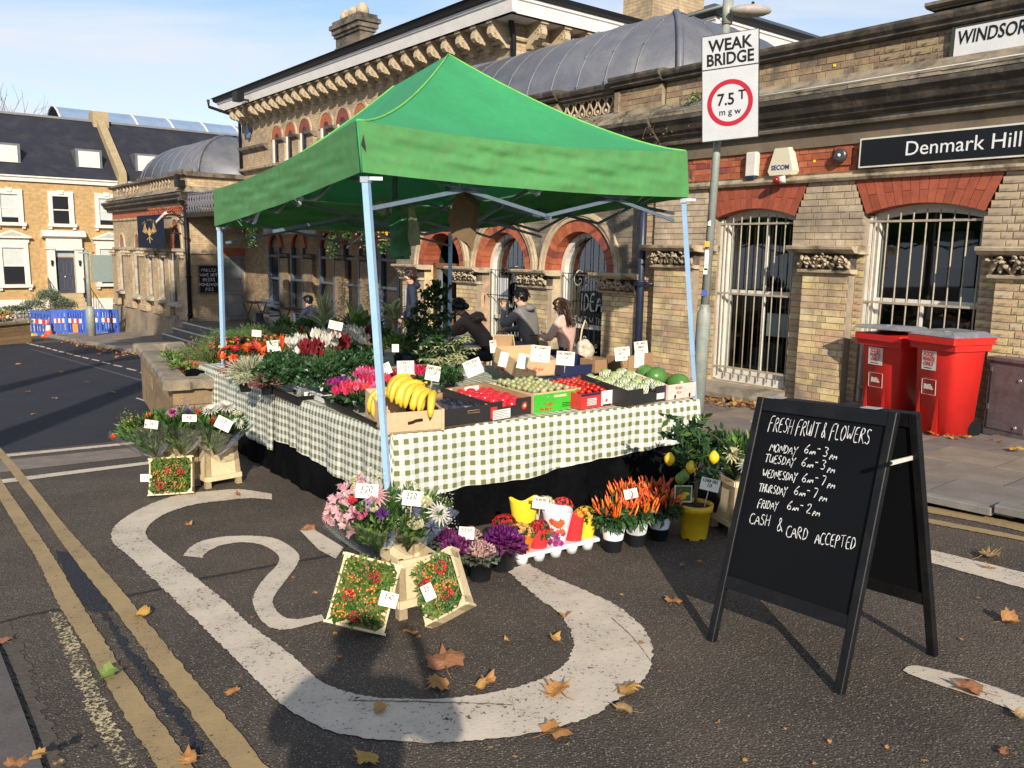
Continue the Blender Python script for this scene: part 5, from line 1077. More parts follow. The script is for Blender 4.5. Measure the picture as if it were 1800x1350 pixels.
def topf(i,j):
    p=P[0].lerp(P[1],i)+(P[3]-P[0])*j;return p+Vector((0,0,.001+.004*math.sin(i*30+j*60)))
w1=(TR-FL).length;w2=(TL-FL).length
q.grid(topf,24,60,0,True,uv=lambda i,j:(i*w1,j*w2));q.build('top_sheet',mg,gc)
def skirt(a,b,n0,ln,hang,seed,off=0.0,amp=.02,nm='skirt',mt=mg,par=gc,hem=None,ncol=130,nrow=14,z0=.004,uvo=0):
    rr_=random.Random(seed);ph=[rr_.uniform(0,6.3) for _ in range(6)]
    def f(i,j):
        p=a.lerp(b,i);h_=hem(i) if hem else hang;k=j
        fold=(math.sin(i*ln*9+ph[0])*.5+math.sin(i*ln*21+ph[1]+1.5*math.sin(i*ln*3))*.35+math.sin(i*ln*37+ph[2])*.18)
        o=off+.012*min(1,j*6)+amp*fold*(j**.8)+amp*.6*j
        return p+n0*o+Vector((0,0,z0-h_*j-.0*fold))
    q=MB();q.grid(f,ncol,nrow,0,True,uv=lambda i,j:(i*ln+uvo,(hem(i) if hem else hang)*j+.02));return q.build(nm,mt,par)
nf=Vector((e1.y,-e1.x,0));nl=Vector((-e2.y,e2.x,0))
if nf.dot(FL-TB)<0: nf=-nf
if nl.dot(FL-TR)<0: nl=-nl
skirt(P[0]+e1*.0,P[1]+e1*.04,nf,w1,.42,1,amp=.034,hem=lambda i:.385+.04*math.sin(i*5+.4)+.012*math.sin(i*19)-.02*i+.05*math.exp(-i*14))
skirt(P[0],P[0]+(P[3]-P[0])*.47,nl,w2*.47,.42,2,amp=.024,hem=lambda i:.44+.025*math.sin(i*6))
skirt(P[0]+(P[3]-P[0])*.455,P[0]+(P[3]-P[0])*1.0,nl,w2*.55,.45,3,off=.012,amp=.024,hem=lambda i:.50+.03*math.sin(i*5+1),uvo=.03)
q=MB() # corner fold
def cf(i,j):
    a=i*math.pi*.48;d=(nl*math.cos(a)+nf*math.sin(a));o=.012+.05*j;return P[0]+d*o+Vector((0,0,.004-(.43+.02*math.sin(i*3))*j))
q.grid(cf,10,14,0,True,uv=lambda i,j:(i*.16+j*.2,.42*j-i*.1));q.build('corner_fold',mg,gc)
bc=thing('black_undercloth','black velvet cloth hanging to the ground beneath the gingham','cloth',FL)
def hemg(a,b): return lambda i:(lambda w_:(w_.z-gz(w_.x,w_.y)-.035))(a.lerp(b,i)+FL)
for a,b,n_,l_,s_ in ((P[0],P[1],nf,w1,5),(P[0],P[3],nl,w2,6),(P[3],P[2],-nf,w1,7),(P[1],P[2],-nl,w2,8)):
    skirt(a,b,n_,l_,.7,s_,off=-.02 if s_<7 else .0,amp=.022,nm='skirt',mt=m_vel,par=bc,hem=hemg(a,b),z0=-.03)
q=MB();pL=GT(357,650,.74);pp=[Vector((.0,0,0)),Vector((.33,-.2,-.02))]
def blk(i,j): x=i*.42;return Vector((-.10+x*.75-.06*j+.015*math.sin(i*20)*j,-.16-.12*i+.03*math.sin(i*17)*j,-.02-.66*j-.06*abs(i-.4)))
q=MB();q.grid(blk,24,8,0,True);o=q.build('end_drape',m_vel,bc);o.location=P[3]+Vector((.0,0,0))
# ============================================================ plants and produce helpers
G=lambda n,c,**k:mat(n,c,tuple(x*.55 for x in c),30,.5,.0,trl=.25,fine=.2,**k)
m_gd=mat('leaf_dark',(.025,.07,.02),None,12,.4,pal=[(.022,.065,.018),(.03,.085,.022),(.018,.05,.018),(.04,.10,.03)],trl=.15)
m_gm=mat('leaf_mid',(.06,.14,.03),None,12,.45,pal=[(.05,.13,.03),(.075,.17,.035),(.045,.11,.03),(.10,.2,.05)],trl=.25)
m_gl=mat('leaf_light',(.14,.26,.05),None,12,.45,pal=[(.13,.25,.045),(.18,.30,.06),(.10,.21,.04),(.24,.34,.10)],trl=.3)
m_gy=mat('leaf_gold',(.3,.3,.06),None,12,.5,pal=[(.28,.28,.06),(.2,.24,.05),(.35,.30,.08)],trl=.3)
m_dry=mat('leaf_dry',(.3,.2,.08),None,12,.6,pal=[(.32,.20,.07),(.24,.16,.06),(.36,.28,.12),(.42,.17,.04)],trl=.2)
m_cream=mat('leaf_cream',(.6,.58,.35),None,12,.5,pal=[(.55,.52,.28),(.62,.6,.4),(.48,.5,.22)],trl=.25)
def fl(n,c,v=.25): return mat(n,c,None,12,.5,pal=[c,tuple(x*(1-v) for x in c),tuple(min(.9,x*1.15+.01) for x in c)],trl=.3)
f_wh=fl('petal_white',(.72,.70,.62),.12);f_cr=fl('petal_cream',(.66,.62,.38),.1);f_rd=fl('petal_red',(.45,.012,.02));f_cri=fl('petal_crimson',(.22,.01,.02));f_pk=fl('petal_pink',(.75,.16,.32));f_hp=fl('petal_hotpink',(.70,.03,.14));f_cor=fl('petal_coral',(.75,.06,.07))
f_mag=fl('petal_magenta',(.40,.03,.22));f_pur=fl('petal_purple',(.12,.03,.22));f_or=fl('petal_orange',(.80,.13,.02));f_ye=fl('petal_yellow',(.80,.48,.04));f_ppk=fl('petal_pale_pink',(.72,.42,.45),.12);f_lil=fl('petal_lilac',(.38,.28,.5));f_blu=fl('thistle',(.16,.17,.28))
m_stem=mat('stem',(.10,.16,.04),(.07,.1,.03),10,.6);m_bark=mat('bark',(.14,.10,.06),(.09,.065,.04),12,.85,.1,40);m_soil=mat('soil',(.03,.02,.013),(.02,.014,.01),30,.95,.2,60)
m_potk=plain('pot_black',(.012,.013,.015),.35);m_poty=plain('pot_yellow',(.70,.44,.015),.35);m_potw=plain('pot_white',(.68,.68,.68),.35);m_terr=mat('terracotta',(.45,.13,.05),None,6,.7)
def rdir(r_,up=.3): 
    v=Vector((r_.gauss(0,1),r_.gauss(0,1),r_.gauss(0,1)))
    v.normalize();v.z+=up;return v.normalized()
def foliage(q,c,rad,n,L,W,r_,m=0,up=.4,hollow=.45,mm=None,bot=-.35):
    c=Vector(c)
    for _ in range(n):
        d=rdir(r_,0)
        if d.z<bot: d.z=-d.z
        k=(r_.random()**.4)*(1-hollow*r_.random()*.6)
        p=c+Vector((d.x*rad[0]*k,d.y*rad[1]*k,d.z*rad[2]*k))
        dd=(d+rdir(r_,up)*.9).normalized();s=r_.uniform(.65,1.2)
        q.leaf(p,dd,rdir(r_,.8),L*s,W*s,(r_.choice(mm) if mm else m),.2)
def pot(q,r0,r1,h,m=0,ms=None,M=None,n=16,rim=True):
    pr=[(r0,0),(r1*.97,h*.82),(r1*1.0,h*.83)] 
    if rim: pr=[(r0,0),(r0+(r1-r0)*.8,h*.80),(r1*1.06,h*.81),(r1*1.10,h),(r1*.98,h),(r1*.95,h*.9)]
    else: pr=[(r0,0),(r1,h),(r1*.95,h),(r1*.92,h*.9)]
    q.lathe(pr,n,m,True,M,caps=False)
def soil(q,r,z,m=0): q.lathe([(r,z),(0,z+.01)],14,m,True,caps=False)
def upright_flower(q,p,r_,s,m,n=5):
    a0=r_.uniform(0,6)
    for k in range(n):
        a=a0+k*6.283/n;d=Vector((math.cos(a)*.45,math.sin(a)*.45,1));q.leaf(Vector(p)+Vector((math.cos(a),math.sin(a),0))*s*.12,d,(math.cos(a),math.sin(a),.2),s*r_.uniform(.85,1.15),s*.62,m,.12)
def disc_flower(q,p,nrm_,s,m,n=6,layers=1,mc=None,cup=.3):
    nrm_=Vector(nrm_).normalized();a=nrm_.orthogonal().normalized();b=nrm_.cross(a)
    for l in range(layers):
        ss=s*(1-l*.22);cc=cup+l*.45
        for k in range(n):
            t=6.283*(k+l*.5)/n;d=(a*math.cos(t)+b*math.sin(t)+nrm_*cc);q.leaf(p,d,nrm_,ss,ss*2.6/n*1.5,m,.05)
    if mc is not None: q.ell(p+nrm_*s*.12,(s*.16,)*3,6,4,mc)
def cyclamen(loc,label,fm,r=.12,n=16,seed=0,rot=0,h=.17,fs=.045,group='cyclamens in bloom on the stall',mixed=None):
    r_=random.Random(seed);t=thing('cyclamen',label,'potted plant',loc,rot,group)
    q=MB();foliage(q,(0,0,.09),(r,r,.07),150,.05,.045,r_,0,up=.2,bot=-.1);q.build('foliage',m_gd,t)
    q=MB();s=MB()
    for k in range(n):
        a=r_.uniform(0,6.283);d=r*.75*math.sqrt(r_.random());p=Vector((math.cos(a)*d,math.sin(a)*d,h*r_.uniform(.75,1.15)));upright_flower(q,p,r_,fs,0 if not mixed else r_.choice((0,0,1)),5);s.tube([(p.x*.5,p.y*.5,.06),p],.002,4)
    q.build('flowers',[fm]+([mixed] if mixed else []),t);s.build('stems',m_stem,t)
    q=MB();pot(q,.04,.055,.08);soil(q,.05,.07);q.build('pot',m_potk,t);return t
# ---- crates
def panelbox(q,x0,y0,z0,x1,y1,z1,m=0): q.box(x0,y0,z0,x1,y1,z1,m)
def crate(name,label,a,b,depth,hf,hb,mo,mi=None,flap=0,slant=True,front_cut=None,group=None,hs=None,lift=0):
    a=TP(*a)+Vector((0,0,lift));b=TP(*b)+Vector((0,0,lift));d=b-a;w_=d.length;rot=math.atan2(d.y,d.x);t=thing(name,label,'crate',a,rot,group);mi=mi or mo;th=.008
    hs=hs or (hf,hb)
    def two(q,nm): return q.build(nm,[mo,mi],t)
    q=MB();q.box(0,0,.004,w_,depth,.012,1);two(q,'base')
    def pan(x0,y0,x1,y1,z1a,z1b,nm,horiz):
        q=MB()
        if horiz: q.box(x0,y0,.002,x1,y1,z1a,0);q.m=[0,0,0,0,1,0] if y0<.1 else [0,0,1,0,0,0]
        else:
            q.prism([(y0,.002),(y1,.002),(y1,z1b),(y0,z1a)],x0,x1,'x');q.m=[0,1,0,0,0,0] if x0<.1 else [1,0,0,0,0,0]
        return two(q,nm)
    if front_cut:
        c0_,c1_,cz=front_cut;q=MB();q.box(0,0,.002,w_,th,cz,0);q.box(0,0,cz,c0_*w_,th,hf,0);q.box(c1_*w_,0,cz,w_,th,hf,0);two(q,'front_panel')
    else: pan(0,0,w_,th,hf,hf,'front_panel',True)
    pan(0,depth-th,w_,depth,hb,hb,'back_panel',True);pan(0,th,th,depth-th,hs[0],hs[1],'side_panel',False);pan(w_-th,th,w_,depth-th,hs[0],hs[1],'side_panel',False)
    t['w']=w_;return t,w_
def rect(par,name,mt,x0,z0,x1,z1,y=-.002,ax='front'):
    q=MB()
    q.add([(x0,y,z0),(x1,y,z0),(x1,y,z1),(x0,y,z1)],[(0,1,2,3)]);return q.build(name,mt,par)
m_ply=mat('crate_wood',(.60,.42,.24),(.50,.34,.19),3,.7,.04,30,fine=.08);m_card=mat('cardboard',(.34,.20,.10),(.28,.16,.08),5,.8);m_ck=mat('card_black',(.022,.02,.02),None,6,.5);m_cg=mat('card_green',(.05,.42,.03),(.045,.38,.03),4,.45);m_cr=mat('card_red',(.60,.035,.03),(.52,.03,.025),4,.45)
m_cw=plain('card_white',(.70,.68,.62),.6);m_cpk=mat('card_pink',(.72,.45,.38),(.68,.60,.52),9,.5);m_cream2=mat('poplar',(.66,.53,.33),(.56,.44,.26),3,.7,.03,30,fine=.08)
# ---- fruit row, left to right
t,w_=crate('banana_crate','pale wooden crate of bananas with a handle slot, front corner of the stall',(681,764),(779,754),.50,.135,.21,m_ply,hs=(.135,.21))
for k in (0,1): q=MB();q.box(-.006 if k==0 else w_-.012,-.006,.0,.012 if k==0 else w_+.006,.02,.14);q.build('corner_post',m_ply,t)
q=MB();q.box(.0,.47,.185,w_,.5,.215);q.build('top_rail',m_ply,t)
q=MB();q.tube([(w_*.36,-.0015,.062),(w_*.44,-.0015,.066),(w_*.5,-.0015,.075),(w_*.62,-.0015,.078)],.010,8);q.build('handle_slot',plain('slot_dark',(.03,.015,.008),.9),t)
m_ban=mat('banana',(.80,.50,.035),(.74,.46,.04),6,.45,.02,20,stain=(.62,.42,.05),sst=9,fine=.05);m_bant=plain('banana_tip',(.06,.035,.015),.7)
def banana(r_,L=.19,c=.5,R_=.0205):
    q=MB();n=10;pts=[];rs=[]
    for i in range(n+1):
        s=i/n;a=c*(s-.5)*2.2;pts.append((0,L*s,-.05*(2*s-1)**2+.05));rs.append(R_*(.35+.65*math.sin(math.pi*min(1,max(.0,(s*.86+.10))))**.45) if 0<i<n else R_*.3)
    q.tube(pts,rs,6,0);q.ell((0,L*1.005,0),(.006,.008,.006),5,4,1);q.tube([(0,-.02,.004),(0,.012,.004)],[.008,.009],5,0);return q.mesh('banana',[m_ban,m_bant])
mbn=banana(rr)
def bunch(px,py,Y,lab,dirs,seed):
    t=thing('banana_bunch',lab,'bananas',at(px,py,Y),0);r_=random.Random(seed)
    q=MB();q.ell((0,0,0),(.03,.025,.02),8,6);q.build('crown',m_bant,t)
    for i,(yaw,pit,rol) in enumerate(dirs):
        o=link('banana',mbn,t);o.rotation_euler=Euler((R(pit),R(rol),R(yaw)),'XYZ');s=r_.uniform(1.05,1.25);o.scale=(s*1.1,s,s*1.1)
        o.location=(r_.uniform(-.01,.01),r_.uniform(-.01,.01),-.005*i)
bunch(724,663,5.42,'upper hand of yellow bananas, its dark crown highest in the crate',[(112,-34,0),(124,-36,0),(136,-38,0),(150,-40,0),(166,-42,0)],1)
bunch(744,676,5.38,'hand of yellow bananas spreading to the right side of the crate',[(122,-28,10),(136,-30,5),(150,-32,0),(166,-34,0),(184,-34,0)],2)
bunch(686,684,5.46,'bananas at the left of the crate behind the blue tent leg',[(120,-45,0),(140,-50,0),(158,-45,0)],3)
bunch(762,690,5.34,'low bananas lying at the right front of the crate',[(140,-24,0),(158,-26,0),(178,-30,0)],4)
# blueberries
t,w_=crate('blueberry_crate','black cardboard crate of blueberry punnets beside the bananas',(781,754),(862,742),.50,.125,.14,m_ck,m_card,hs=(.125,.15))
q=MB();
for s,z in ((.30,.092),): 
    q.tube([(w_*.5,-.002,z+.008),(w_*.75,-.002,z+.008),(w_*.76,-.002,z-.008),(w_*.5,-.002,z-.008),(w_*.5,-.002,z+.008)],.0025,5)
q.build('handle_rim',m_card,t)
m_clear=glassmat('clear_plastic',(.9,.93,.95),.10,.08)
mbb=MB();mbb.ell((0,0,0),(.008,.008,.007),6,5);
m_bb=mat('blueberry',(.03,.04,.09),None,9,.45,pal=[(.05,.065,.13),(.035,.045,.10),(.09,.11,.19)])
k=0
for i in range(2):
    for j in range(3):
        tt_=thing('blueberry_punnet','clear punnet of blueberries, %s of the black crate'%['front left','middle left','back left','front right','middle right','back right'][i*3+j],'punnet',t.location+Euler((0,0,t.rotation_euler.z)).to_matrix()@Vector((.02+i*(w_*.47),.03+j*.15,.045)),t.rotation_euler.z,'blueberry punnets')
        q=MB();r_=random.Random(k)
        for _ in range(90): q.ell((r_.uniform(.012,w_*.42),r_.uniform(.012,.125),r_.uniform(.015,.065)),(.008,.008,.0075),6,4)
        q.build('berries',m_bb,tt_,kind='stuff');q=MB();q.box(0,0,0,w_*.45,.14,.07);q.build('lid',m_clear,tt_);k+=1
# red wrapped fruit
t,w_=crate('red_fruit_crate','black and red cardboard tray of shiny red fruit',(862,742),(935,728),.52,.13,.16,m_ck,m_card,front_cut=(.28,.62,.085),hs=(.13,.17))
rect(t,'side_print',m_cr,-.001,.02,.06,.1);rect(t,'label',m_cw,.02,.01,w_*.46,.075,-.003);q=MB();q.lathe([(.036,0),(0,.0005)],20,M=Matrix.Translation((w_*.82,-.003,.068))@Matrix.Rotation(math.pi/2,4,'X'));q.build('round_badge',m_cr,t)
q=MB();q.lathe([(.017,0),(0,.0005)],12,M=Matrix.Translation((w_*.82,-.004,.072))@Matrix.Rotation(math.pi/2,4,'X'));q.build('badge_face',m_cream2,t)
q=MB();MT=Matrix(((1,0,0,0),(0,0,-1,-.0035),(0,1,0,0),(0,0,0,1)))
for i in range(5): q.box(.025,-.0036,.018+i*.011,.025+w_*(.3 if i%2 else .38),-.0033,.021+i*.011)
q.build('label_print',m_boxg,t)
for x0,x1,z0,z1 in ((.02,.1,.09,.15),(w_*.55,w_*.9,.08,.15)): q=MB();q.add([(x0,.510,z0),(x1,.510,z0),(x1,.510,z1),(x0,.510,z1)],[(0,1,2,3)]);q.build('paper_patch',m_cw,t)
def fruits(name,label,cat,crt,w_,dep,nx,ny,r,mt,group,z0=.03,layers=1,jit=.25,nn=10,squash=.92,seed=0,dome=.0):
    q=MB();q.ell((0,0,0),(r,r,r*squash),nn,max(6,nn-3),fn=lambda p:Vector((p.x*(1-.18*max(0,abs(p.z)-.7)),p.y,p.z-.12*max(0,p.z-.85)*8*.3)))
    me=q.mesh(name,mt);r_=random.Random(seed);M=Matrix.Translation(crt.location)@Euler((0,0,crt.rotation_euler.z)).to_matrix().to_4x4()
    for l in range(layers):
        for i in range(nx-l):
            for j in range(ny-l):
                x=.015+r+(w_-.03-2*r)*(i+l*.5)/(max(1,nx-1))+r_.uniform(-jit,jit)*r*.5;y=.02+r+(dep-.04-2*r)*(j+l*.5)/(max(1,ny-1))+r_.uniform(-jit,jit)*r*.5
                z=z0+r+l*r*1.3+r_.uniform(0,.25)*r+dome*math.sin(math.pi*(i+.5)/nx)*math.sin(math.pi*(j+.5)/ny)+.03*y/dep
                o=link(name,me,None,M@Vector((x,y,z)),(r_.uniform(-.6,.6),r_.uniform(-.6,.6),r_.uniform(0,6)));s=r_.uniform(.88,1.1);o.scale=(s,s,s);tag(o,label,cat,group)
m_rf=mat('fruit_red',(.62,.02,.035),(.50,.015,.025),9,.18,coat=.5,fine=.03);m_gg=mat('greengage',(.36,.36,.13),None,6,.45,pal=[(.36,.37,.13),(.30,.30,.12),(.40,.37,.16),(.28,.31,.13)],stain=(.42,.42,.30),sst=30)
m_tom=mat('tomato',(.55,.02,.01),(.48,.018,.01),9,.15,coat=.4,fine=.03)
fruits('red_fruit','round shiny red fruit loose in the black and red tray','fruit',t,w_,.52,4,6,.040,m_rf,'shiny red fruit in the tray',.035,1,.5,14,seed=3,dome=.015)
# greengages
t,w_=crate('greengage_crate','wooden crate with a bright green printed front holding greengages',(937,729),(1020,716),.55,.15,.15,m_ply,hs=(.15,.15),lift=.0)
rect(t,'green_print',m_cg,.002,.004,w_-.002,.138);q=MB();hand(q,'Italy',w_*.22,.052,.028,Matrix(((1,0,0,0),(0,0,-1,-.0035),(0,1,0,0),(0,0,0,1))),.006,0,3,.1);hand(q,'Mandarin',w_*.12,.018,.028,Matrix(((1,0,0,0),(0,0,-1,-.0035),(0,1,0,0),(0,0,0,1))),.006,0,4,.1,ws=.75);q.build('red_script',m_cr,t)
q=MB();
for i in range(3): q.box(w_*.6,-.004,.03+i*.012,w_*.95,-.0032,.035+i*.012)
q.build('small_print',plain('print_dark_green',(.01,.06,.01),.6),t)
q=MB();q.box(w_*.42,-.004,.105,w_*.68,-.0032,.122);q.lathe([(.008,0),(0,.0004)],12,M=Matrix.Translation((w_*.3,-.0035,.112))@Matrix.Rotation(math.pi/2,4,'X'));q.build('white_print',m_cream2,t)
fruits('greengage','dusty green plum among others in the green-fronted crate','fruit',t,w_,.55,6,9,.0235,m_gg,'greengages in the crate',.085,2,.6,10,seed=5)
# vine tomatoes
t,w_=crate('tomato_crate','red and white printed carton of cherry tomatoes with dark blue rim',(1021,722),(1102,708),.50,.118,.13,m_cr,m_card,hs=(.118,.14))
m_nv=plain('card_navy',(.02,.025,.07),.5)
rect(t,'blue_edge',m_nv,0,.100,w_*.40,.118);rect(t,'blue_edge',m_nv,w_*.68,.100,w_,.118);rect(t,'white_label',m_cw,w_*.42,.012,w_*.67,.122,-.003)
q=MB()
for x0,x1 in ((.12,.32),(.76,.92)):
    for i in range(5): q.box(w_*x0,-.0036,.03+i*.011,w_*x1,-.003,.036+i*.011)
q.build('white_print',m_cw,t);q=MB();q.lathe([(.012,0),(0,.0004)],12,M=Matrix.Translation((w_*.53,-.0045,.05))@Matrix.Rotation(math.pi/2,4,'X'));q.build('red_dot',m_cr,t)
q=MB();q.box(w_*.45,-.005,.012,w_*.64,-.0035,.022);q.build('hand_hole',m_ck,t)
q=MB();q.box(0,.492,.10,w_,.505,.165);q.build('back_flap',m_nv,t);q=MB();hand(q,'OKANE',.02,.115,.035,Matrix(((1,0,0,0),(0,0,-1,.490),(0,1,0,0),(0,0,0,1))),.007);q.build('flap_lettering',m_cw,t)
fruits('tomato','small red tomato in the red and white carton','fruit',t,w_,.49,7,10,.0195,m_tom,'cherry tomatoes in the carton',.065,2,.7,10,seed=6,dome=.02)
q=MB();r_=random.Random(4)
for k in range(24):
    p=Vector((r_.uniform(.03,w_-.03),r_.uniform(.03,.46),.155+r_.uniform(0,.01)));q.tube([p,p+Vector((r_.uniform(-.03,.03),r_.uniform(-.03,.03),.008)),p+Vector((r_.uniform(-.05,.05),r_.uniform(-.05,.05),.0))],.002,4)
q.build('tomato_vine',m_stem,t)
# custard apples in foam nets
t,w_=crate('custard_apple_crate','black carton of custard apples in white foam nets',(1103,717),(1172,705),.50,.128,.15,m_ck,m_card,front_cut=(.38,.70,.085),hs=(.128,.19))
rect(t,'white_label',m_cw,w_*.72,.03,w_*.92,.075,-.003)
q=MB();q.prism([(.02,.10),(.48,.19),(.48,.20),(.02,.14)],w_-.012,w_-.009,'x');q.build('printed_liner',m_cw,t)
q=MB();r_=random.Random(8)
for k in range(7): q.ell((w_-.014,.06+k*.06,.135+k*.006),(.002,.012,.010),8,5,0 if k%2 else 1)
q.build('cherry_print',[m_cr,m_gm],t)
m_cus=mat('custard_apple',(.30,.38,.12),(.22,.30,.09),20,.6,.2,30);m_net=plain('foam_net',(.70,.70,.62),.6)
def custard():
    q=MB();q.ell((0,0,0),(.042,.042,.046),14,10,fn=lambda p:p*(1+.06*math.sin(9*math.atan2(p.y,p.x))*math.sin(p.z*9)));return q
mcs=custard().mesh('flesh',m_cus);q=MB()
for k in range(12):
    for s in (-1,1):
        q.tube([(.048*math.cos(a)*math.cos(b),.048*math.sin(a)*math.cos(b),.052*math.sin(b)) for a,b in [(k*.5236+s*i*.16,-1.2+i*.28) for i in range(7)]],.0028,4)
mnt=q.mesh('foam_net',m_net);Mc=Matrix.Translation(t.location)@Euler((0,0,t.rotation_euler.z)).to_matrix().to_4x4()
for i in range(3):
    for j in range(5):
        o=thing('custard_apple','green custard apple in a white foam net in the black carton','fruit',Mc@Vector((.05+i*(w_-.10)/2,.06+j*.095,.10+r_.uniform(0,.03)+.012*j)),(r_.uniform(-.5,.5),r_.uniform(-.5,.5),r_.uniform(0,6)),'custard apples')
        link('flesh',mcs,o);link('foam_net',mnt,o)
# melons
t,w_=crate('melon_crate','white and pink carton with a dark green melon, far right of the fruit',(1174,706),(1222,698),.50,.125,.19,m_cpk,m_card,hs=(.125,.2))
for k in (.25,.78): q=MB();q.ell((w_*k,-.001,.03),(.012,.002,.018),10,6);q.build('hand_hole',m_ck,t)
q=MB();MT2=Matrix(((1,0,0,0),(0,0,-1,-.0025),(0,1,0,0),(0,0,0,1)));hand(q,'MELONES',w_*.25,.085,.022,MT2,.004,0,2,0,ws=.7);hand(q,'FRESH',w_*.3,.05,.02,MT2,.003,0,2,0,ws=.7);q.build('pink_print',plain('print_pink',(.55,.12,.1),.6),t)
q=MB();q.box(.02,.44,.15,w_*.45,.452,.30);q.box(w_*.5,.44,.15,w_*.95,.452,.31);q.build('carton_flap',m_card,t);q=MB();q.box(w_*.25,.43,.2,w_*.6,.436,.32);q.build('white_flap',m_cw,t)
m_mel=mat('melon_green',(.04,.13,.025),(.09,.22,.04),9,.3,stain=(.12,.24,.06),sst=7)
Mc=Matrix.Translation(t.location)@Euler((0,0,t.rotation_euler.z)).to_matrix().to_4x4()
for x,y,z,lb in ((.11,.22,.155,'large striped green watermelon, foremost in the pink and white carton'),(w_-.06,.13,.10,'darker melon half hidden beside the tent leg'),(.16,.38,.15,'melon at the back of the pink and white carton')):
    q=MB();q.ell((0,0,0),(.10,.082,.078),18,12);o=q.build('melon',m_mel,None,Mc@Vector((x,y,z)),(0,.1,x*9));tag(o,lb,'melon')
# second row of crates and cartons behind
def crate2(name,label,px,py,w_,dep,h_,mo,mi,rot=0,tilt=0,lift=.05,fill=None):
    p=TP(px,py);t=thing(name,label,'crate',p+Vector((0,0,lift)),(R(tilt),0,A1+R(rot)));th=.008
    for nm,b in (('base',(0,0,0,w_,dep,.008)),('front_panel',(0,0,.002,w_,th,h_)),('back_panel',(0,dep-th,.002,w_,dep,h_)),('side_panel',(0,th,.002,th,dep-th,h_)),('side_panel',(w_-th,th,.002,w_,dep-th,h_))):
        q=MB();q.box(*b);q.build(nm,mo,t)
    return t
t=crate2('wooden_crate','wooden crate tipped up behind the greengages with red lettering on its side',905,676,.42,.40,.15,m_ply,m_ply,2,14,.06);q=MB();hand(q,'A',.07,.045,.07,MT2,.010,0,2,.05);hand(q,'drew',.17,.05,.05,MT2,.006,0,3,.1,ws=.8);q.build('red_lettering',m_cr,t)
t=crate2('wooden_crate','pale plywood crate standing on end behind the second row cards',868,664,.20,.30,.16,m_ply,m_ply,-20,40,.08)
t=crate2('blue_carton','dark blue carton lying open behind the tomatoes',985,672,.40,.36,.10,m_nv,m_card,0,8,.05)
t=crate2('brown_carton','small open brown carton between the price cards at the back',1045,668,.16,.2,.12,m_card,m_card,10,0,.06)
t=crate2('brown_carton','brown carton with a white paper flap behind the custard apples',1095,665,.2,.25,.15,m_card,m_card,4,0,.04)
t=crate2('slate_blue_carton','tilted slate blue carton among the pot plants',735,632,.22,.26,.12,mat('card_slate',(.10,.14,.20),(.08,.12,.17),4,.5),m_card,150,-30,.10)
q=MB();q.box(-.001,-.002,.0,.221,.0,.012);q.build('wood_edge',m_ply,t)
r_=random.Random(11)
for px,py,lb,c,rad in ((930,668,'small heap of red berries showing behind the wooden crate',m_rf,.02),(905,668,'row of red berries beside the leaning price cards',m_rf,.02)):
    q=MB()
    for k in range(26): q.ell((r_.uniform(-.12,.12),r_.uniform(-.05,.05),r_.uniform(.08,.12)),(rad*.7,)*3,7,5)
    o=q.build('berry_heap',c,None,TP(px,py),A1,kind='stuff');tag(o,lb,'berries')
# ---- price cards
m_cardp=plain('card_paper',(.80,.76,.62),.6);m_ink=plain('ink',(.03,.025,.03),.7);m_inkp=plain('ink_faded',(.12,.07,.10),.7)
def card(px,py,Y,w_,h_,txt_,label,yaw=0,roll=0,lean=0,ink=m_ink,ls=.03,stick=0,wd=None,ws=.75):
    t=thing('price_card',label,'price card',at(px,py,Y),0);t.rotation_euler=Euler((R(lean),R(roll),R(yaw)),'XYZ')
    w_*=.92;h_*=.92;ls*=.95
    q=MB();q.box(-w_/2,-.001,-h_/2,w_/2,.001,h_/2);q.build('card',m_cardp,t)
    q=MB();hand(q,txt_,0,h_/2-ls*1.25,ls,Matrix(((1,0,0,0),(0,0,-1,-.0008),(0,1,0,0),(0,0,0,1))),wd or ls*.17,0,int(px),.08,ws=ws,align='c',lh=1.3,z=.001);q.build('handwriting',ink,t)
    if stick: q=MB();q.tube([(0,.003,-h_*.35),(stick*.0,.004,-h_/2-stick)],.003,5);q.build('card_stick',m_cw if stick>0.1 else m_ply,t)
    return t
card(713,648,5.55,.125,.115,'ROMERO\nPEPPERS\nOR\n3 FOR 1','price card with faint brown handwriting standing behind the bananas',2,-2,-8,m_inkp,.02,.05)
card(761,656,5.75,.115,.115,'SUNBLUSH\n£2 00','price card in bold black handwriting, £2, behind the blueberries',-12,8,-6,m_ink,.026,.08,.004)
card(832,646,6.1,.145,.13,'PASSION\n£1.50','price card tilted to the left above the red fruit',-5,-24,-8,m_inkp,.026,.0)
card(950,622,6.7,.17,.145,'GREENGAGES\n3\nfor\n£2','wide price card for greengages, highest in the middle of the fruit',-4,4,-5,m_ink,.024,.06,ws=.7)
card(994,630,6.5,.155,.12,'VINE TOMATOES\n£1.50','price card for vine tomatoes, right of the greengages card',-2,3,-5,m_inkp,.026,.06,ws=.55)
card(1094,622,7.3,.145,.13,'CUSTARD\nAPPLE\n£1.50','price card for custard apples, left of the pair near the right leg',3,-6,-4,m_inkp,.028,.05,ws=.65)
card(1127,613,7.4,.13,.145,'SM. LARGE\nMANGO\n£2 EA 2\n£3.50','tall price card beside the right tent leg with two prices',5,-7,-4,m_ink,.025,.05,ws=.6)
card(867,609,7.6,.065,.125,'MINT\n75P','narrow price card standing alone behind the crates',6,-6,0,m_ink,.025,.05)
card(885,632,7.2,.085,.14,'','blank back of a price card leaning left, behind the wooden crate',18,14,0,m_ink,.02)
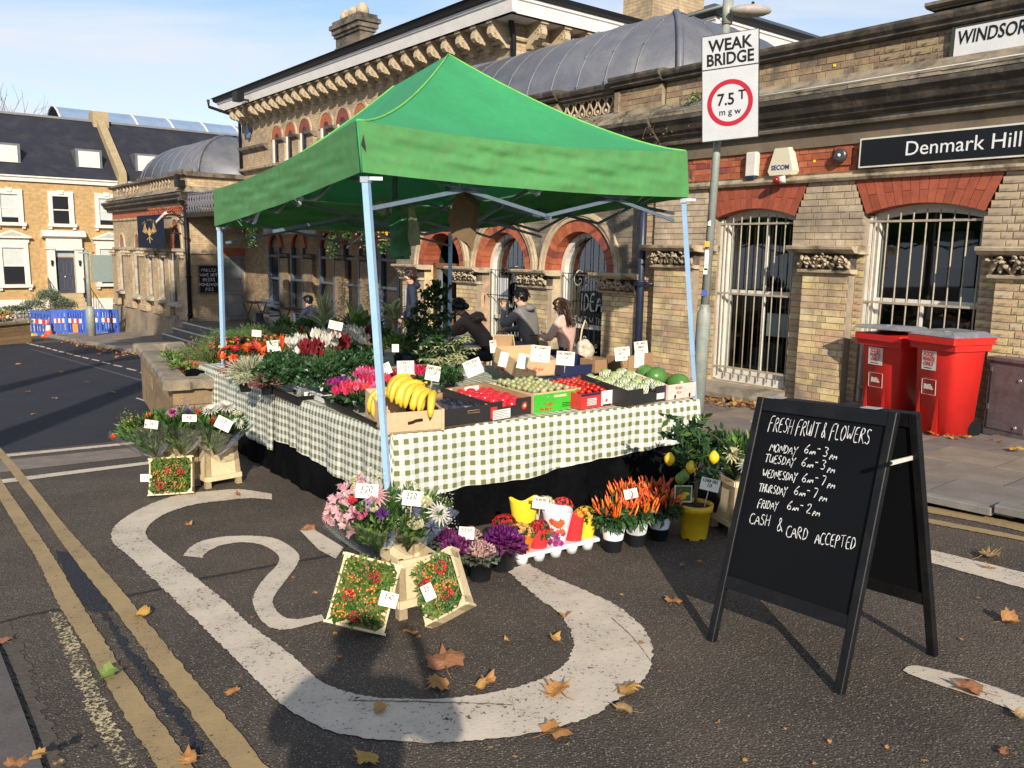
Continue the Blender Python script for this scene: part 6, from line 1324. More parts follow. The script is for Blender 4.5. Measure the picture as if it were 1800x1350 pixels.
card(919,635,7.0,.10,.14,'','blank back of a price card leaning beside the greengages card',14,12,0,m_ink,.02)
card(451,586,9.3,.115,.08,'ROSES £5','small price card stuck in the low greenery, furthest left on the stall',0,4,-5,m_inkp,.022,.05)
card(481,608,8.4,.145,.12,'BEGONIA\n£4.00','price card between the orange flowers and the bromeliads',0,-8,-5,m_inkp,.026,.05)
card(590,572,7.9,.145,.085,'POTTED\n£7.50','torn price card among the leafy house plants',0,12,-5,m_inkp,.022,.1)
card(607,635,7.0,.035,.13,'£5','thin plant label edge-on among the white and crimson cyclamens',60,-6,0,m_inkp,.02,.06)
card(680,648,6.4,.075,.10,'£3','plant label turned sideways just right of the front tent leg',30,-22,0,m_ink,.03)
card(695,612,7.2,.065,.075,'£6','small cream price card half behind the front tent leg',5,0,0,m_inkp,.02)
# ---- plants on the left of the stall
def tray(name,label,a,b,dep,h_,mt,cat='tray',h0=0):
    A_=TP(*a);B__=TP(*b);d=B__-A_;w_=d.length;rot=math.atan2(d.y,d.x);t=thing(name,label,cat,A_,rot)
    q=MB();q.add([(0,0,0),(w_,0,0),(w_,dep,0),(0,dep,0),(-.02,-.02,h_),(w_+.02,-.02,h_),(w_+.02,dep+.02,h_),(-.02,dep+.02,h_)],[(0,3,2,1),(0,1,5,4),(1,2,6,5),(2,3,7,6),(3,0,4,7)]);q.build('shell',mt,t)
    q=MB();q.box(-.03,-.03,h_-.008,w_+.03,-.018,h_+.004);q.box(-.03,dep+.018,h_-.008,w_+.03,dep+.03,h_+.004);q.box(-.03,-.03,h_-.008,-.018,dep+.03,h_+.004);q.box(w_+.018,-.03,h_-.008,w_+.03,dep+.03,h_+.004);q.build('rim',mt,t);return t,w_
tray('plant_tray','black plastic tray under the dark heather and cyclamens',(450,680),(525,705),.34,.075,m_potk)
tray('plant_tray','black plastic tray under the pink cyclamens, nearest the bananas',(574,715),(663,752),.34,.075,m_potk)
t,w_=tray('cyclamen_carton','white carton with a barcode label under the mixed cyclamens',(518,692),(572,708),.34,.085,m_potw,'carton')
q=MB()
for k in range(9): q.box(.02+k*.009,-.024,.02,.024+k*.009,-.022,.05)
q.build('barcode',m_ink,t)
card(547,697,6.55,.115,.085,'£12','pale violet price label on the white cyclamen carton',14,-2,0,m_inkp,.03)
card(566,680,6.5,.05,.06,'£3','little tilted plant tag above the white carton',10,-25,0,m_inkp,.018)
k=40
for px,py,fm,mx_,lb,h_,rr_ in [
 (640,724,f_cor,f_pk,'coral and pink cyclamen, right of the front pair',.15,.13),(612,722,f_hp,f_cor,'hot pink cyclamen at the front edge of the black tray',.14,.13),(592,706,f_mag,f_pur,'magenta cyclamen at the left end of the pink row',.13,.10),(645,700,f_pk,f_hp,'pale pink cyclamen behind the coral one',.17,.12),
 (695,698,f_rd,f_cor,'red cyclamen behind the banana crate',.16,.12),(735,690,f_rd,f_hp,'red cyclamen showing between two price cards',.15,.11),(668,712,f_cor,f_hp,'coral cyclamen half behind the blue tent leg',.16,.13)]:
    cyclamen(TP(px,py),lb,fm,rr_,36,k,0,h_+.01,.052,mixed=mx_);k+=1
for px,py,fm,lb in [(545,668,f_cri,'crimson cyclamen, largest of the back row'),(522,662,f_wh,'white cyclamen left of the crimson ones'),(575,655,f_wh,'white cyclamen between two crimson ones'),(598,652,f_cri,'crimson cyclamen right of the middle white one'),(630,640,f_wh,'white cyclamen near the front tent leg'),(652,638,f_cri,'crimson cyclamen beside the front tent leg'),(565,640,f_wh,'white cyclamen behind the largest crimson one'),(608,634,f_wh,'white cyclamen in the back behind the price label')]:
    cyclamen(TP(px,py),lb,fm,.16,20,k,0,.30,.08,'tall cyclamens in the back row');k+=1
def bushy(name,label,px,py,rad,n,L,W,mats,h0=.08,seed=0,cat='potted plant',group=None,mm=None,flowers=None,potm=m_potk,up=.4,stem=True,loc=None,pr=.05):
    r_=random.Random(seed);t=thing(name,label,cat,loc if loc is not None else TP(px,py),0,group)
    q=MB();foliage(q,(0,0,h0+rad[2]*.6),rad,n,L,W,r_,0,up,mm=mm);q.build('foliage',mats,t)
    if potm: q=MB();pot(q,pr*.8,pr,.09);soil(q,pr*.9,.08);q.build('pot',potm,t)
    if flowers:
        fm,fn_,fs_,kind_=flowers;q=MB()
        for _ in range(fn_):
            d=rdir(r_,.5);
            if d.z<-.1: d.z*=-1
            p=Vector((0,0,h0+rad[2]*.6))+Vector((d.x*rad[0],d.y*rad[1],d.z*rad[2]))*1.02
            if kind_=='d': disc_flower(q,p,d,fs_*r_.uniform(.8,1.2),0 if r_.random()<.7 else len(fm)-1,6,2)
            else: upright_flower(q,p,r_,fs_*r_.uniform(.8,1.2),0)
        q.build('flowers',fm,t)
    return t
for px,py,s,lb in [(492,694,1,'dark green leafy plant in the black tray, left'),(530,700,1.05,'dense dark green plant above the white carton'),(566,706,1.15,'dense dark green plant right of the white carton'),(605,690,1.15,'dark green plant behind the pink cyclamens'),(640,680,1.05,'dark green plant near the front leg'),(495,678,1,'dark green plant behind the red heather'),(470,690,.7,'small dark green plant at the cloth edge')]:
    bushy('foliage_plant',lb,px,py,(.18*s,.18*s,.16*s),620,.042,.030,m_gd,.07,int(px),mm=None,group='dark green foliage plants',potm=None)
# heathers
def heather(px,py,rad,lb,c1,c2,n,seed):
    r_=random.Random(seed);t=thing('heather',lb,'potted plant',TP(px,py),0,'heathers');q=MB()
    for _ in range(n):
        d=rdir(r_,.55);
        if d.z<.0: d.z*=-1
        p=Vector((d.x*rad*.25,d.y*rad*.25,.06));e=p+Vector((d.x*rad,d.y*rad,d.z*rad*1.05))*r_.uniform(.75,1.1);m_=p.lerp(e,.5)+Vector((0,0,.02));q.tube([p,m_,e],[.002,.0045,.003],4,0 if r_.random()<.8 else 1,caps=False)
        for s_ in range(5):
            pp=m_.lerp(e,s_/5);q.leaf(pp,rdir(r_,.6),rdir(r_,0),.014,.007,0 if r_.random()<.75 else 1)
    q.build('sprigs',[c1,c2],t);q=MB();pot(q,.045,.055,.09);q.build('pot',m_potw if rad>.15 else m_potk,t)
m_h1=mat('heather_pale',(.42,.42,.28),None,9,.7,pal=[(.42,.42,.28),(.5,.48,.34),(.32,.35,.2),(.48,.40,.34)]);m_h2=mat('heather_green',(.2,.26,.12),None,9,.7);m_h3=mat('heather_red',(.25,.03,.05),None,9,.7,pal=[(.22,.025,.045),(.30,.05,.07),(.14,.03,.04),(.2,.12,.08)])
heather(442,675,.20,'large pale green heather bush at the cloth edge',m_h1,m_h2,420,1);heather(470,693,.13,'dark red heather below the pale bush',m_h3,m_h2,260,2);heather(418,668,.14,'dusky red heather left of the pale bush',m_h3,m_h1,200,3);heather(432,688,.10,'small pale heather in a white pot at the edge of the cloth',m_h1,m_h2,160,4)
# orange flowers, impatiens, bromeliads
for px,py,lb,fm,n_ in [(415,648,'orange begonia at the far left of the table','o',26),(450,640,'orange begonia behind the pale heather','o',24),(485,640,'orange flowering plant beside its price card','o',16),(428,625,'red and yellow berried plant behind the orange begonias','r',46),(470,618,'red berried plant in the second row','r',40),(395,628,'red berried plant hanging over the tent leg','r',46),(508,622,'small red flowering plant behind the bromeliads','r',20)]:
    bushy('flowering_plant',lb,px,py,(.17,.17,.12),240,.035,.026,m_gd,.05,int(px),flowers=([f_or,f_rd] if fm=='o' else [f_cor,f_ye],n_,.05 if fm=='o' else .022,'d'))
def brom(px,py,lb,fm,s,seed):
    r_=random.Random(seed);t=thing('bromeliad',lb,'potted plant',TP(px,py));q=MB()
    for k in range(14):
        a=k*2.4;d=Vector((math.cos(a),math.sin(a),1.0));q.leaf((0,0,.1),d,(math.cos(a),math.sin(a),.3),.26*s,.035,0,.3)
    q.build('leaves',m_gm,t);q=MB()
    for k in range(18):
        a=k*2.4;l=k/18;d=Vector((math.cos(a)*(.7-.5*l),math.sin(a)*(.7-.5*l),1));q.leaf((0,0,.16+l*.10*s),d,(math.cos(a),math.sin(a),.2),.10*s,.03*s,0,.25)
    q.build('bracts',fm,t);q=MB();pot(q,.045,.06,.1);q.build('pot',m_potk,t)
brom(497,652,'orange bromeliad spike, tallest orange bloom',f_or,1.25,1);brom(537,640,'yellow bromeliad behind the crimson cyclamens',f_ye,1.0,2);brom(531,608,'small red bromeliad tip rising from the greenery',f_cor,.7,3)
t=bushy('chrysanthemum','white chrysanthemum cluster behind the tall cyclamens',622,612,(.15,.15,.10),160,.045,.03,m_gm,.10,61,flowers=([f_wh,f_cr],46,.035,'d'))
# leafy house plants
def bigleaf(q,p,d,L,W,m=0,droop=.5,n=7,fold=.15,m2=None):
    p=Vector(p);d=Vector(d).normalized();sd=d.cross(Vector((0,0,1)))
    sd=sd.normalized() if sd.length>.05 else Vector((1,0,0));pts=[];dd=d.copy();c=p.copy()
    for i in range(n+1):
        s=i/n;wv=W/2*math.sin(math.pi*(s**.75))*(1.0) if i<n else 0;up=sd.cross(dd);pts+=[c-sd*wv+up*fold*wv,c-sd*wv*.35+up*fold*wv*.3,c,c+sd*wv*.35+up*fold*wv*.3,c+sd*wv+up*fold*wv];c=c+dd*(L/n);dd=(dd+Vector((0,0,-droop/n))).normalized()
    b=[(5*i+k,5*i+5+k,5*i+6+k,5*i+1+k) for i in range(n) for k in range(4)]
    for i,f in enumerate(b): q.add([pts[j] for j in f],[(0,1,2,3)],(m2 if (m2 is not None and i%4 in (0,3)) else m),True)
def rosette(name,lb,px,py,n,L,W,mats,droop,seed,h0=.12,el=(.5,1.5),trunk=0,m2=None,loc=None,cat='potted plant'):
    r_=random.Random(seed);t=thing(name,lb,cat,loc if loc is not None else TP(px,py));q=MB()
    for k in range(n):
        a=k*2.4+r_.uniform(-.2,.2);e=r_.uniform(*el);z=h0+trunk*(.55+.45*k/n);bigleaf(q,(0,0,z),(math.cos(a)*math.cos(e),math.sin(a)*math.cos(e),math.sin(e)),L*r_.uniform(.75,1.1),W*r_.uniform(.85,1.1),0,droop,7,.2,m2)
    q.build('leaves',mats,t)
    if trunk: q=MB();q.tube([(0,0,.05),(.01,0,h0+trunk)],[.022,.016],7);q.build('trunk',mat('cane',(.38,.30,.12),(.28,.22,.09),8,.6),t)
    q=MB();pot(q,.05,.07,.12);soil(q,.06,.11);q.build('pot',m_potk,t);return t
rosette('dracaena','spiky dracaena with cream-edged leaves standing above the flowers',568,610,40,.50,.045,[m_gl,m_cream],.9,5,.12,(.45,1.5),.26,1)
rosette('peace_lily','large-leaved plant with broad green leaves left of the front tent leg',632,606,15,.50,.17,[m_gl],.8,6,.12,(.35,1.3),.05)
rosette('peace_lily','broad-leaved plant with pale green leaves, nearest the white mums',618,622,10,.28,.13,[m_gl],.9,7,.08,(.2,1.2),.02)
rosette('dumb_cane','tall cane plant with bright arching leaves right of the front tent leg',692,612,15,.36,.13,[m_gl,m_cream],1.3,8,.12,(.25,1.35),.36,1)
q=MB();r_=random.Random(5)
def tree_plant(name,lb,px,py,hgt,n,L,W,mats,seed,spread=.22,mm=None,loc=None,potm=m_potk,pr=.08,nb=14,bark=m_bark,z0=.25):
    r_=random.Random(seed);t=thing(name,lb,'potted plant',loc if loc is not None else TP(px,py));q=MB();s=MB();top=Vector((.02,0,hgt));tips=[]
    s.tube([(0,0,.05),(.01,.01,hgt*.5),top],[.009,.007,.004],6)
    for k in range(nb):
        z=hgt*(z0+(1-z0)*k/nb);a=k*2.4+r_.uniform(-.4,.4);l=spread*r_.uniform(.6,1.15)*(1.15-.6*abs(k/nb-.35));b=Vector((0,0,z));e=b+Vector((math.cos(a)*l,math.sin(a)*l,l*r_.uniform(.2,.7)));m_=b.lerp(e,.5)+Vector((0,0,.03));s.tube([b,m_,e],[.004,.003,.002],4)
        for i in range(n//nb):
            f=r_.uniform(.25,1.05);p=b.lerp(m_,f*2) if f<.5 else m_.lerp(e,(f-.5)*2);d=rdir(r_,-.1);q.leaf(p,d,rdir(r_,.8),L*r_.uniform(.7,1.2),W*r_.uniform(.8,1.1),r_.choice(mm) if mm else 0,.15)
    for i in range(n//8): q.leaf(top+Vector((r_.gauss(0,.03),r_.gauss(0,.03),r_.uniform(-.1,.04))),rdir(r_,.5),rdir(r_,.8),L,W,0,.15)
    s.build('stem',bark,t);q.build('leaves',mats,t)
    if potm: q=MB();pot(q,pr*.8,pr,.15);soil(q,pr*.9,.13);q.build('pot',potm,t)
    return t
tree_plant('weeping_fig','tallest leafy plant on the stall, dark leaves reaching the back tent leg',762,622,.80,560,.085,.040,m_gd,21,.24,nb=20)
tree_plant('weeping_fig','dark leafy plant below the tallest one, right of the standing man',735,640,.44,360,.075,.038,m_gd,22,.20)
tree_plant('weeping_fig','dark shrubby pot plant behind the price cards',765,655,.36,360,.07,.036,m_gd,23,.22)
def scheff(px,py,hgt,seed,lb):
    r_=random.Random(seed);t=thing('umbrella_plant',lb,'potted plant',TP(px,py));q=MB();s=MB()
    for k in range(34):
        a=r_.uniform(0,6.28);rad=.20*math.sqrt(r_.random());c=Vector((math.cos(a)*rad,math.sin(a)*rad,hgt*r_.uniform(.35,1)));s.tube([(0,0,.05),(c.x*.4,c.y*.4,c.z*.6),c],[.006,.003,.0015],4)
        nn=8
        for i in range(nn):
            b=6.283*i/nn+k;d=Vector((math.cos(b),math.sin(b),-.15));q.leaf(c,d,(0,0,1),.085,.032,0 if r_.random()<.5 else 1,.1);q.leaf(c+d*.012+Vector((0,0,.002)),d,(0,0,1),.055,.014,1,.1)
    q.build('leaves',[m_gm,m_cream],t);s.build('stems',m_stem,t);q=MB();pot(q,.06,.08,.13);q.build('pot',m_potk,t)
scheff(798,655,.36,3,'variegated umbrella plant with cream and green leaves');scheff(775,672,.24,4,'lower variegated umbrella plant behind the red fruit')
bushy('foliage_plant','mid green leafy plant behind the blueberry crate',790,690,(.13,.13,.10),220,.06,.035,m_gd,.05,77)
for px,py,lb,m_ in [(585,600,'grassy green plant behind the torn card',m_gm),(540,598,'grassy green plant left of the dracaena',m_gm),(655,600,'deep green plant behind the front tent leg',m_gd),(700,640,'light green plant behind the pepper card',m_gl),(500,598,'green plant with upright stems in the back row',m_gm),(620,588,'broad green clump in the back row',m_gd),(668,622,'leafy green plant hidden by the tent leg',m_gm)]:
    bushy('foliage_plant',lb,px,py,(.19,.19,.16),300,.075,.028,m_,.08,int(px)+1,group='green plants at the back of the stall',up=.9)
# ============================================================ street objects
# lamp column with weight limit sign
base=GT(1222,757,.1);tilt=.012
t=thing('lamp_post','tall grey-green steel lamp column with a dusty lamp head, stickers and a wide base','lamp post',base)
topp=at(1273,12,base.y+.15)-base
shx=topp.x/topp.z
zb=at(1232,556,base.y).z-base.z;q=MB();q.lathe([(.072,0),(.072,zb),(.068,zb+.04),(.048,zb+.08),(.046,zb+.12)],18);m_lp=mat('lamp_paint',(.26,.29,.26),(.21,.235,.21),6,.5,.02,30,stain=(.33,.33,.27),sst=3);q.v=[(x+shx*z,y,z) for x,y,z in q.v];q.build('base',m_lp,t)
q=MB();q.tube([(shx*(zb+.1),0,zb+.1),(topp.x,0,topp.z)],[.042,.034],14);q.tube([(topp.x,0,topp.z-.2),(topp.x,0,topp.z+.02)],.05,12);q.build('column',m_lp,t)
hd=at(1318,20,base.y-.1)-base
q=MB();q.tube([(topp.x-.35,.1,topp.z-.1),(topp.x,0,topp.z-.02),(hd.x-.08,-.1,hd.z)],.015,6);q.build('lamp_arm',m_lp,t)
q=MB();q.ell((hd.x,-.12,hd.z),(.20,.10,.055),16,8);q.build('lamp_head',mat('lamp_dusty',(.42,.37,.31),(.28,.25,.22),18,.7),t,rot=None)
q=MB();q.tube([(hd.x+.02,-.12,hd.z+.04),(hd.x+.02,-.12,hd.z+.08)],.014,6);q.build('photocell',m_blk,t)
def stick(px,py,w_,h_,mt,nm='sticker'):
    p=at(px,py,base.y-.05)-base;q=MB();q.box(p.x-w_/2,-.050 if p.z>1.1 else -.074,p.z-h_/2,p.x+w_/2,-.045,p.z+h_/2);return q.build(nm,mt,t)
stick(1243,429,.05,.055,plain('sticker_orange',(.75,.33,.02),.5));stick(1242,457,.04,.2,m_wht);stick(1240,477,.04,.06,m_wht);stick(1238,515,.055,.06,plain('sticker_blue',(.03,.06,.35),.5));stick(1247,392,.03,.05,m_wht);stick(1246,380,.012,.1,m_blk)
# sign plates clamped to the post
Ys=base.y-.22
c4=[at(1240,66,Ys+.12),at(1344,46,Ys-.12),at(1325,243,Ys-.12),at(1227,250,Ys+.12)]
cen=(c4[0]+c4[1]+c4[2]+c4[3])/4;ux=((c4[1]-c4[0])+(c4[2]-c4[3]));wd=ux.length/2;ux.normalize();uz=((c4[0]-c4[3])+(c4[1]-c4[2]));hgt=uz.length/2;uz=(uz-ux*uz.dot(ux)).normalized();uy=uz.cross(ux)
t=thing('weight_limit_sign','two-part white sign plate reading WEAK BRIDGE above a red-ringed 7.5T mgw','road sign',cen)
Rm=Matrix((ux,uy,uz)).transposed();t.rotation_euler=Rm.to_euler()
hw,hh=wd/2,hgt/2
q=MB();q.cbox(-hw,-.0,-hh,hw,.012,hh,.01);q.build('plate',m_grn,t)
q=MB();q.box(-hw+.008,-.003,-hh+.008,hw-.008,.004,hh*.36-.006);q.box(-hw+.008,-.003,hh*.36+.006,hw-.008,.004,hh-.008);q.build('face',plain('sign_face',(.52,.52,.53),.35),t)
txt(t,'WEAK',hh*.31,m_let,0,hh*.78,-.0045,bold=.004,sx=.92);txt(t,'BRIDGE',hh*.31,m_let,0,hh*.52,-.0045,bold=.004,sx=.86)
m_redr=plain('sign_red',(.42,.012,.03),.4)
q=MB();n=48;ro=hw*.80;ri=ro*.80;cz=-hh*.30
q.add([(r*math.cos(a),-.005,cz+r*math.sin(a)) for a in [6.28319*k/n for k in range(n)] for r in (ro,ri)],[(2*k,2*((k+1)%n),2*((k+1)%n)+1,2*k+1) for k in range(n)]);q.build('red_ring',m_redr,t)
txt(t,'7.5',hh*.31,m_let,-hw*.14,cz+hh*.06,-.0045,bold=.003,sx=.9);txt(t,'T',hh*.24,m_let,hw*.42,cz+hh*.12,-.0045,bold=.003,sx=.9);txt(t,'m g w',hh*.17,m_let,0,cz-hh*.17,-.0045,bold=.001)
q=MB();q.box(-.05,.012,hh*.5,.05,.03,hh*.6);q.box(-.05,.012,-hh*.6,.05,.03,-hh*.5);q.build('clamp',m_lp,t)
# A-board
a0=Vector((.905,3.522,.030));a1=Vector((1.306,2.993,.066));t1=Vector((1.541,3.245,1.141));t0=Vector((1.140,3.774,1.104))
b1=GT(1648,1153);b0=b1+(a0-a1);b0.z=gz(b0.x,b0.y)
t=thing('a_frame_chalkboard','black A-frame chalkboard with white chalk opening hours for fruit and flowers','chalkboard',a1)
m_bf=mat('frame_black',(.007,.007,.008),(.005,.005,.006),12,.5,.06,30,stain=(.012,.012,.012),sst=8,spec=.25);m_bd=mat('board_black',(.004,.0045,.006),(.003,.0035,.005),3,.7,fine=.05,spec=.15)
O=Vector(a1)
def leaf_board(f0,f1,h0,h1,front):
    X=(f1-f0).normalized();Z=((h0+h1)/2-(f0+f1)/2);H_=Z.length;Z=(Z-X*Z.dot(X)).normalized();Y=Z.cross(X);Wt=(f1-f0).length
    Mx=Matrix(((X.x,Y.x,Z.x,f0.x-O.x),(X.y,Y.y,Z.y,f0.y-O.y),(X.z,Y.z,Z.z,f0.z-O.z),(0,0,0,1)))
    fw=.036
    for x0,x1 in ((0,fw),(Wt-fw,Wt)): q=MB();q.cbox(x0,-.012,0,x1,.022,H_,.003,0,Mx);q.build('leg',m_bf,t)
    q=MB();q.box(fw,-.010,H_-.06,Wt-fw,.020,H_-.002,0,Mx);q.build('top_rail',m_bf,t)
    q=MB();q.box(fw,-.010,H_*.22,Wt-fw,.020,H_*.22+.055,0,Mx);q.build('bottom_rail',m_bf,t)
    q=MB();q.box(fw-.003,.0,H_*.22,Wt-fw+.003,.012,H_-.03,0,Mx);q.build('board',m_bd,t)
    return Mx,H_,Wt
Mx,H_,Wt=leaf_board(a0,a1,t0,t1,True)
bk=.035
off=Vector((t1.y-t1.y,0,0))
leaf_board(b1,b0,t1+Vector((.035,.03,0)),t0+Vector((.035,.03,0)),False)
Tx=Mx@Matrix(((1,0,0,0),(0,0,-1,-.0005),(0,1,0,0),(0,0,0,1)))
m_chalk=plain('chalk',(.72,.72,.70),.9)
def bt(s,x,y,h,ws,sd,name):
    q=MB();hand(q,s,x,y,h,Tx,.0050,0,sd,.12,ws=ws,z=.001,jit=.3);return q.build(name,m_chalk,t)
W_=Wt
def bline(px0,py0,px1,s,hpx,sd,ext=0):
    # find board-plane coordinates of the pixels
    inv=Mx.inverted()
    def on(px,py):
        d=ray(px,py);o=inv@(Cc-O);e=inv.to_3x3()@d;k=(-.0-o.y)/e.y;return o+e*k
    p=on(px0,py0);r=on(px1,py0+ (px1-px0)*.135);top=on(px0,py0-hpx);h=(top-p).length*.95
    tw=sum(GW.get(c,6.6) for c in s)*h/9
    ang=math.atan2((r-p).z,(r-p).x);MM=Tx@Matrix.Translation((p.x,p.z,0))@Matrix.Rotation(ang*ext,4,'Z')
    q=MB();hand(q,s,0,0,h,MM,.0040,0,sd,.10,ws=abs((r-p).x)/tw*.95,z=.001,jit=.35);q.build('chalk_line',m_chalk,t)
for a in [(1350,757,1540,'FRESH FRUIT & FLOWERS',26,1,1),(1352,793,1404,'MONDAY',15,2,.7),(1344,812,1400,'TUESDAY',15,3,.8),(1340,838,1404,'WEDNESDAY',15,4,.9),(1333,864,1386,'THURSDAY',15,5,.9),(1331,892,1370,'FRIDAY',15,6,.9),(1317,920,1356,'CASH',20,7,1),(1364,934,1378,'&',24,8,1),(1381,944,1422,'CARD',22,9,1),(1432,955,1508,'ACCEPTED',22,10,.8)]: bline(a[0],a[1],a[2],a[3],a[4],a[5],a[6])
for i,(x,y,n) in enumerate([(1412,797,'3'),(1408,820,'3'),(1408,847,'7'),(1394,870,'7'),(1382,896,'2')]):
    bline(x,y,x+11,'6',17,20+i,.7);bline(x+11,y+1,x+22,'AM',7,30+i,.7);bline(x+23,y-2,x+31,'-',14,40+i,.5);bline(x+34,y+5,x+45,n,18,50+i,.7);bline(x+46,y+10,x+60,'PM',8,60+i,.7)
p0=at(1566,814,t1.y-.16)-O;p1=at(1606,804,t1.y+.02)-O
q=MB();q.bar(p0,p1,.006,.017);q.build('hinge_stay',m_wht,t);q=MB();q.ell(p0,(.007,.007,.007),8,6);q.ell(p1,(.007,.007,.007),8,6);q.build('rivet',m_blk,t)
for f in (.14,.82):
    c=t0.lerp(t1,f)-O+Vector((.01,.01,.005));X=(t1-t0).normalized();q=MB();q.bar(c-X*.035,c+X*.035,.05,.003);q.build('hinge',m_alu,t)
# wheelie bins
m_bin=mat('bin_red',(.62,.022,.015),(.54,.018,.014),3,.38,.0,fine=.03,stain=(.45,.02,.016),sst=2);m_lid=mat('lid_grey',(.20,.21,.23),(.15,.16,.18),6,.5,stain=(.28,.27,.25),sst=9)
def bin_(name,label,px,py,px2,py2,dep,topz,lidopen,grp):
    a=GT(px,py,.1);b=GT(px2,py2,.1);d=b-a;w_=d.length;rot=math.atan2(d.y,d.x);t=thing(name,label,'wheelie bin',a,rot,grp)
    topz=(at(px+5,topz,a.y).z-a.z)/.945
    q=MB();wt=w_*1.14;ex=(wt-w_)/2;dt=dep*1.12;h=topz
    vs=[];
    def ringr(x0,x1,y0,y1,z,c=.05): return [(x0+c,y0,z),(x1-c,y0,z),(x1,y0+c,z),(x1,y1-c,z),(x1-c,y1,z),(x0+c,y1,z),(x0,y1-c,z),(x0,y0+c,z)]
    R0=ringr(0,w_,0,dep,0);R1=ringr(-ex,w_+ex,-.05,dt,h*.9);
    q.add(R0+R1,[(i,(i+1)%8,8+(i+1)%8,8+i) for i in range(8)]+[tuple(range(7,-1,-1))],0,True)
    q.build('body',m_bin,t)
    q=MB();
    for s0,s1 in ((.16,.24),(.66,.74)):   # moulded ribs flanking a recess
        q.add([(w_*s0,-.002,.0),(w_*s1,-.002,.0),(w_*(s0+s1)/2+.01,-.045,h*.42),(w_*s0-.03,-.03,.0),(w_*s1+.01,-.025,0)],[(0,3,2),(3,4,2),(4,1,2)],0,False)
    q.build('moulded_rib',m_bin,t)
    q=MB();q.cbox(-ex-.035,-.10,h*.88,w_+ex+.035,dt+.03,h*.945,.012);q.build('rim',m_bin,t)
    q=MB();q.box(-ex-.02,-.07,h*.82,w_+ex+.02,dt,h*.885);q.build('collar',m_bin,t)
    q=MB()
    vs=[(-ex-.03,-.10,0),(w_+ex+.03,-.10,0),(w_+ex+.03,dt+.06,0),(-ex-.03,dt+.06,0),(-ex+.05,-.03,.045),(w_+ex-.05,-.03,.045),(w_+ex-.05,dt-.02,.05),(-ex+.05,dt-.02,.05)]
    q.add(vs,[(0,1,5,4),(1,2,6,5),(2,3,7,6),(3,0,4,7),(4,5,6,7),(0,3,2,1)],0);q.box(w_*.3,-.02,.045,w_*.7,.05,.052)
    o=q.build('lid',m_lid,t);o.location=(0,0,h*.945)
    if lidopen: o.rotation_euler=(R(-3),R(-1.5),0);o.location=(-.02,-.03,h*.985)
    q=MB();q.tube([(-ex,dt+.07,h*.93),(w_+ex,dt+.07,h*.93)],.016,8);q.build('handle',m_bin,t)
    for s in (.02,w_-.02): q=MB();q.tube([(s-.03,dep-.02,.08),(s+.03,dep-.02,.08)],.09,14);q.build('wheel',m_blk,t)
    # labels
    lean=math.atan2(.05,h*.9)
    def lab(nm,mt,x0,z0,x1,z1,o_=0):
        q=MB();f=lambda z:-.05*z/(h*.9)-.004-o_;q.add([(x0,f(z0),z0),(x1,f(z0),z0),(x1,f(z1),z1),(x0,f(z1),z1)],[(0,1,2,3)]);return q.build(nm,mt,t)
    x0=w_*.20;x1=w_*.60;lab('label',m_wht,x0,h*.62,x1,h*.80)
    for i,s in enumerate(('FOOD','WASTE','ONLY')):
        me=text_mesh(s,h*.052,m_bin,bold=.001,sx=.8);me.transform(VM);link('lettering',me,t,((x0+x1)/2,-.05*(.77-.045*i)/.9-.006,h*(.768-.045*i)))
    lab('small_print',m_ink,x0+.03,h*.634,x1-.05,h*.642,.001)
    zc=h*.46;xs=(w_*.24,w_*.62)
    q=MB();f=lambda z:-.05*z/(h*.9)-.005
    for a_,b_ in (((xs[0],zc-.075),(xs[1],zc-.075)),((xs[1],zc-.075),(xs[1],zc+.075)),((xs[1],zc+.075),(xs[0],zc+.075)),((xs[0],zc+.075),(xs[0],zc-.075))): q.bar((a_[0],f(a_[1]),a_[1]),(b_[0],f(b_[1]),b_[1]),.002,.004,up=(0,1,0))
    q.build('logo_frame',m_wht,t);me=text_mesh('Biffa.',.066,m_wht,bold=.003,sx=.9);me.transform(VM);link('lettering',me,t,((xs[0]+xs[1])/2,f(zc)-.002,zc))
    return t
bin_('wheelie_bin','red wheelie bin with its grey lid ajar, left of the pair',1510,737,1572,748,.36,583,True,'red food waste bins')
bin_('wheelie_bin','red wheelie bin with its lid shut, nearer the grey cabinet',1602,757,1665,769,.36,586,False,'red food waste bins')
# grey service cabinet
a=GT(1727,761,.1);b=GT(1793,772,.1);d=b-a;t=thing('service_cabinet','scuffed grey-brown metal service cabinet with a locked door beside the bins','cabinet',a,math.atan2(d.y,d.x));w_=d.length+.06;hc=at(1738,632,a.y).z-a.z
m_cab=mat('cabinet_metal',(.15,.125,.125),(.11,.095,.095),5,.5,.02,40,stain=(.09,.07,.065),sst=6)
q=MB();q.box(0,0,0,w_,.28,hc);q.build('body',m_cab,t);q=MB();q.cbox(-.02,-.02,hc,w_+.02,.3,hc+.035,.005);q.build('cap',m_cab,t)
q=MB();q.box(.035,-.008,.07,w_-.03,.0,hc-.04);q.build('door',m_cab,t)
for z in (hc*.78,hc*.16): q=MB();q.tube([(w_*.74,-.018,z),(w_*.74,-.004,z)],.014,10);q.build('lock',m_alu,t)
for z in (.25,.62): q=MB();q.box(.02,-.014,z,.04,.0,z+.05);q.build('hinge',m_cab,t)
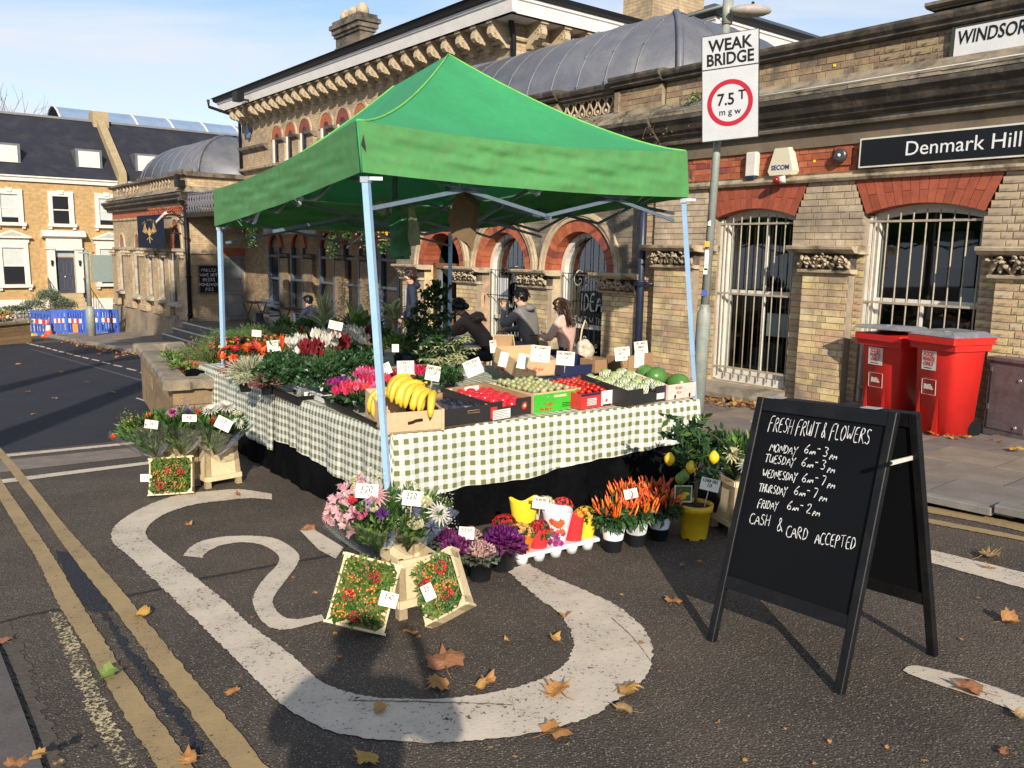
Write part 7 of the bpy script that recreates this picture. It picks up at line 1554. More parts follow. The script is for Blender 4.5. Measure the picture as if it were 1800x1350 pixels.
# ---- flower buckets, bouquets, berry trays
def bucket(name,label,loc,rot,h=.30,w_=.21,wt=.19,grp='cream flower buckets'):
    t=thing(name,label,'bucket',loc,rot,grp)
    q=MB();hb=w_/2;ht=wt/2
    for sx in (-1,1):
        for sy in (-1,1):
            q.add([(sx*hb,sy*hb,0),(sx*(hb-.045),sy*hb,0),(sx*(hb-.045),sy*(hb-.045),0),(sx*hb,sy*(hb-.045),0),(sx*ht,sy*ht,h),(sx*(ht-.03),sy*ht,h),(sx*(ht-.03),sy*(ht-.03),h),(sx*ht,sy*(ht-.03),h)],[(0,1,5,4),(1,2,6,5),(2,3,7,6),(3,0,4,7),(4,5,6,7)]);q.build('corner_post',m_cream2,t)
    q=MB();k0=.90;q.add([(sx*hb*k0,sy*hb*k0,.07) for sx,sy in ((-1,-1),(1,-1),(1,1),(-1,1))]+[(sx*ht*.93,sy*ht*.93,h) for sx,sy in ((-1,-1),(1,-1),(1,1),(-1,1))],[(0,1,5,4),(1,2,6,5),(2,3,7,6),(3,0,4,7),(0,3,2,1)]);q.build('side_panels',m_cream2,t)
    for s in (-1,1):
        for ax in (0,1):
            for z0,z1,th in ((.06,.10,0),(h-.035,h+.005,0)):
                q=MB();e=(hb+(ht-hb)*z0/h)+.002
                if ax: q.box(-e,s*e-.006,z0,e,s*e+.006,z1)
                else: q.box(s*e-.006,-e+.004,z0+.002,s*e+.006,e-.004,z1-.002)
                q.build('rail',m_cream2,t)
    return t
m_film=glassmat('film',(.985,.99,.99),.0,.18)
def bouquet(name,label,loc,h,r,kinds,seed,lean=(0,0),grp='wrapped bouquets',greens=(0,1),dens=1.0,fs=1.0):
    r_=random.Random(seed);t=thing(name,label,'bouquet',loc,(lean[0],lean[1],r_.uniform(0,6)) if 0 else (lean[0],lean[1],0),grp)
    q=MB();N_=26
    def f(i,j):
        a=i*6.2832;rr_=.03+(r*1.05)*(j**.8)*(1+.05*math.sin(a*5+seed)+.04*math.sin(a*9));return (rr_*math.cos(a),rr_*math.sin(a),h*.72*j+.03*math.sin(a*3+seed)*j)
    q.grid(f,N_,8,0,True);q.build('film_wrap',m_film,t)
    q=MB();
    for _ in range(int(150*dens)):
        d=rdir(r_,.6);d.z=abs(d.z);p=Vector((d.x*r*.85*r_.random()**.4,d.y*r*.85*r_.random()**.4,h*(.5+.3*r_.random())));q.leaf(p,(d.x,d.y,1.2),rdir(r_,0),.09*fs,.03*fs,r_.choice((0,0,1,2)),.1)
    for _ in range(26):
        a=r_.uniform(0,6.28);e=r*.8*math.sqrt(r_.random());q.tube([(0,0,0),(e*.45*math.cos(a),e*.45*math.sin(a),h*.4),(e*math.cos(a),e*math.sin(a),h*.75)],.0022,4,1)
    for _ in range(int(230*dens)):
        a=r_.uniform(0,6.28);z=r_.uniform(.08,.72)**.8*.9;e=r*(z/.75)*.98*r_.random()**.4;q.leaf((e*math.cos(a),e*math.sin(a),h*z),(math.cos(a)*.5+r_.gauss(0,.3),math.sin(a)*.5+r_.gauss(0,.3),.8),rdir(r_,0),.07*fs,.022,r_.choice((0,1,1,2)),.1)
    q.build('greenery',[m_gd,m_gm,m_gl],t)
    nf_=len(kinds)
    for i,(fm,kind,dx,dy,dz,s) in enumerate(kinds):
        q=MB();p=Vector((dx*r,dy*r,h*(.80+dz)));nn=Vector((dx*.8,dy*.8-.35,1))
        if kind=='mum':
            for l in range(5):
                a_=nn.normalized();b_=a_.orthogonal().normalized();c_=a_.cross(b_)
                for k in range(16):
                    tt2=k*.3927+l*.2;cc=.1+l*.4;q.leaf(p,b_*math.cos(tt2)+c_*math.sin(tt2)+a_*cc,a_,s*(1-.12*l),s*.22,0,.2)
        elif kind=='rose':
            q.ell(p,(s*.6,s*.6,s*.55),10,8)
            for l in range(3):
                for k in range(5):
                    a_=k*1.2566+l*.6;d=Vector((math.cos(a_)*(.5+.25*l),math.sin(a_)*(.5+.25*l),1));q.leaf(p+Vector((math.cos(a_),math.sin(a_),-.3))*s*.35,d,(math.cos(a_),math.sin(a_),.2),s*.85,s*.9,0,.3)
        elif kind=='stock':
            for _ in range(34):
                pp=p+Vector((r_.gauss(0,s*.35),r_.gauss(0,s*.35),r_.uniform(-s*1.4,s*1.2)));disc_flower(q,pp,rdir(r_,.2),s*.45,0,5,1)
        elif kind=='carn':
            for _ in range(40):
                q.leaf(p+rdir(r_,0)*s*.2,rdir(r_,.5),rdir(r_,0),s*.75,s*.5,0,.3)
        elif kind=='thistle':
            for _ in range(40): q.leaf(p,rdir(r_,.2),rdir(r_,0),s,s*.15,0,.1)
        elif kind=='spray':
            for _ in range(60): pp=p+rdir(r_,.2)*s*r_.uniform(.3,1.2);q.leaf(pp,rdir(r_,0),rdir(r_,0),s*.18,s*.14,0,.1)
        q.build('bloom',fm,t)
    return t
def btray(name,label,px,py,pbx,pby,w_,h_,yaw,tilt,roll,berries,seed,dd=.0):
    g_=GT(pbx,pby);t=thing(name,label,'crate',at(px,py,g_.y+dd),Euler((R(tilt),R(roll),R(yaw)),'XYZ'),'tilted trays of skimmia and berries')
    d=.07
    for nm,b in (('frame_side',(-w_/2,-.0,-h_/2,-w_/2+.012,d,h_/2)),('frame_side',(w_/2-.012,0,-h_/2,w_/2,d,h_/2)),('frame_end',(-w_/2-.01,-.004,-h_/2,w_/2+.01,d,-h_/2+.012)),('frame_end',(-w_/2-.01,-.004,h_/2-.012,w_/2+.01,d,h_/2)),('back',(-w_/2,d-.004,-h_/2,w_/2,d,h_/2))):
        q=MB();q.cbox(*b,.002);q.build(nm,m_cream2,t)
    for sx in (-1,1):
        for sz in (-1,1):
            q=MB();q.add([(sx*w_/2,-.012,sz*h_/2),(sx*(w_/2-.05),-.012,sz*h_/2),(sx*w_/2,-.012,sz*(h_/2-.05)),(sx*w_/2,d,sz*h_/2),(sx*(w_/2-.05),d,sz*h_/2),(sx*w_/2,d,sz*(h_/2-.05))],[(0,1,2),(3,5,4),(0,3,4,1),(1,4,5,2),(2,5,3,0)]);q.build('corner_block',m_cream2,t)
    r_=random.Random(seed);q=MB()
    for _ in range(900):
        x=r_.uniform(-w_/2+.025,w_/2-.025);z=r_.uniform(-h_/2+.025,h_/2-.02);q.leaf((x,.035-r_.uniform(0,.055),z),Vector((r_.gauss(0,.8),-.7,r_.gauss(0,.8)+.2)),(0,-1,0),.045,.014,r_.choice((0,0,1,1,2)),.25)
    q.build('leaves',[m_gl,m_gm,m_gy],t,kind=None)
    for fm,x,z,s,n in berries:
        q=MB()
        for _ in range(int(n*(1 if fm is b_rd else .55))):
            d_=rdir(r_,0);q.ell((x*w_+d_.x*s,-.028-abs(d_.y)*s*.5,z*h_+d_.z*s),(.0058,)*3,6,4)
        q.build('berry_cluster',fm,t)
    return t
b_rd=mat('berry_red',(.40,.012,.02),None,9,.25,pal=[(.42,.012,.02),(.3,.01,.02),(.5,.02,.02)],coat=.3);b_or=mat('berry_orange',(.6,.2,.03),None,9,.3,pal=[(.62,.2,.03),(.5,.25,.05),(.6,.12,.02),(.42,.28,.06)]);b_br=mat('berry_bronze',(.3,.2,.07),None,9,.4,pal=[(.32,.2,.06),(.26,.24,.08),(.38,.2,.06),(.24,.12,.05)])
# front centre
p=GT(707,1085);bucket('flower_bucket','pale slatted flower bucket between the two berry trays at the front',p+Vector((.02,.10,0)),.6,.30,.21,.20)
p2=p+Vector((0,.10,.14))
K=lambda *a:a
bouquet('bouquet','large wrapped bouquet of pale pink flowers, a pink rose and purple carnation',at(662,975,3.98),.34,.195,[(f_ppk,'stock',-.75,-.4,.10,.055),(f_ppk,'stock',-.45,-.65,-.06,.055),(f_ppk,'mum',-.95,-.3,-.02,.055),(f_ppk,'stock',-.55,-.1,.22,.045),(f_ppk,'mum',.25,-.3,.20,.075),(f_pk,'rose',-.12,-.72,.03,.042),(f_pur,'carn',.42,-.7,.03,.042),(f_cor,'rose',-.35,-.3,.16,.03),(f_cr,'stock',-.30,.0,.36,.03),(f_lil,'stock',.10,-.5,.12,.022),(f_cr,'rose',.22,-.55,.06,.025),(f_ppk,'stock',-.2,.3,.3,.03),(f_cr,'spray',.2,.5,.28,.06)],1,(.12,-.10),dens=1.6)
bouquet('bouquet','large wrapped bouquet of cream roses, white chrysanthemums and thistles',at(716,970,4.02),.32,.185,[(f_wh,'mum',-.15,-.3,.14,.07),(f_cr,'rose',.30,-.2,.13,.048),(f_cr,'rose',.18,-.75,-.10,.048),(f_wh,'mum',.72,-.35,.02,.075),(f_blu,'thistle',.10,-.55,.06,.05),(f_blu,'thistle',.62,-.75,-.10,.05),(f_blu,'thistle',.98,-.2,.04,.035),(f_cr,'spray',-.05,.1,.28,.07),(f_cr,'spray',.85,.1,.12,.05),(f_cr,'spray',-.4,-.6,-.1,.05),(f_wh,'spray',1.0,-.3,-.08,.05)],2,(.12,.13),dens=1.5)
btray('berry_tray','left front wooden tray of green skimmia with red and orange berries, price £10',640,1043,612,1100,.275,.33,4,-30,15,[(b_br,-.22,.28,.05,60),(b_or,-.22,.05,.045,50),(b_rd,.10,.24,.028,30),(b_or,.14,-.0,.04,50),(b_rd,-.24,-.08,.028,26),(b_br,.05,-.18,.035,40),(b_or,-.30,-.30,.035,40),(b_rd,-.05,-.34,.024,22),(b_br,.02,.38,.03,26),(b_br,.12,-.30,.03,30)],1,-.05)
btray('berry_tray','right front wooden tray of skimmia with redder berries, standing on one corner',771,1030,775,1095,.235,.30,-14,-34,-34,[(b_or,-.05,.26,.035,44),(b_rd,.24,.22,.032,34),(b_rd,-.22,.06,.032,34),(b_or,.05,-.10,.03,30),(b_rd,.22,-.22,.03,34),(b_or,.30,-.12,.03,34),(b_br,-.25,.28,.03,30),(b_br,.0,-.30,.03,24),(b_br,.3,.0,.03,24)],2,-.02)
card(645,863,3.86,.118,.075,'£20','price card £20 above the pink bouquet',3,3,-10,m_ink,.038,.08,.0045)
card(724,876,3.86,.100,.078,'£20','price card £20 above the white bouquet',-3,4,-10,m_ink,.034,.08,.0045)
card(683,1054,3.58,.090,.072,'£10','price card £10 on the left front berry tray',0,14,-20,m_ink,.028,0,.004)
card(753,1041,3.60,.060,.080,'£5','price card £5 on the right front berry tray',0,-28,-20,m_ink,.026,0,.004)
# left group
p=GT(372,855);bucket('flower_bucket','cream flower bucket with an A-shaped foot, right of the left pair',p+Vector((.0,.12,0)),.75,.36,.31,.26)
p=GT(300,862);bucket('flower_bucket','cream flower bucket hidden behind the small berry tray',p+Vector((-.0,.24,0)),.35,.34,.30,.26)
btray('berry_tray','small wooden tray of skimmia and berries leaning on the left buckets',300,836,300,871,.33,.30,8,-22,-3,[(b_br,.05,.28,.05,60),(b_rd,-.02,.12,.03,30),(b_rd,.26,.05,.03,30),(b_or,-.24,-.02,.05,50),(b_or,.22,-.24,.04,44),(b_rd,-.2,-.24,.035,34),(b_br,.0,-.3,.05,50),(b_br,-.1,.0,.04,30)],5)
bouquet('bouquet','leafy wrapped bouquet with yellow buds, far left',at(275,802,6.35),.36,.24,[(f_ye,'spray',-.3,-.4,.05,.07),(f_or,'rose',-1.0,-.2,-.12,.03),(f_or,'rose',.35,-.3,.12,.03),(f_ye,'spray',.1,-.6,-.02,.07),(m_gy,'spray',-.5,0,.1,.09)],5,(.0,-.28),dens=2.2)
bouquet('bouquet','wrapped bouquet of lilac and pink flowers, second from the left',at(318,800,6.4),.38,.24,[(f_ppk,'mum',-.15,-.3,.12,.06),(f_mag,'stock',-.1,-.4,.10,.035),(f_blu,'thistle',.3,-.1,.14,.06),(f_pur,'stock',.35,-.2,.10,.03),(f_lil,'spray',.0,.2,.2,.07),(f_ye,'rose',.7,-.2,-.08,.03)],6,(0,.04),dens=2.4)
bouquet('bouquet','wrapped bouquet of white lilies with a red carnation, beside the cloth',at(377,800,6.45),.38,.24,[(f_wh,'mum',-.2,-.1,.16,.08),(f_wh,'mum',.2,.1,.24,.09),(f_rd,'carn',.05,-.6,.0,.05),(f_rd,'carn',.18,-.62,-.03,.04),(f_wh,'mum',.75,-.2,-.02,.06),(f_cor,'stock',-.55,-.3,.08,.03),(f_cr,'rose',.6,.1,.12,.04)],7,(0,.12),dens=2.0)
card(266,746,6.15,.11,.07,'£6','price card £6 on the leftmost bouquet',0,6,-8,m_inkp,.03,.03)
card(333,735,6.25,.12,.06,'£10','price card behind the lilac bouquet',0,0,-8,m_inkp,.03,.05)
card(393,745,6.1,.13,.10,'£15','price card leaning right over the white lilies',0,26,-8,m_inkp,.034,.03)
card(257,840,GT(300,871).y-.02,.10,.065,'£9','price card £9 on the left edge of the small berry tray',0,-2,-8,m_ink,.032,0,.004)
# ornamental cabbages
def cabbage(px,py,lb,r,inner,outerm,seed,ph=.13,pr=.075,lift=0,squash=.6):
    r_=random.Random(seed);t=thing('ornamental_cabbage',lb,'potted plant',GT(px,py),r_.uniform(0,6),'ornamental cabbages in black pots')
    q=MB();pot(q,pr*.75,pr,ph);soil(q,pr*.9,ph-.02);q.build('pot',m_potk,t)
    q=MB();z0=ph+.02
    for l in range(9):
        n=9+l;R1=r*(.2+.8*l/8)
        for k in range(n):
            a=6.283*k/n+l*.5+r_.uniform(-.1,.1);el=1.4-.17*l
            d=Vector((math.cos(a)*math.cos(el),math.sin(a)*math.cos(el),math.sin(el)));sd=Vector((-math.sin(a),math.cos(a),0));L_=R1;Wl=r*.42
            def f(i,j): 
                s=i;u=(j-.5)*2;w_=Wl*.5*math.sin(math.pi*(.15+.8*s)**.8);rf=(s**2)*.13*r*math.sin(j*25+k*2)+.05*r*math.sin(j*11+k)*s
                return Vector((0,0,z0-.004*l+ r*squash*.5*(1-l/7)))+d*(L_*s)+sd*(u*w_)+Vector((0,0,abs(u)**2*w_*.4+rf))
            q.grid(f,3,8,0 if l<7 else 1,True)
    q.build('leaves',[inner,outerm],t);return t
m_cabp=mat('cabbage_purple',(.13,.012,.085),(.22,.04,.17),30,.5,trl=.15,fine=.2);m_cabc=mat('cabbage_cream',(.55,.42,.30),(.60,.30,.34),20,.5,trl=.2);m_cabg=mat('cabbage_green',(.05,.11,.045),(.12,.10,.08),20,.5)
cabbage(805,1014,'purple ornamental cabbage, lowest and nearest the berry tray',.135,m_cabp,m_cabg,1);cabbage(844,1018,'cream ornamental cabbage with a pink heart',.115,m_cabc,m_cabg,2);cabbage(884,1000,'large violet ornamental cabbage beside the white tray',.145,mat('cabbage_violet',(.22,.02,.20),(.10,.01,.10),30,.5,trl=.15,fine=.2),m_cabp,3,.15,.085);cabbage(785,990,'purple ornamental cabbage mostly hidden behind the white bouquet',.11,m_cabp,m_cabg,4);cabbage(828,985,'small cream ornamental cabbage under the £3.50 card',.09,m_cabc,m_cabg,5)
card(820,937,4.45,.095,.075,'£3.50','price card £3.50 on a stick among the ornamental cabbages',2,4,-8,m_inkp,.026,.07)
# kalanchoes in sleeves on a white tray
ta=GT(912,1000);tb=GT(1056,965);d=tb-ta;wl=d.length;rot=math.atan2(d.y,d.x)
t=thing('carry_tray','white plastic carry tray holding the sleeved kalanchoes','tray',ta,rot)
q=MB();q.cbox(0,0,.055,wl,.26,.075,.01);q.build('deck',m_potw,t)
for i in range(5):
    for j in range(2): q=MB();q.lathe([(.032,0),(.042,.055)],14,M=Matrix.Translation((.06+i*(wl-.12)/4,.06+j*.14,0)));q.build('cup',m_potw,t)
def sleeve(fx,fy,h,r0,r1,mt,lb,flower,seed,n=60,prt=None,fs=.013,grp='kalanchoes in coloured paper sleeves'):
    M=Matrix.Translation(ta)@Matrix.Rotation(rot,4,'Z');r_=random.Random(seed)
    o=thing('kalanchoe',lb,'potted plant',M@Vector((fx*wl,fy,.06)),r_.uniform(-.3,.3),grp);q=MB()
    def f(i,j):
        a=i*6.2832;sq=1+.08*math.cos(2*a);top=h*(1+.05*math.cos(a*2+seed)+.04*math.sin(a*3));rr_=(r0+(r1-r0)*j)*sq*(1+.02*math.sin(a*7)*j);return (rr_*math.cos(a),rr_*math.sin(a)*.8,top*j)
    q.grid(f,28,6,0,True);q.build('sleeve',mt,o)
    if prt:
        q=MB()
        for k in range(26):
            a=-1.57+r_.gauss(0,.4);z=h*r_.uniform(.1,.75);rr_=(r0+(r1-r0)*z/h)+.003;p=Vector((rr_*math.cos(a)*1.0,rr_*math.sin(a)*.8-.002,z));disc_flower(q,p,(math.cos(a),math.sin(a),0),r_.uniform(.012,.026),0 if z>h*.45 else 1,6,1,cup=.02)
        q.build('floral_print',prt,o)
    if flower is not None:
        q=MB();g_=MB();foliage(g_,(0,0,h*.85),(r1*.9,r1*.8,h*.16),60,.05,.035,r_,0,bot=-.1)
        for _ in range(n): d_=rdir(r_,.5);d_.z=abs(d_.z);q_=Vector((d_.x*r1*.95,d_.y*r1*.8,h*.98+d_.z*.055));disc_flower(q,q_,d_,fs,0,4,2)
        g_.build('foliage',m_gm,o);q.build('flowers',flower,o)
    return o
s_or=plain('sleeve_orange',(.72,.16,.015),.45);s_rd=plain('sleeve_red',(.60,.03,.035),.45);s_ye=plain('sleeve_yellow',(.78,.58,.03),.45);s_wh=plain('sleeve_white',(.66,.64,.68),.45)
f_apr=fl('petal_apricot',(.78,.42,.12))
sleeve(.10,.07,.125,.045,.075,s_or,'apricot kalanchoe in an orange sleeve, left end of the white tray',f_apr,1,90)
sleeve(.30,.06,.13,.042,.062,s_rd,'red kalanchoe in a red heart-edged sleeve, second on the tray',f_rd,2,60)
sleeve(.50,.05,.235,.042,.085,s_wh,'tall pale sleeve printed with bright flowers, middle of the tray',None,3,0,[f_or,f_mag])
sleeve(.72,.06,.18,.045,.060,s_rd,'plain red sleeve right of the pale printed one',None,4)
sleeve(.88,.07,.15,.045,.072,s_ye,'yellow kalanchoe in a yellow sleeve, right end of the tray',f_ye,5,90)
sleeve(.30,.22,.26,.045,.085,s_ye,'tall yellow paper sleeve standing behind the red kalanchoes',None,6)
sleeve(.05,.20,.15,.045,.07,s_rd,'red kalanchoe in a clear and red sleeve at the back left',f_rd,7,80)
sleeve(.58,.24,.2,.045,.07,s_wh,'cream kalanchoe at the back under its price card',f_cr,8,60)
sleeve(.80,.24,.17,.045,.07,m_film,'pink kalanchoe in clear film at the back right',f_cor,9,60)
q=MB();hand(q,'Kalanchoe',-.055,.10,.018,Matrix(((1,0,0,0),(0,0,-1,-.075),(0,1,0,0),(0,0,0,1))),.002)
card(950,884,4.68,.10,.075,'KALANCHOE\n£5','price card for kalanchoes behind the tall pale sleeve',-2,6,-8,m_inkp,.020,.1,ws=.6)
# chilli plants
def chilli(px,py,lb,potm,seed,s=1):
    r_=random.Random(seed);o=thing('chilli_plant',lb,'potted plant',GT(px,py),0,'orange chilli plants');q=MB()
    q.lathe([(.05,0),(.062,.075),(.064,.08),(.058,.08),(.055,.07)],18,caps=False);q.build('outer_tray_pot',m_potk,o)
    q=MB();q.lathe([(.052,.03),(.072*s,.155),(.068*s,.155)],4 if seed==1 else 20,caps=False,sm=seed!=1);q.build('pot',potm,o)
    q=MB();foliage(q,(0,0,.205),(.125*s,.125*s,.075),320,.058,.024,r_,0,up=-.2,bot=-.7,mm=(0,0,1));q.build('foliage',[m_gd,m_gm],o)
    q=MB()
    for _ in range(62):
        a=r_.uniform(0,6.283);e=.125*s*math.sqrt(r_.random());p=Vector((e*math.cos(a),e*math.sin(a),.22+.06*r_.random()));d_=Vector((math.cos(a)*e*4+r_.gauss(0,.2),math.sin(a)*e*4+r_.gauss(0,.2),1)).normalized();L_=r_.uniform(.05,.085);q.tube([p,p+d_*L_*.35,p+d_*L_*.75,p+d_*L_],[.0045,.0068,.0045,.0008],6)
    q.build('chillies',mat('chilli_orange',(.78,.13,.015),None,9,.3,pal=[(.80,.13,.015),(.72,.09,.012),(.82,.2,.02),(.65,.06,.01)]),o);return o
chilli(1077,968,'orange chilli plant in a white pot, left of the three',m_potw,2);chilli(1118,958,'orange chilli plant in the middle pot with a painted chilli',m_potw,1);chilli(1158,948,'orange chilli plant in the right pot beside the lemon tree',m_potw,3)
chilli(1105,935,'orange chilli plant behind the price card',m_potw,4);chilli(1140,928,'orange chilli plant at the back of the group',m_potw,5)
card(1109,868,4.86,.09,.065,'£4','price card tucked among the orange chillies',5,-12,-6,m_inkp,.026,.08)
# lemon tree
lt=GT(1219,944);o=thing('lemon_tree','small lemon tree with four lemons in a bright yellow pot','potted tree',lt)
q=MB();pot(q,.082,.105,.225);q.build('pot',m_poty,o);q=MB();soil(q,.098,.20);q.build('soil',m_soil,o)
for k in range(6): q=MB();q.box(-.012,-.002,0,.012,.004,.012);e=q.build('foot_notch',plain('slot_dark',(.03,.015,.008),.9),o);e.location=(.083*math.cos(k*1.047-1.2),.083*math.sin(k*1.047-1.2),0);e.rotation_euler=(0,0,k*1.047-1.2+1.57)
r_=random.Random(9);q=MB();q.tube([(0,0,.2),(.005,0,.35),(.0,.01,.48)],[.010,.009,.008],7);s=MB()
for k in range(20):
    a=k*2.4;l=r_.uniform(.12,.24);b=Vector((0,.01,.42+.012*k));e=b+Vector((math.cos(a)*l,math.sin(a)*l*.8,r_.uniform(-.03,.24)));m_=b.lerp(e,.5)+Vector((0,0,.05));q.tube([b,m_,e],[.005,.004,.002],5)
    for i in range(17): f=r_.uniform(.3,1.1);p=(b.lerp(m_,f*2) if f<.5 else m_.lerp(e,(f-.5)*2));s.leaf(p,rdir(r_,.15),rdir(r_,.9),.075*r_.uniform(.6,1.15),.036,r_.choice((0,0,0,1)),.15)
for _ in range(110): d_=rdir(r_,.1);s.leaf(Vector((d_.x*.14,d_.y*.12,.52+d_.z*.13)),rdir(r_,0),rdir(r_,.8),.07,.036,0,.15)
q.build('trunk',m_bark,o);s.build('leaves',[m_gd,m_gm],o)
m_lem=mat('lemon',(.78,.52,.02),(.70,.46,.02),12,.4,.05,60);m_lime=mat('lemon_green',(.12,.20,.03),None,12,.4,.05,60)
for px,py,mt in [(1177,807,m_lem),(1215,821,m_lem),(1255,804,m_lem),(1196,842,m_lime),(1203,836,m_lime)]:
    c=at(px,py,lt.y-.12)-lt;q=MB();q.ell(c,(.033,.033,.036),14,10,fn=lambda p:Vector((p.x,p.y,p.z*(1+.25*max(0,abs(p.z)-.85)*6))));q.build('lemon',mt,o)
t=thing('plant_label','rounded picture label showing lemons, stuck in the yellow pot','label',at(1201,868,lt.y-.05));q=MB();q.cbox(-.055,-.001,-.055,.055,.001,.055,.0008);q.build('card',m_cw,t);q=MB();q.box(-.047,-.003,-.045,.047,-.001,.047);q.build('picture',plain('picture_green',(.06,.13,.03),.5),t);q=MB();q.ell((-.01,-.003,-.022),(.03,.002,.018),10,6);q.ell((.02,-.003,.0),(.02,.002,.013),10,6);q.build('picture_lemons',m_lem,t)
card(1248,852,lt.y-.22,.125,.082,'LEMON TREE\n£28','white price card on a clear stick reading LEMON TREE £28',-4,12,-8,m_ink,.022,.10,ws=.62)
# rubbish sack, right-hand bucket with bouquet
t=GT(1262,930);q=MB();r_=random.Random(3)
q.ell((0,0,.26),(.17,.15,.30),26,18,fn=lambda p:p*(1+.05*math.sin(9*math.atan2(p.y,p.x)+p.z*3)+.03*math.sin(p.z*14+p.x*9)));o=q.build('black_sack',mat('sack',(.010,.010,.012),(.006,.006,.007),6,.4,.3,9),None,t+Vector((.05,.12,0)));tag(o,'black sack standing behind the lemon tree pot','sack')
t=GT(1300,940);bucket('flower_bucket','pale flower bucket partly hidden by the chalkboard',t+Vector((.02,.1,0)),.3,.36,.28,.24)
bouquet('bouquet','wrapped bouquet of white and red flowers rising behind the chalkboard',t+Vector((.03,.1,.24)),.42,.25,[(f_cr,'mum',-.5,-.5,-.08,.08),(f_wh,'mum',-.2,-.7,-.2,.07),(f_rd,'rose',.3,-.5,.02,.03),(f_rd,'carn',-.75,-.2,.04,.04),(f_ppk,'rose',.5,-.2,.18,.035),(f_cr,'mum',.1,-.6,-.02,.06),(f_lil,'spray',.4,0,.3,.08)],12,(.05,.03),dens=1.8)
card(1283,792,5.9,.12,.085,'£10','price card beside the bouquet left of the chalkboard',0,-24,-8,m_inkp,.03,.04)
# ---- timber planter at the end of the stall
m_slp=mat('sleeper',(.30,.195,.095),(.22,.14,.07),3,.8,.12,24,pal=[(.30,.19,.09),(.26,.165,.08),(.33,.22,.11),(.24,.16,.09)],stain=(.14,.10,.06),sst=3);m_cop=mat('planter_coping',(.30,.24,.165),(.22,.175,.12),4,.85,.12,30,stain=(.12,.10,.07),sst=3)
def planter(name,label,c,ex,ey,h,nc,L_=1.2,seed=0,cop=.10):
    # c corner, ex/ey edge vectors
    r_=random.Random(seed);t=thing(name,label,'planter',c,0);hs=h/nc;rx=ex.normalized();ry=ey.normalized()
    cnt=0
    for i in range(nc):
        for (o_,dv,ln,nn) in ((Vector((0,0,0)),rx,ex.length,-ry),(ex,ry,ey.length,rx),(ey,rx,ex.length,ry),(Vector((0,0,0)),ry,ey.length,-rx)):
            s=-(i%2)*L_*.5;
            while s<ln:
                a=max(0,s);b=min(ln,s+L_)
                if b-a>.05:
                    p=o_+dv*(a+.002)-nn*.05;q_=o_+dv*(b-.002)-nn*.05;z=Vector((0,0,hs*(i+.5)));d1=nn*r_.uniform(-.004,.004);q=MB();q.bar(p+z+d1,q_+z+d1,.10,hs-.006);q.build('timber',m_slp,t)
                s+=L_
    z=h;ci=0
    for (o_,dv,ln,nn) in ((Vector((0,0,0)),rx,ex.length,-ry),(ex,ry,ey.length,rx),(ey,rx,ex.length,ry),(Vector((0,0,0)),ry,ey.length,-rx)):
        q=MB();p=o_-dv*.04-nn*.06+Vector((0,0,z+cop/2));kk=(.0,.003,.0015,.0045)[ci];ci+=1;dx=dv;M3=Matrix(((dx.x,-nn.x,0,p.x),(dx.y,-nn.y,0,p.y),(0,0,1,p.z-cop/2+kk),(0,0,0,1)));q.cbox(-.06,-.13,0,ln+.14,.13,cop,.03,0,M3);q.build('coping',m_cop,t)
    q=MB();q.add([(ex*.05+ey*.05)+Vector((0,0,h-.05)),(ex*.95+ey*.05)+Vector((0,0,h-.05)),(ex*.95+ey*.95)+Vector((0,0,h-.05)),(ex*.05+ey*.95)+Vector((0,0,h-.05))],[(0,1,2,3)]);q.build('soil',m_soil,t);return t
pc0=GT(303,760)                         # near corner (hidden by the bouquets)
pa=GT(303,672,.72);pb=GT(247,630,.72);pcr=GT(470,672,.72)
ex=Vector((pb.x-pa.x,pb.y-pa.y,0));cn=Vector((pa.x,pa.y,0));gzn=gz(cn.x,cn.y)-.12
exn=ex.normalized()
pa=GT(303,668,.70);pb=GT(247,628,.70);ex=Vector((pb.x-pa.x,pb.y-pa.y,0));ey=Vector((.88,.48,0))*.50
zb_=gz(pa.x,pa.y)-.10
t=planter('timber_planter','timber sleeper planter with a rounded grey coping at the far end of the stall',Vector((pa.x,pa.y,zb_)),ex,ey,pa.z-zb_-.10,4,1.1,3)
PL=t
c2=Vector((pa.x,pa.y,0))+ex*.52+Vector((.75,.35,0));z2=gz(c2.x,c2.y)-.1
planter('timber_planter','second timber planter hidden behind the flowers, full of wispy green plants',Vector((c2.x,c2.y,z2)),ex*.55,Vector((.88,.48,0))*2.0,.62,4,1.1,4,cop=.08)
def grassy(name,lb,loc,w_,h_,n,mats,seed,grp='wispy planter plants',lw=.012,wisp=.25,cat='plant'):
    r_=random.Random(seed);t=thing(name,lb,cat,loc,0,grp);q=MB();s=MB()
    for _ in range(n):
        b=Vector((r_.uniform(-w_,w_),r_.uniform(-w_*.7,w_*.7),0));L_=h_*r_.uniform(.5,1.1);d_=Vector((r_.gauss(0,wisp),r_.gauss(0,wisp),1)).normalized();m_=b+d_*L_*.5;e=m_+(d_+Vector((r_.gauss(0,.3),r_.gauss(0,.3),-.1))).normalized()*L_*.5
        s.tube([b,m_,e],[.0025,.002,.001],3)
        for i in range(7): q.leaf(b.lerp(m_,i/7+.1) if i<4 else m_.lerp(e,(i-3)/4),rdir(r_,.5),rdir(r_,.6),r_.uniform(.03,.06),lw,r_.choice(range(len(mats))))
    s.build('stems',m_stem,t);q.build('leaves',mats,t);return t
def inp(px,py,h,Yadd=0): p=GT(px,py,h);return p
zt=.55
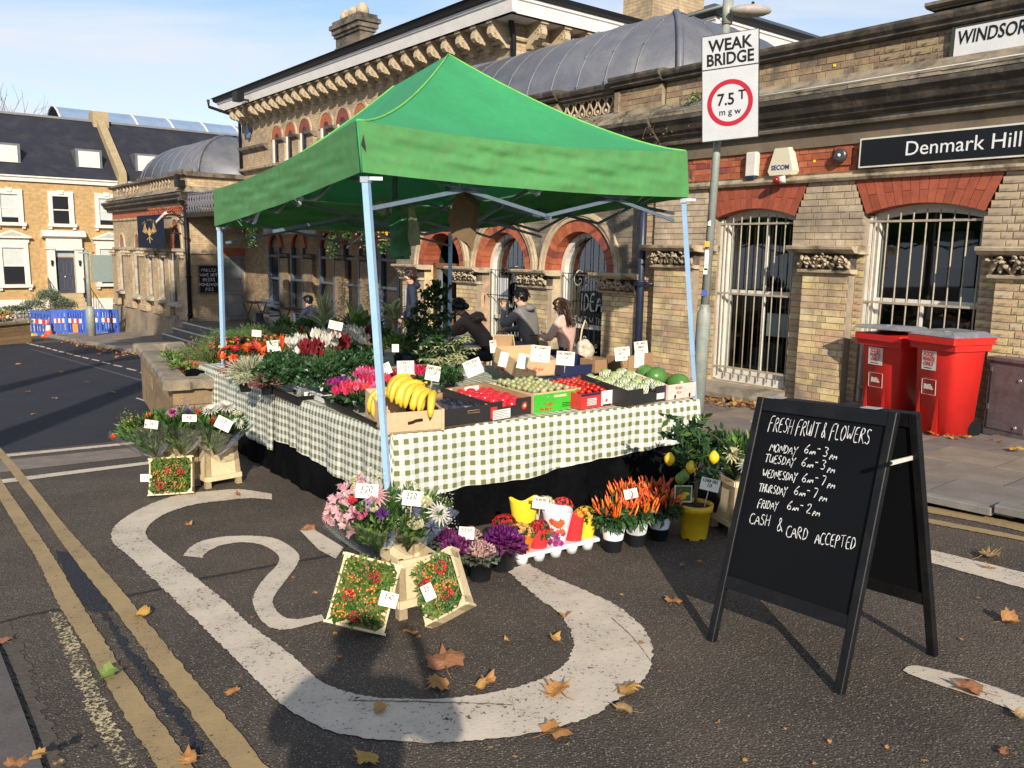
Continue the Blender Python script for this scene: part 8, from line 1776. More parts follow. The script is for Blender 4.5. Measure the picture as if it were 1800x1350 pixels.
for i,(px,py,Y,w_,h_,n,mm_,lb) in enumerate([(345,628,10.1,.22,.34,170,[m_gl,m_dry,m_gm],'wispy yellow-green plant spilling over the planter coping'),(368,618,10.6,.22,.40,190,[m_gl,m_gm,m_dry],'tall wispy plant left of the far tent leg'),(398,600,11.0,.26,.36,200,[m_gl,m_gm],'fresh green plant behind the far tent leg'),(430,596,11.4,.28,.34,200,[m_gl,m_gm],'light green plant behind the orange begonias'),(462,592,11.8,.28,.34,200,[m_gm,m_gl],'green plant behind the small rose price card'),(495,590,12.0,.28,.34,200,[m_gm,m_gl],'green plant left of the dracaena at the back'),(380,628,10.3,.2,.26,140,[m_dry,m_gl],'drying brownish plant low in the planter')]):
    p=at(px,py,Y);grassy('planter_plant',lb,p-Vector((0,0,h_*.45)),w_,h_,n,mm_,50+i)
t=thing('rust_fern','small rust orange fern on the planter edge','plant',at(333,637,9.6)-Vector((0,0,.12)));q=MB();r_=random.Random(2)
for _ in range(160): d_=rdir(r_,.8);q.leaf(Vector((d_.x*.08,d_.y*.08,.05)),d_,rdir(r_,0),.10,.014,0)
q.build('fronds',fl('rust',(.50,.17,.04)),t)
for px,py,Y,lb in [(298,632,9.9,'low lime green plant on the planter coping'),(316,650,9.3,'small green plant at the near end of the planter')]: bushy('foliage_plant',lb,px,py,(.14,.12,.06),120,.05,.03,m_gl,.0,int(px),potm=None,loc=at(px,py,Y),cat='plant')
# blue cap lying behind the bouquets
q=MB();q.ell((0,0,0),(.09,.09,.05),14,8);o=q.build('blue_bowl',plain('blue_grey',(.08,.11,.18),.5),None,at(352,728,7.4));tag(o,'upturned dark blue bowl at the foot of the black drape','bowl')
# ============================================================ PEOPLE
def person(name,label,loc,rot,J,bones,rad,mats,region,group=None,head=None,sub=2):
    """J joints, bones (a,b) connected edges, rad radius per joint, region[(a,b)]=material index"""
    t=thing(name,label,'person',loc,rot,group)
    me=bpy.data.meshes.new('body');names=list(J);ix={n:i for i,n in enumerate(names)}
    me.from_pydata([J[n] for n in names],[(ix[a],ix[b]) for a,b in bones],[]);o=bpy.data.objects.new('body_tmp',me);sc.collection.objects.link(o)
    sk=o.modifiers.new('s','SKIN');sv=me.skin_vertices[0].data
    for n in names: r_=rad[n];sv[ix[n]].radius=r_ if isinstance(r_,tuple) else (r_,r_)
    sv[ix['pelvis']].use_root=True;sk.use_smooth_shade=True
    sb=o.modifiers.new('u','SUBSURF');sb.levels=sub;sb.render_levels=sub
    dg=bpy.context.evaluated_depsgraph_get();m2=bpy.data.meshes.new_from_object(o.evaluated_get(dg));bpy.data.objects.remove(o)
    m2.name='body';m2.materials.clear()
    for m_ in mats: m2.materials.append(m_)
    bl=[(Vector(J[a]),Vector(J[b]),region.get((a,b),0)) for a,b in bones]
    for p in m2.polygons:
        c=p.center;best=9;bi=0
        for a,b,ri in bl:
            ab=b-a;k=max(0,min(1,(c-a).dot(ab)/max(1e-9,ab.length_squared)));d=(c-a-ab*k).length
            if d<best: best=d;bi=ri
        p.material_index=bi;p.use_smooth=True
    link('body',m2,t);return t
m_skin=mat('skin',(.56,.34,.235),(.50,.30,.20),6,.5,fine=.05);m_skin2=mat('skin_tan',(.40,.22,.135),(.36,.19,.12),6,.5,fine=.05)
def hand_pts(J,bones,rad,region,side,wr,dirn,palmn,curl,ri,sc2=1.0):
    d=Vector(dirn).normalized();n=Vector(palmn);n=(n-d*n.dot(d)).normalized();s=d.cross(n);w=Vector(wr)
    kn=w+d*.045*sc2;J[side+'palm']=kn;rad[side+'palm']=(.030*sc2,.015*sc2);bones.append((side+'wrist',side+'palm'));region[(side+'wrist',side+'palm')]=ri
    for i,(o,L_) in enumerate(((-.028,.068),(-.010,.078),(.009,.074),(.027,.058))):
        p0=kn+d*.035+s*o;p1=p0+(d*math.cos(curl)+n*math.sin(curl))*L_*.5;p2=p1+(d*math.cos(curl*2.1)+n*math.sin(curl*2.1))*L_*.5
        for k,p in enumerate((p0,p1,p2)):
            nm=side+'f%d%d'%(i,k);J[nm]=p;rad[nm]=(.0085,.0085) if k<2 else (.0065,.0065);pr=side+'palm' if k==0 else side+'f%d%d'%(i,k-1);bones.append((pr,nm));region[(pr,nm)]=ri
    p0=w+d*.02-s*.032;p1=p0+(d*.6-s*.5+n*.4).normalized()*.035;p2=p1+(d*.8+n*.5).normalized()*.028
    for k,p in enumerate((p0,p1,p2)):
        nm=side+'t%d'%k;J[nm]=p;rad[nm]=(.010,.010) if k<2 else (.0075,.0075);pr=side+'wrist' if k==0 else side+'t%d'%(k-1);bones.append((pr,nm));region[(pr,nm)]=ri
def build_person(name,label,loc,rot,pose,mats,S=1.0,head_dir=(0,1,0),head_pitch=0,hands=True,bulk=1.0,sleeve=True,region_legs=2,hair=None,seated=False,curl=(.5,.5),palms=None,group=None,longhair=False,haircol=None,top=1):
    """pose: dict of joints. materials: 0 skin 1 top 2 trousers 3 shoes"""
    J={k:Vector(v)*S for k,v in pose.items()};hd=Vector(head_dir).normalized();hp=R(head_pitch)
    nk=J['neck'];up=Vector((0,0,1))*math.cos(hp)+hd*math.sin(hp);fw=hd*math.cos(hp)-Vector((0,0,1))*math.sin(hp)
    J['head0']=nk+up*.055*S+fw*.012*S;J['head1']=nk+up*.12*S+fw*.022*S;J['head2']=nk+up*.175*S+fw*.012*S;J['nose']=nk+up*.105*S+fw*.118*S;J['chin']=nk+up*.055*S+fw*.075*S
    bones=[('pelvis','waist'),('waist','chest'),('chest','neck'),('neck','head0'),('head0','head1'),('head1','head2'),('head1','nose'),('head0','chin')]
    rad={'pelvis':(.150*bulk*S,.12*bulk*S),'waist':(.135*bulk*S,.105*bulk*S),'chest':(.160*bulk*S,.115*bulk*S),'neck':.052*S,'head0':.062*S,'head1':(.082*S,.090*S),'head2':.070*S,'nose':.012*S,'chin':.026*S}
    reg={('pelvis','waist'):1,('waist','chest'):1,('chest','neck'):1}
    for s in ('L','R'):
        for a,b,r_,ri in (('chest',s+'sh',.072*bulk,1),(s+'sh',s+'el',.052*bulk,1),(s+'el',s+'wrist',.032,1),('pelvis',s+'hip',.095,2),(s+'hip',s+'kn',.062,2),(s+'kn',s+'an',.042,2),(s+'an',s+'toe',.034,3)):
            bones.append((a,b));rad[b]=r_*S;reg[(a,b)]=ri
        J[s+'neckside']=J['neck'].lerp(J[s+'sh'],.45)-Vector((0,0,.02));
        if hands:
            wr=J[s+'wrist'];d=(wr-J[s+'el']).normalized();pn=palms[0 if s=='L' else 1] if palms else (0,1,0)
            hand_pts(J,bones,rad,reg,s,wr,d,pn,curl[0 if s=='L' else 1],0,S)
        del J[s+'neckside']
    t=person(name,label,loc,rot,J,bones,rad,mats,reg,group)
    # facial features and ears
    sd=fw.cross(up).normalized();q=MB();hc=J['head1']
    for s in (-1,1): q.ell(hc+fw*.082*S+sd*.032*S*s+up*.012*S,(.012*S,)*3,8,6)
    q.build('eyes',m_dk,t);q=MB()
    for s in (-1,1): q.ell(hc+sd*.088*S*s-fw*.005*S,(.014*S,.014*S,.03*S),8,6)
    q.build('ears',mats[0],t);q=MB();q.ell(hc+fw*.092*S-up*.05*S,(.02*S,.012*S,.006*S),8,4);q.build('mouth',plain('lips',(.30,.10,.08),.5),t)
    if hair:
        q=MB();r_=random.Random(len(label));hcx=hc+up*.02*S-fw*.012*S
        Mh=Matrix((sd,fw,up)).transposed().to_4x4();Mh.translation=hcx
        def f(p):
            k=1.0
            if p.y>.25 and p.z<.35: k=.80
            if p.z<-.45 and p.y>-.2: k=.78
            k*=1+.05*math.sin(p.x*17+p.z*13)+.04*math.sin(p.y*23+p.z*19)
            return p*k
        q.ell((0,0,0),(.099*S*hair,.108*S*hair,.112*S*hair),26,18,0,Mh,fn=f)
        if longhair:
            q.ell((0,-.045*S,-.12*S),(.098*S,.075*S,.19*S),22,14,0,Mh,fn=lambda p:p*(1+.07*math.sin(p.x*21+p.z*3)))
            for _ in range(500):
                a_=r_.uniform(2.6,6.8);z_=r_.uniform(-.26,.08);q.leaf(Mh@Vector((.098*S*math.cos(a_),-.03*S+.092*S*math.sin(a_),z_*S)),Mh.to_3x3()@Vector((r_.gauss(0,.15),r_.gauss(0,.15),-1)),Mh.to_3x3()@Vector((math.cos(a_),math.sin(a_),0)),.11*S,.016*S,0,.3)
        else:
            for _ in range(260):
                d_=rdir(r_,.3);
                if d_.y>.45 and d_.z<.4: continue
                if d_.z<-.3: continue
                q.leaf(Mh@Vector((d_.x*.095*S*hair,d_.y*.104*S*hair,d_.z*.108*S*hair)),Mh.to_3x3()@Vector((d_.x,d_.y-.3,d_.z*.3-.3)),Mh.to_3x3()@d_,.045*S,.02*S)
        q.build('hair',haircol,t)
    return t,J
m_hr=mat('hair_brown',(.045,.025,.015),(.025,.014,.009),40,.5,.2,60);m_hk=mat('hair_black',(.012,.010,.010),(.006,.005,.005),40,.4,.2,60);m_hrl=mat('hair_chestnut',(.055,.028,.017),(.03,.016,.010),40,.5,.2,60)
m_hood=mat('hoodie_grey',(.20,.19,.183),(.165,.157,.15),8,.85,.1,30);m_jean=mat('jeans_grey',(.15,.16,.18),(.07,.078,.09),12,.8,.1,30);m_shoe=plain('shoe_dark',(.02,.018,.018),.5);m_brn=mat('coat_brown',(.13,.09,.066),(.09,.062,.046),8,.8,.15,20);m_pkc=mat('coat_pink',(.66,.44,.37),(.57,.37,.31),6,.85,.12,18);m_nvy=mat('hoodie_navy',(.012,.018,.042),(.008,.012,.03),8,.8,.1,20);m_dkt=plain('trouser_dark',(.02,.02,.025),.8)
def seat(lean=.12,arm='lap',spread=.1):
    p={'pelvis':(0,0,.56),'waist':(0,.02+lean*.2,.74),'chest':(0,lean*.75,.95),'neck':(0,lean*1.15,1.13),
       'Lsh':(-.19,lean*.95,1.05),'Rsh':(.19,lean*.95,1.05),'Lhip':(-.10,.06,.54),'Rhip':(.10,.06,.54),'Lkn':(-.10-spread*.6,.48,.54),'Rkn':(.10+spread*.6,.48,.54),'Lan':(-.10-spread*.6,.50,.10),'Ran':(.10+spread*.6,.50,.10),'Ltoe':(-.11-spread*.6,.66,.04),'Rtoe':(.11+spread*.6,.66,.04)}
    if arm=='lap': p.update({'Lel':(-.25,lean+.10,.80),'Rel':(.25,lean+.10,.80),'Lwrist':(-.10,lean+.33,.82),'Rwrist':(.12,lean+.33,.82)})
    if arm=='mouth': p.update({'Lel':(-.26,lean+.20,.86),'Rel':(.24,lean+.12,.80),'Lwrist':(-.08,lean+.28,1.10),'Rwrist':(.08,lean+.36,.76)})
    if arm=='table': p.update({'Lel':(-.24,lean+.18,.84),'Rel':(.24,lean+.18,.84),'Lwrist':(-.10,lean+.44,.78),'Rwrist':(.10,lean+.44,.78)})
    return p
def gpos(px,py,Y): p=at(px,py,Y);return Vector((p.x,p.y,gz(p.x,p.y)+.1))
g1=gpos(868,600,12.0)
p1_,J1=build_person('person','person bending over the café table in a dark brown coat with fur-trimmed hood',g1+Vector((0,0,-.02)),HANG+.55,seat(.42,'table'),[m_skin2,m_brn,m_dkt,m_shoe],1.0,(0,1,0),38,hair=1.08,haircol=m_hk,bulk=1.12,palms=((0,0,-1),(0,0,-1)))
q=MB();q.ell((0,.26,1.09),(.15,.10,.08),18,10,fn=lambda p:p*(1+.05*math.sin(p.x*9)));q.build('hood',m_brn,p1_)
q=MB();r_=random.Random(6)
for _ in range(420): a=r_.uniform(0,6.28);c=Vector((.15*math.cos(a),.24+.085*math.sin(a),1.07+.03*math.sin(a*2)));q.leaf(c,rdir(r_,.0),rdir(r_,0),.035,.01)
q.build('fur_trim',mat('fur',(.34,.22,.12),None,12,.8,pal=[(.34,.22,.12),(.42,.29,.17),(.25,.16,.09)]),p1_)
q=MB();hc=J1['head1'];q.ell(hc+Vector((0,-.13,.03)),(.05,.05,.05),12,8);q.build('hair_bun',m_hk,p1_)
g2=gpos(938,600,12.3)
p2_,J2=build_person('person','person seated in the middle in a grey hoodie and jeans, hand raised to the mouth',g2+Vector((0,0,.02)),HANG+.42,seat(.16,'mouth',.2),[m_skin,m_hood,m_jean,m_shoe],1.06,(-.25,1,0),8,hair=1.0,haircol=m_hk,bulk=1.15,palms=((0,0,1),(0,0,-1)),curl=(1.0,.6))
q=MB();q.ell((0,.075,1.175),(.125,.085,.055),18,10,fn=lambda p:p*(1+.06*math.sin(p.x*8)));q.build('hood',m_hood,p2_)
g3=gpos(1000,600,11.7)
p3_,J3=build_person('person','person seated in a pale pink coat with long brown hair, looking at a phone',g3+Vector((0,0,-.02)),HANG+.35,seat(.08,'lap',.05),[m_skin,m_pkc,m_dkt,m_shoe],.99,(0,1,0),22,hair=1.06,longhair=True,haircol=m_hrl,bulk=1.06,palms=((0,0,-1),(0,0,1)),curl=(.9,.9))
q=MB();w_=J3['Lwrist'];q.cbox(w_.x-.0,w_.y+.07,w_.z-.01,w_.x+.07,w_.y+.20,w_.z,.003);q.build('phone',m_blk,p3_)
q=MB();hc=J3['head1'];q.tube([hc+Vector((.095*math.cos(a),.0,.03+.095*math.sin(a))) for a in [i*math.pi/8 for i in range(9)]],.012,6);q.build('hairband',plain('band_ochre',(.62,.38,.10),.6),p3_)
q=MB();q.tube([(.085*math.cos(a),.085+.07*math.sin(a),1.115-.02*math.sin(a)) for a in [i*.4 for i in range(17)]],.018,6);q.build('denim_collar',mat('denim',(.16,.26,.42),None,9,.8),p3_)
t=thing('tote_bag','off-white patterned cloth tote bag on the bench behind the pink coat','bag',gpos(1026,630,11.3)+Vector((0,0,.47)),HANG);q=MB();q.ell((0,0,.14),(.17,.10,.16),20,14,fn=lambda p:p*(1+.07*math.sin(p.x*9+p.z*7)+.05*math.sin(p.z*15)));q.build('body',mat('canvas',(.66,.58,.45),(.40,.33,.25),14,.85,.2,16,stain=(.22,.17,.12),sst=9),t);q=MB();q.tube([(-.08,0,.26),(-.03,.02,.44),(.05,.05,.56),(.1,.06,.5)],.012,6);q.build('strap',m_cream2,t)
# bench and low table
bp=GT(1060,642,.48);t=thing('wooden_bench','slatted brown wooden bench under the café windows','bench',Vector((bp.x,bp.y,gz(bp.x,bp.y)+.1)),ANG);
for k in range(4): q=MB();q.box(-1.9,-.2+k*.11,.42,.45,-.2+k*.11+.09,.455);q.build('slat',mat('bench_wood',(.26,.16,.09),(.19,.115,.065),6,.7,.1,20),t)
for x in (-1.8,-.7,.38): q=MB();q.box(x,-.18,0,x+.05,.2,.42);q.box(x,-.18,.36,x+.05,.2,.42);q.build('leg',m_blk,t)
tp_=gpos(815,600,12.3);t=thing('cafe_table','small café table with a crumpled pale cloth in front of the brown coat','table',tp_)
q=MB();q.cbox(-.3,-.3,.66,.3,.3,.69,.01);q.build('table_top',m_wht,t);q=MB();q.tube([(0,0,0),(0,0,.66)],.03,8);q.build('leg',m_blk,t)
q=MB();q.ell((.05,-.1,.74),(.22,.16,.07),20,10,fn=lambda p:p*(1+.1*math.sin(p.x*9+p.y*7)));o=q.build('crumpled_bag',mat('plastic_pale',(.5,.46,.44),(.36,.33,.33),14,.4,.2,14),None,tp_);tag(o,'crumpled pale plastic bag on the café table','bag')
# standing man
g4=Wd(-6.25,-.95,gl(-6.25,-.95)+.1)
st_={'pelvis':(0,0,.96),'waist':(0,.0,1.12),'chest':(0,.01,1.32),'neck':(0,.02,1.50),'Lsh':(-.19,0,1.42),'Rsh':(.19,0,1.42),'Lel':(-.25,-.02,1.14),'Rel':(.25,.0,1.14),'Lwrist':(-.24,.10,.92),'Rwrist':(.22,.14,.94),'Lhip':(-.10,0,.92),'Rhip':(.10,0,.92),'Lkn':(-.11,.03,.50),'Rkn':(.11,.02,.50),'Lan':(-.11,-.02,.09),'Ran':(.12,-.03,.09),'Ltoe':(-.12,.13,.04),'Rtoe':(.13,.12,.04)}
p4_,J4=build_person('person','person standing in a navy zip hoodie over a grey shirt with tousled brown hair',g4,HANG+.55+.5,st_,[m_skin,m_nvy,m_dkt,m_shoe],1.07,(-.5,1,0),-2,hair=1.16,haircol=m_hr,bulk=1.08,palms=((1,0,0),(-1,0,0)))
q=MB();q.ell((0,.105,1.32),(.085,.035,.22),12,10);q.build('shirt',mat('shirt_grey',(.30,.31,.33),None,9,.8),p4_)
q=MB();q.ell((0,-.07,1.57),(.13,.09,.07),16,8);q.build('hood',m_nvy,p4_)
# far pair on the terrace
for px,py,Y,mt,hc_,lb,lh in [(552,560,19.6,m_nvy,m_hk,'small distant person with dark hair seated on the terrace',False),(573,560,19.9,m_hrl,m_hrl,'small distant person with long fair-brown hair seated on the terrace',True)]:
    p=at(px,py,Y);p.z=-.74;build_person('person',lb,p,HANG+.4,seat(.12,'lap'),[m_skin,mt if mt!=m_hrl else m_dkt,m_dkt,m_shoe],1.0,(-.2,1,0),10,hair=1.08,haircol=hc_,longhair=lh,hands=False)
# photographer, whose shadow falls on the road
g5=Vector((-.13,-.32,gz(-.13,-.32)))
ph={'pelvis':(0,0,.95),'waist':(0,.0,1.10),'chest':(0,.0,1.30),'neck':(0,.01,1.475),'Lsh':(-.19,0,1.40),'Rsh':(.19,0,1.40),'Lel':(-.30,.14,1.22),'Rel':(.36,.12,1.24),'Lwrist':(-.02,.20,1.50),'Rwrist':(.24,.20,1.50),'Lhip':(-.10,0,.92),'Rhip':(.10,0,.92),'Lkn':(-.12,.03,.50),'Rkn':(.12,.02,.50),'Lan':(-.13,-.02,.09),'Ran':(.13,-.03,.09),'Ltoe':(-.14,.13,.04),'Rtoe':(.14,.12,.04)}
build_person('person','person taking the picture, seen only as the long shadow on the road',g5,0,ph,[m_skin,m_nvy,m_dkt,m_shoe],1.0,(0,1,0),0,hair=1.05,haircol=m_hr,bulk=1.25,palms=((1,0,0),(-1,0,0)))
# ---- terrace furniture
def bistro(px,py,v,lb,cup=True):
    u,z=A(px,py,v);u_,z_=A(px,py,v);t=thing('bistro_table',lb,'table',Wd(u,v,-.74),ANG,'folding bistro tables on the terrace');h=max(.6,min(.85,z_+.74))
    q=MB();q.box(-.5,-.3,h-.02,.5,.3,h);q.build('table_top',mat('table_brown',(.06,.03,.02),None,9,.5),t)
    for s in (-1,1):
        q=MB();q.bar((-.4,s*.22,0),(.38,s*.22,h-.02),.022);q.build('leg',m_blk,t);q=MB();q.bar((.4,s*.22,0),(-.38,s*.22,h-.02),.022);q.build('leg',m_blk,t)
    if cup:
        c=thing('paper_cup','white paper cup on the leftmost terrace table' if px<500 else 'white paper cup on the terrace table by the distant pair','cup',Wd(u,v,-.74+h),0,'paper cups');q=MB();q.lathe([(.03,0),(.04,.10),(.038,.1)],12);q.build('cup',m_cw,c)
bistro(447,524,.7,'brown folding table nearest the grey door');bistro(512,533,.55,'brown folding table in the middle of the terrace',False);bistro(545,540,.4,'folding table in front of the distant pair')
u,z=A(476,525,1.6);t=thing('terrace_bench','weathered grey wooden bench against the terrace wall','bench',Wd(u,1.45,-.74),ANG)
for k in range(2): q=MB();q.box(-.75,.12,.62+k*.12,.75,.16,.71+k*.12);q.build('back_slat',m_gf,t)
q=MB();q.box(-.75,-.2,.42,.75,.12,.46);q.build('seat',m_gf,t);
for x in (-.6,.55): q=MB();q.box(x,-.15,0,x+.08,.1,.42);q.build('leg',m_gf,t)
# hanging ivy
r_=random.Random(8)
for i,(px,ln,lb) in enumerate([(436,.9,'ivy hanging from the verandah at its left end'),(578,1.1,'long trailing ivy strand left of the pub name board end'),(604,.7,'ivy strand hanging between the middle windows'),(636,.9,'pale ivy strand beside the front tent leg'),(664,1.0,'ivy strand hanging by the orange lantern')]):
    u,z=A(px,412,.0);t=thing('hanging_ivy',lb,'plant',Wd(u,.1,2.66),0,'ivy trailing from the verandah');q=MB()
    for _ in range(230): w_=.12*r_.random()+.04;zz=-ln*r_.random()**.8;q.leaf(Vector((r_.gauss(0,w_*(1+zz/ln*.5)),r_.gauss(0,.1),zz)),rdir(r_,-.6),rdir(r_,.2),.06,.05,r_.choice((0,0,1)))
    q.build('leaves',[m_gd,m_gm],t)
# ============================================================ far left: barriers, cone, posts, planter, hedge
m_bl=mat('barrier_blue',(.035,.11,.50),(.03,.09,.42),4,.4);m_cr2=plain('reflect_red',(.55,.03,.03),.4);m_cor_=plain('cone_orange',(.75,.08,.03),.4);m_yel=plain('foot_yellow',(.65,.40,.04),.5)
def barrier(a,b,lb,orange=False):
    d=(b-a);w_=math.hypot(d.x,d.y);t=thing('road_barrier',lb,'barrier',a,math.atan2(d.y,d.x),'blue plastic road barriers')
    h=1.05;q=MB()
    for x0,x1,z0,z1 in ((0,.07,0,h),(w_-.07,w_,0,h),(.07,w_-.07,h-.13,h),(.07,w_-.07,.0,.17),(.07,w_-.07,.50,.72)): q.box(x0,-.03,z0,x1,.03,z1)
    n=6
    for i in range(1,n): x=.07+(w_-.14)*i/n;q.box(x-.03,-.025,.17,x+.03,.025,.5);q.box(x-.03,-.025,.72,x+.03,.025,h-.13)
    q.build('panel',m_bl,t)
    for i in range(5): x=.1+(w_-.2)*i/5;q=MB();q.box(x,-.036,.53,x+(w_-.2)/5-.002,-.03,.70);q.build('reflector',m_cr2 if i%2 else m_wht,t)
    for x in (.3,w_-.3): q=MB();q.prism([(-.25,0),(.25,0),(.18,.12),(-.18,.12)],x-.12,x+.12,'x');q.build('foot',m_yel,t)
    if orange: q=MB();q.box(w_*.35,-.045,.15,w_*.65,-.038,.5);q.build('notice_panel',plain('notice_orange',(.7,.25,.08),.5),t)
bpts=[(57,590),(92,591),(120,590),(150,590),(178,589),(210,589)]
bl_=['blue road barrier nearest the timber planter','blue road barrier behind the traffic cone','blue road barrier with an orange notice panel','blue road barrier left of the grey post','blue road barrier right of the grey post']
for i in range(5): barrier(GT(*bpts[i]),GT(*bpts[i+1]),bl_[i],i==2)
for i,(px,py,mt) in enumerate([(8,577,m_cr2),(42,577,m_yel)]):
    p=GT(px,py);t=thing('water_barrier','red plastic barrier behind the flower planter' if i==0 else 'yellow plastic barrier behind the flower planter','barrier',p,HANG);q=MB();q.prism([(-.3,0),(.3,0),(.12,.5),(.12,1.0),(-.12,1.0),(-.12,.5)],-.9,.9,'x');q.build('body',mt,t);q=MB();q.box(-.8,-.13,.7,.8,-.125,.85);q.build('reflector',m_wht,t)
p=GT(86,592);t=thing('traffic_cone','orange and white traffic cone in front of the blue barriers','cone',p);t.scale=(.74,)*3;q=MB();q.box(-.28,-.28,0,.28,.28,.05);q.build('base',m_cor_,t)
for z0,z1,mt in ((.05,.32,m_cor_),(.32,.62,m_wht),(.62,.92,m_cor_)): r0=.22-.19*(z0-.05)/.87;r1=.22-.19*(z1-.05)/.87;q=MB();q.lathe([(r0,z0),(r1,z1)],18);q.build('cone_band',mt,t)
p=GT(161,590,.1);t=thing('grey_post','tall plain grey steel post on the pavement corner','post',p);q=MB();q.lathe([(.15,0),(.15,1.0),(.08,1.1)],14);q.build('base',m_lp,t);q=MB();tz=at(155,440,p.y).z-p.z;q.tube([(0,0,1.05),(0,0,tz)],.075,12);q.box(-.25,-.1,tz-.12,.25,.1,tz-.06);q.build('shaft',m_lp,t)
P_=P0+NV*1.15-DV*3.0;q=MB();q.box(-.72,-.05,.15,.72,.05,1.30);o=q.build('notice_board',plain('board_greygreen',(.22,.27,.25),.5),None,(P_.x,P_.y,0),HANG);tag(o,'blank grey-green notice board between the porch and the pub','board')
t=thing('timber_planter','timber planter of low flowers at the left edge of the frame','planter',(0,0,0));bpy.data.objects.remove(t)
c=GT(56,602);e_=GT(-60,612);ex2=Vector((e_.x-c.x,e_.y-c.y,0)).normalized()*4.5;c0p=Vector((c.x,c.y,c.z-.1))
planter('timber_planter','pale timber planter of low flowers at the left edge of the frame',c0p+ex2,-ex2,Vector((-ex2.y,ex2.x,0)).normalized()*-1.6*(1 if (-ex2.y*0+ex2.x)>0 else 1),at(56,562,c.y).z-c0p.z-.1,6,2.2,8)
r_=random.Random(12)
nrmv=Vector((-ex2.y,ex2.x,0)).normalized()*(-.8)
for k in range(3):
    p=c0p+ex2*(.12+.2*k)+nrmv;p.z=at(56,562,c.y).z-.05;bushy('planter_flowers',['low mixed flowers at the right end of the left planter','low mixed flowers in the middle of the left planter','low mixed flowers at the left end of the left planter'][k],0,0,(.55,.5,.22),260,.12,.07,m_gl,.02,k+90,'plant',flowers=([f_or,f_ye],30,.05,'d'),potm=None,loc=p)
m_sage=mat('leaf_sage',(.14,.18,.11),None,9,.6,pal=[(.13,.17,.10),(.17,.21,.13),(.10,.13,.08)])
for k,(px,py,Y,rx,rz,mt) in enumerate([(58,540,36.0,.5,.35,m_sage),(88,534,36.2,.75,.55,m_sage),(112,540,36.6,.5,.4,m_sage),(28,545,35.6,.9,.25,m_gd),(84,522,36.6,.3,.35,m_sage)]):
    p=at(px,py,Y);bushy('garden_shrub',['rounded grey-green shrub left of the house steps','large grey-green shrub below the porch','grey-green shrub right by the steps railings','dark low hedge in front of the left bay','taller green shrub tip against the house wall'][k],0,0,(rx,.8,rz),900,.09,.035,mt,-.2,k+30,'shrub',potm=None,loc=p)
# statue-like grey trunk at the left edge and a leafless tree behind the houses
def tree(name,lb,loc,h,r0,seed,leaves=0,lm=None,depth=4,spread=.5,cat='tree',clear=.35,leafn=14,ls=.12,base=0):
    r_=random.Random(seed);t=thing(name,lb,cat,loc);q=MB();lf=MB()
    def br(p,d,L_,r1,lv):
        pts=[p];dd=d.copy();n=4
        for i in range(n): dd=(dd+Vector((r_.gauss(0,.12),r_.gauss(0,.12),.04))).normalized();pts.append(pts[-1]+dd*L_/n)
        q.tube(pts,[r1*(1-.45*i/n) for i in range(n+1)],6 if lv<2 else 4,0,True,False)
        if lv>=depth:
            if leaves:
                for _ in range(leafn): pp=pts[-1]+rdir(r_,0)*r_.random()*L_*.9;lf.leaf(pp,rdir(r_,-.3),rdir(r_,.3),ls,ls*.9,0,.2)
            return
        for k in range(3 if lv<2 else r_.choice((2,3))):
            a=r_.uniform(0,6.28);s=dd.orthogonal().normalized();s=Matrix.Rotation(a,3,dd)@s;br(pts[-1] if k else pts[-2],(dd*(1-spread*.4)+s*spread*r_.uniform(.6,1.3)).normalized(),L_*r_.uniform(.62,.8),r1*.55,lv+1)
    (q.tube([(0,0,0),(.02,.02,base*.5),(0,0,base)],[r0*1.25,r0*1.1,r0],10) if base else None);br(Vector((0,0,base)),Vector((0,0,1)),h*clear,r0,0);q.build('trunk',m_bark,t)
    if leaves: lf.build('crown',lm,t)
    return t
tree('bare_tree','thin leafless tree top at the far left edge of the sky',(P0.x-9.3,P0.y+8,-2),10.6,.18,3,depth=5,spread=.5,clear=.42)
p=GT(-6,585);q=MB();zt_=at(4,455,p.y).z-p.z;q.lathe([(.25,0),(.3,zt_*.3),(.34,zt_*.55),(.2,zt_*.8),(.08,zt_*.95),(0,zt_)],16);o=q.build('grey_pillar',mat('pillar_grey',(.20,.19,.18),(.14,.135,.13),2,.7),None,p);tag(o,'smooth grey tapering pillar cut off by the left frame edge','pillar')
# street tree beside the camera shading the verandah
tree('plane_tree','street plane tree standing behind the camera, its crown shading the pub verandah',(-4.3,-1.5,.1),9,.24,11,1,mat('plane_leaf',(.22,.2,.05),None,9,.5,pal=[(.20,.22,.05),(.34,.24,.05),(.30,.14,.04),(.14,.18,.04)],trl=.3),5,.6,clear=.27,leafn=26,ls=.30,base=7.6)
tree('plane_tree','second street plane tree behind the camera, nearer the side road',(-6.6,-2.2,-.1),9,.24,15,1,MATS['plane_leaf'],5,.6,clear=.27,leafn=26,ls=.30,base=7.6)
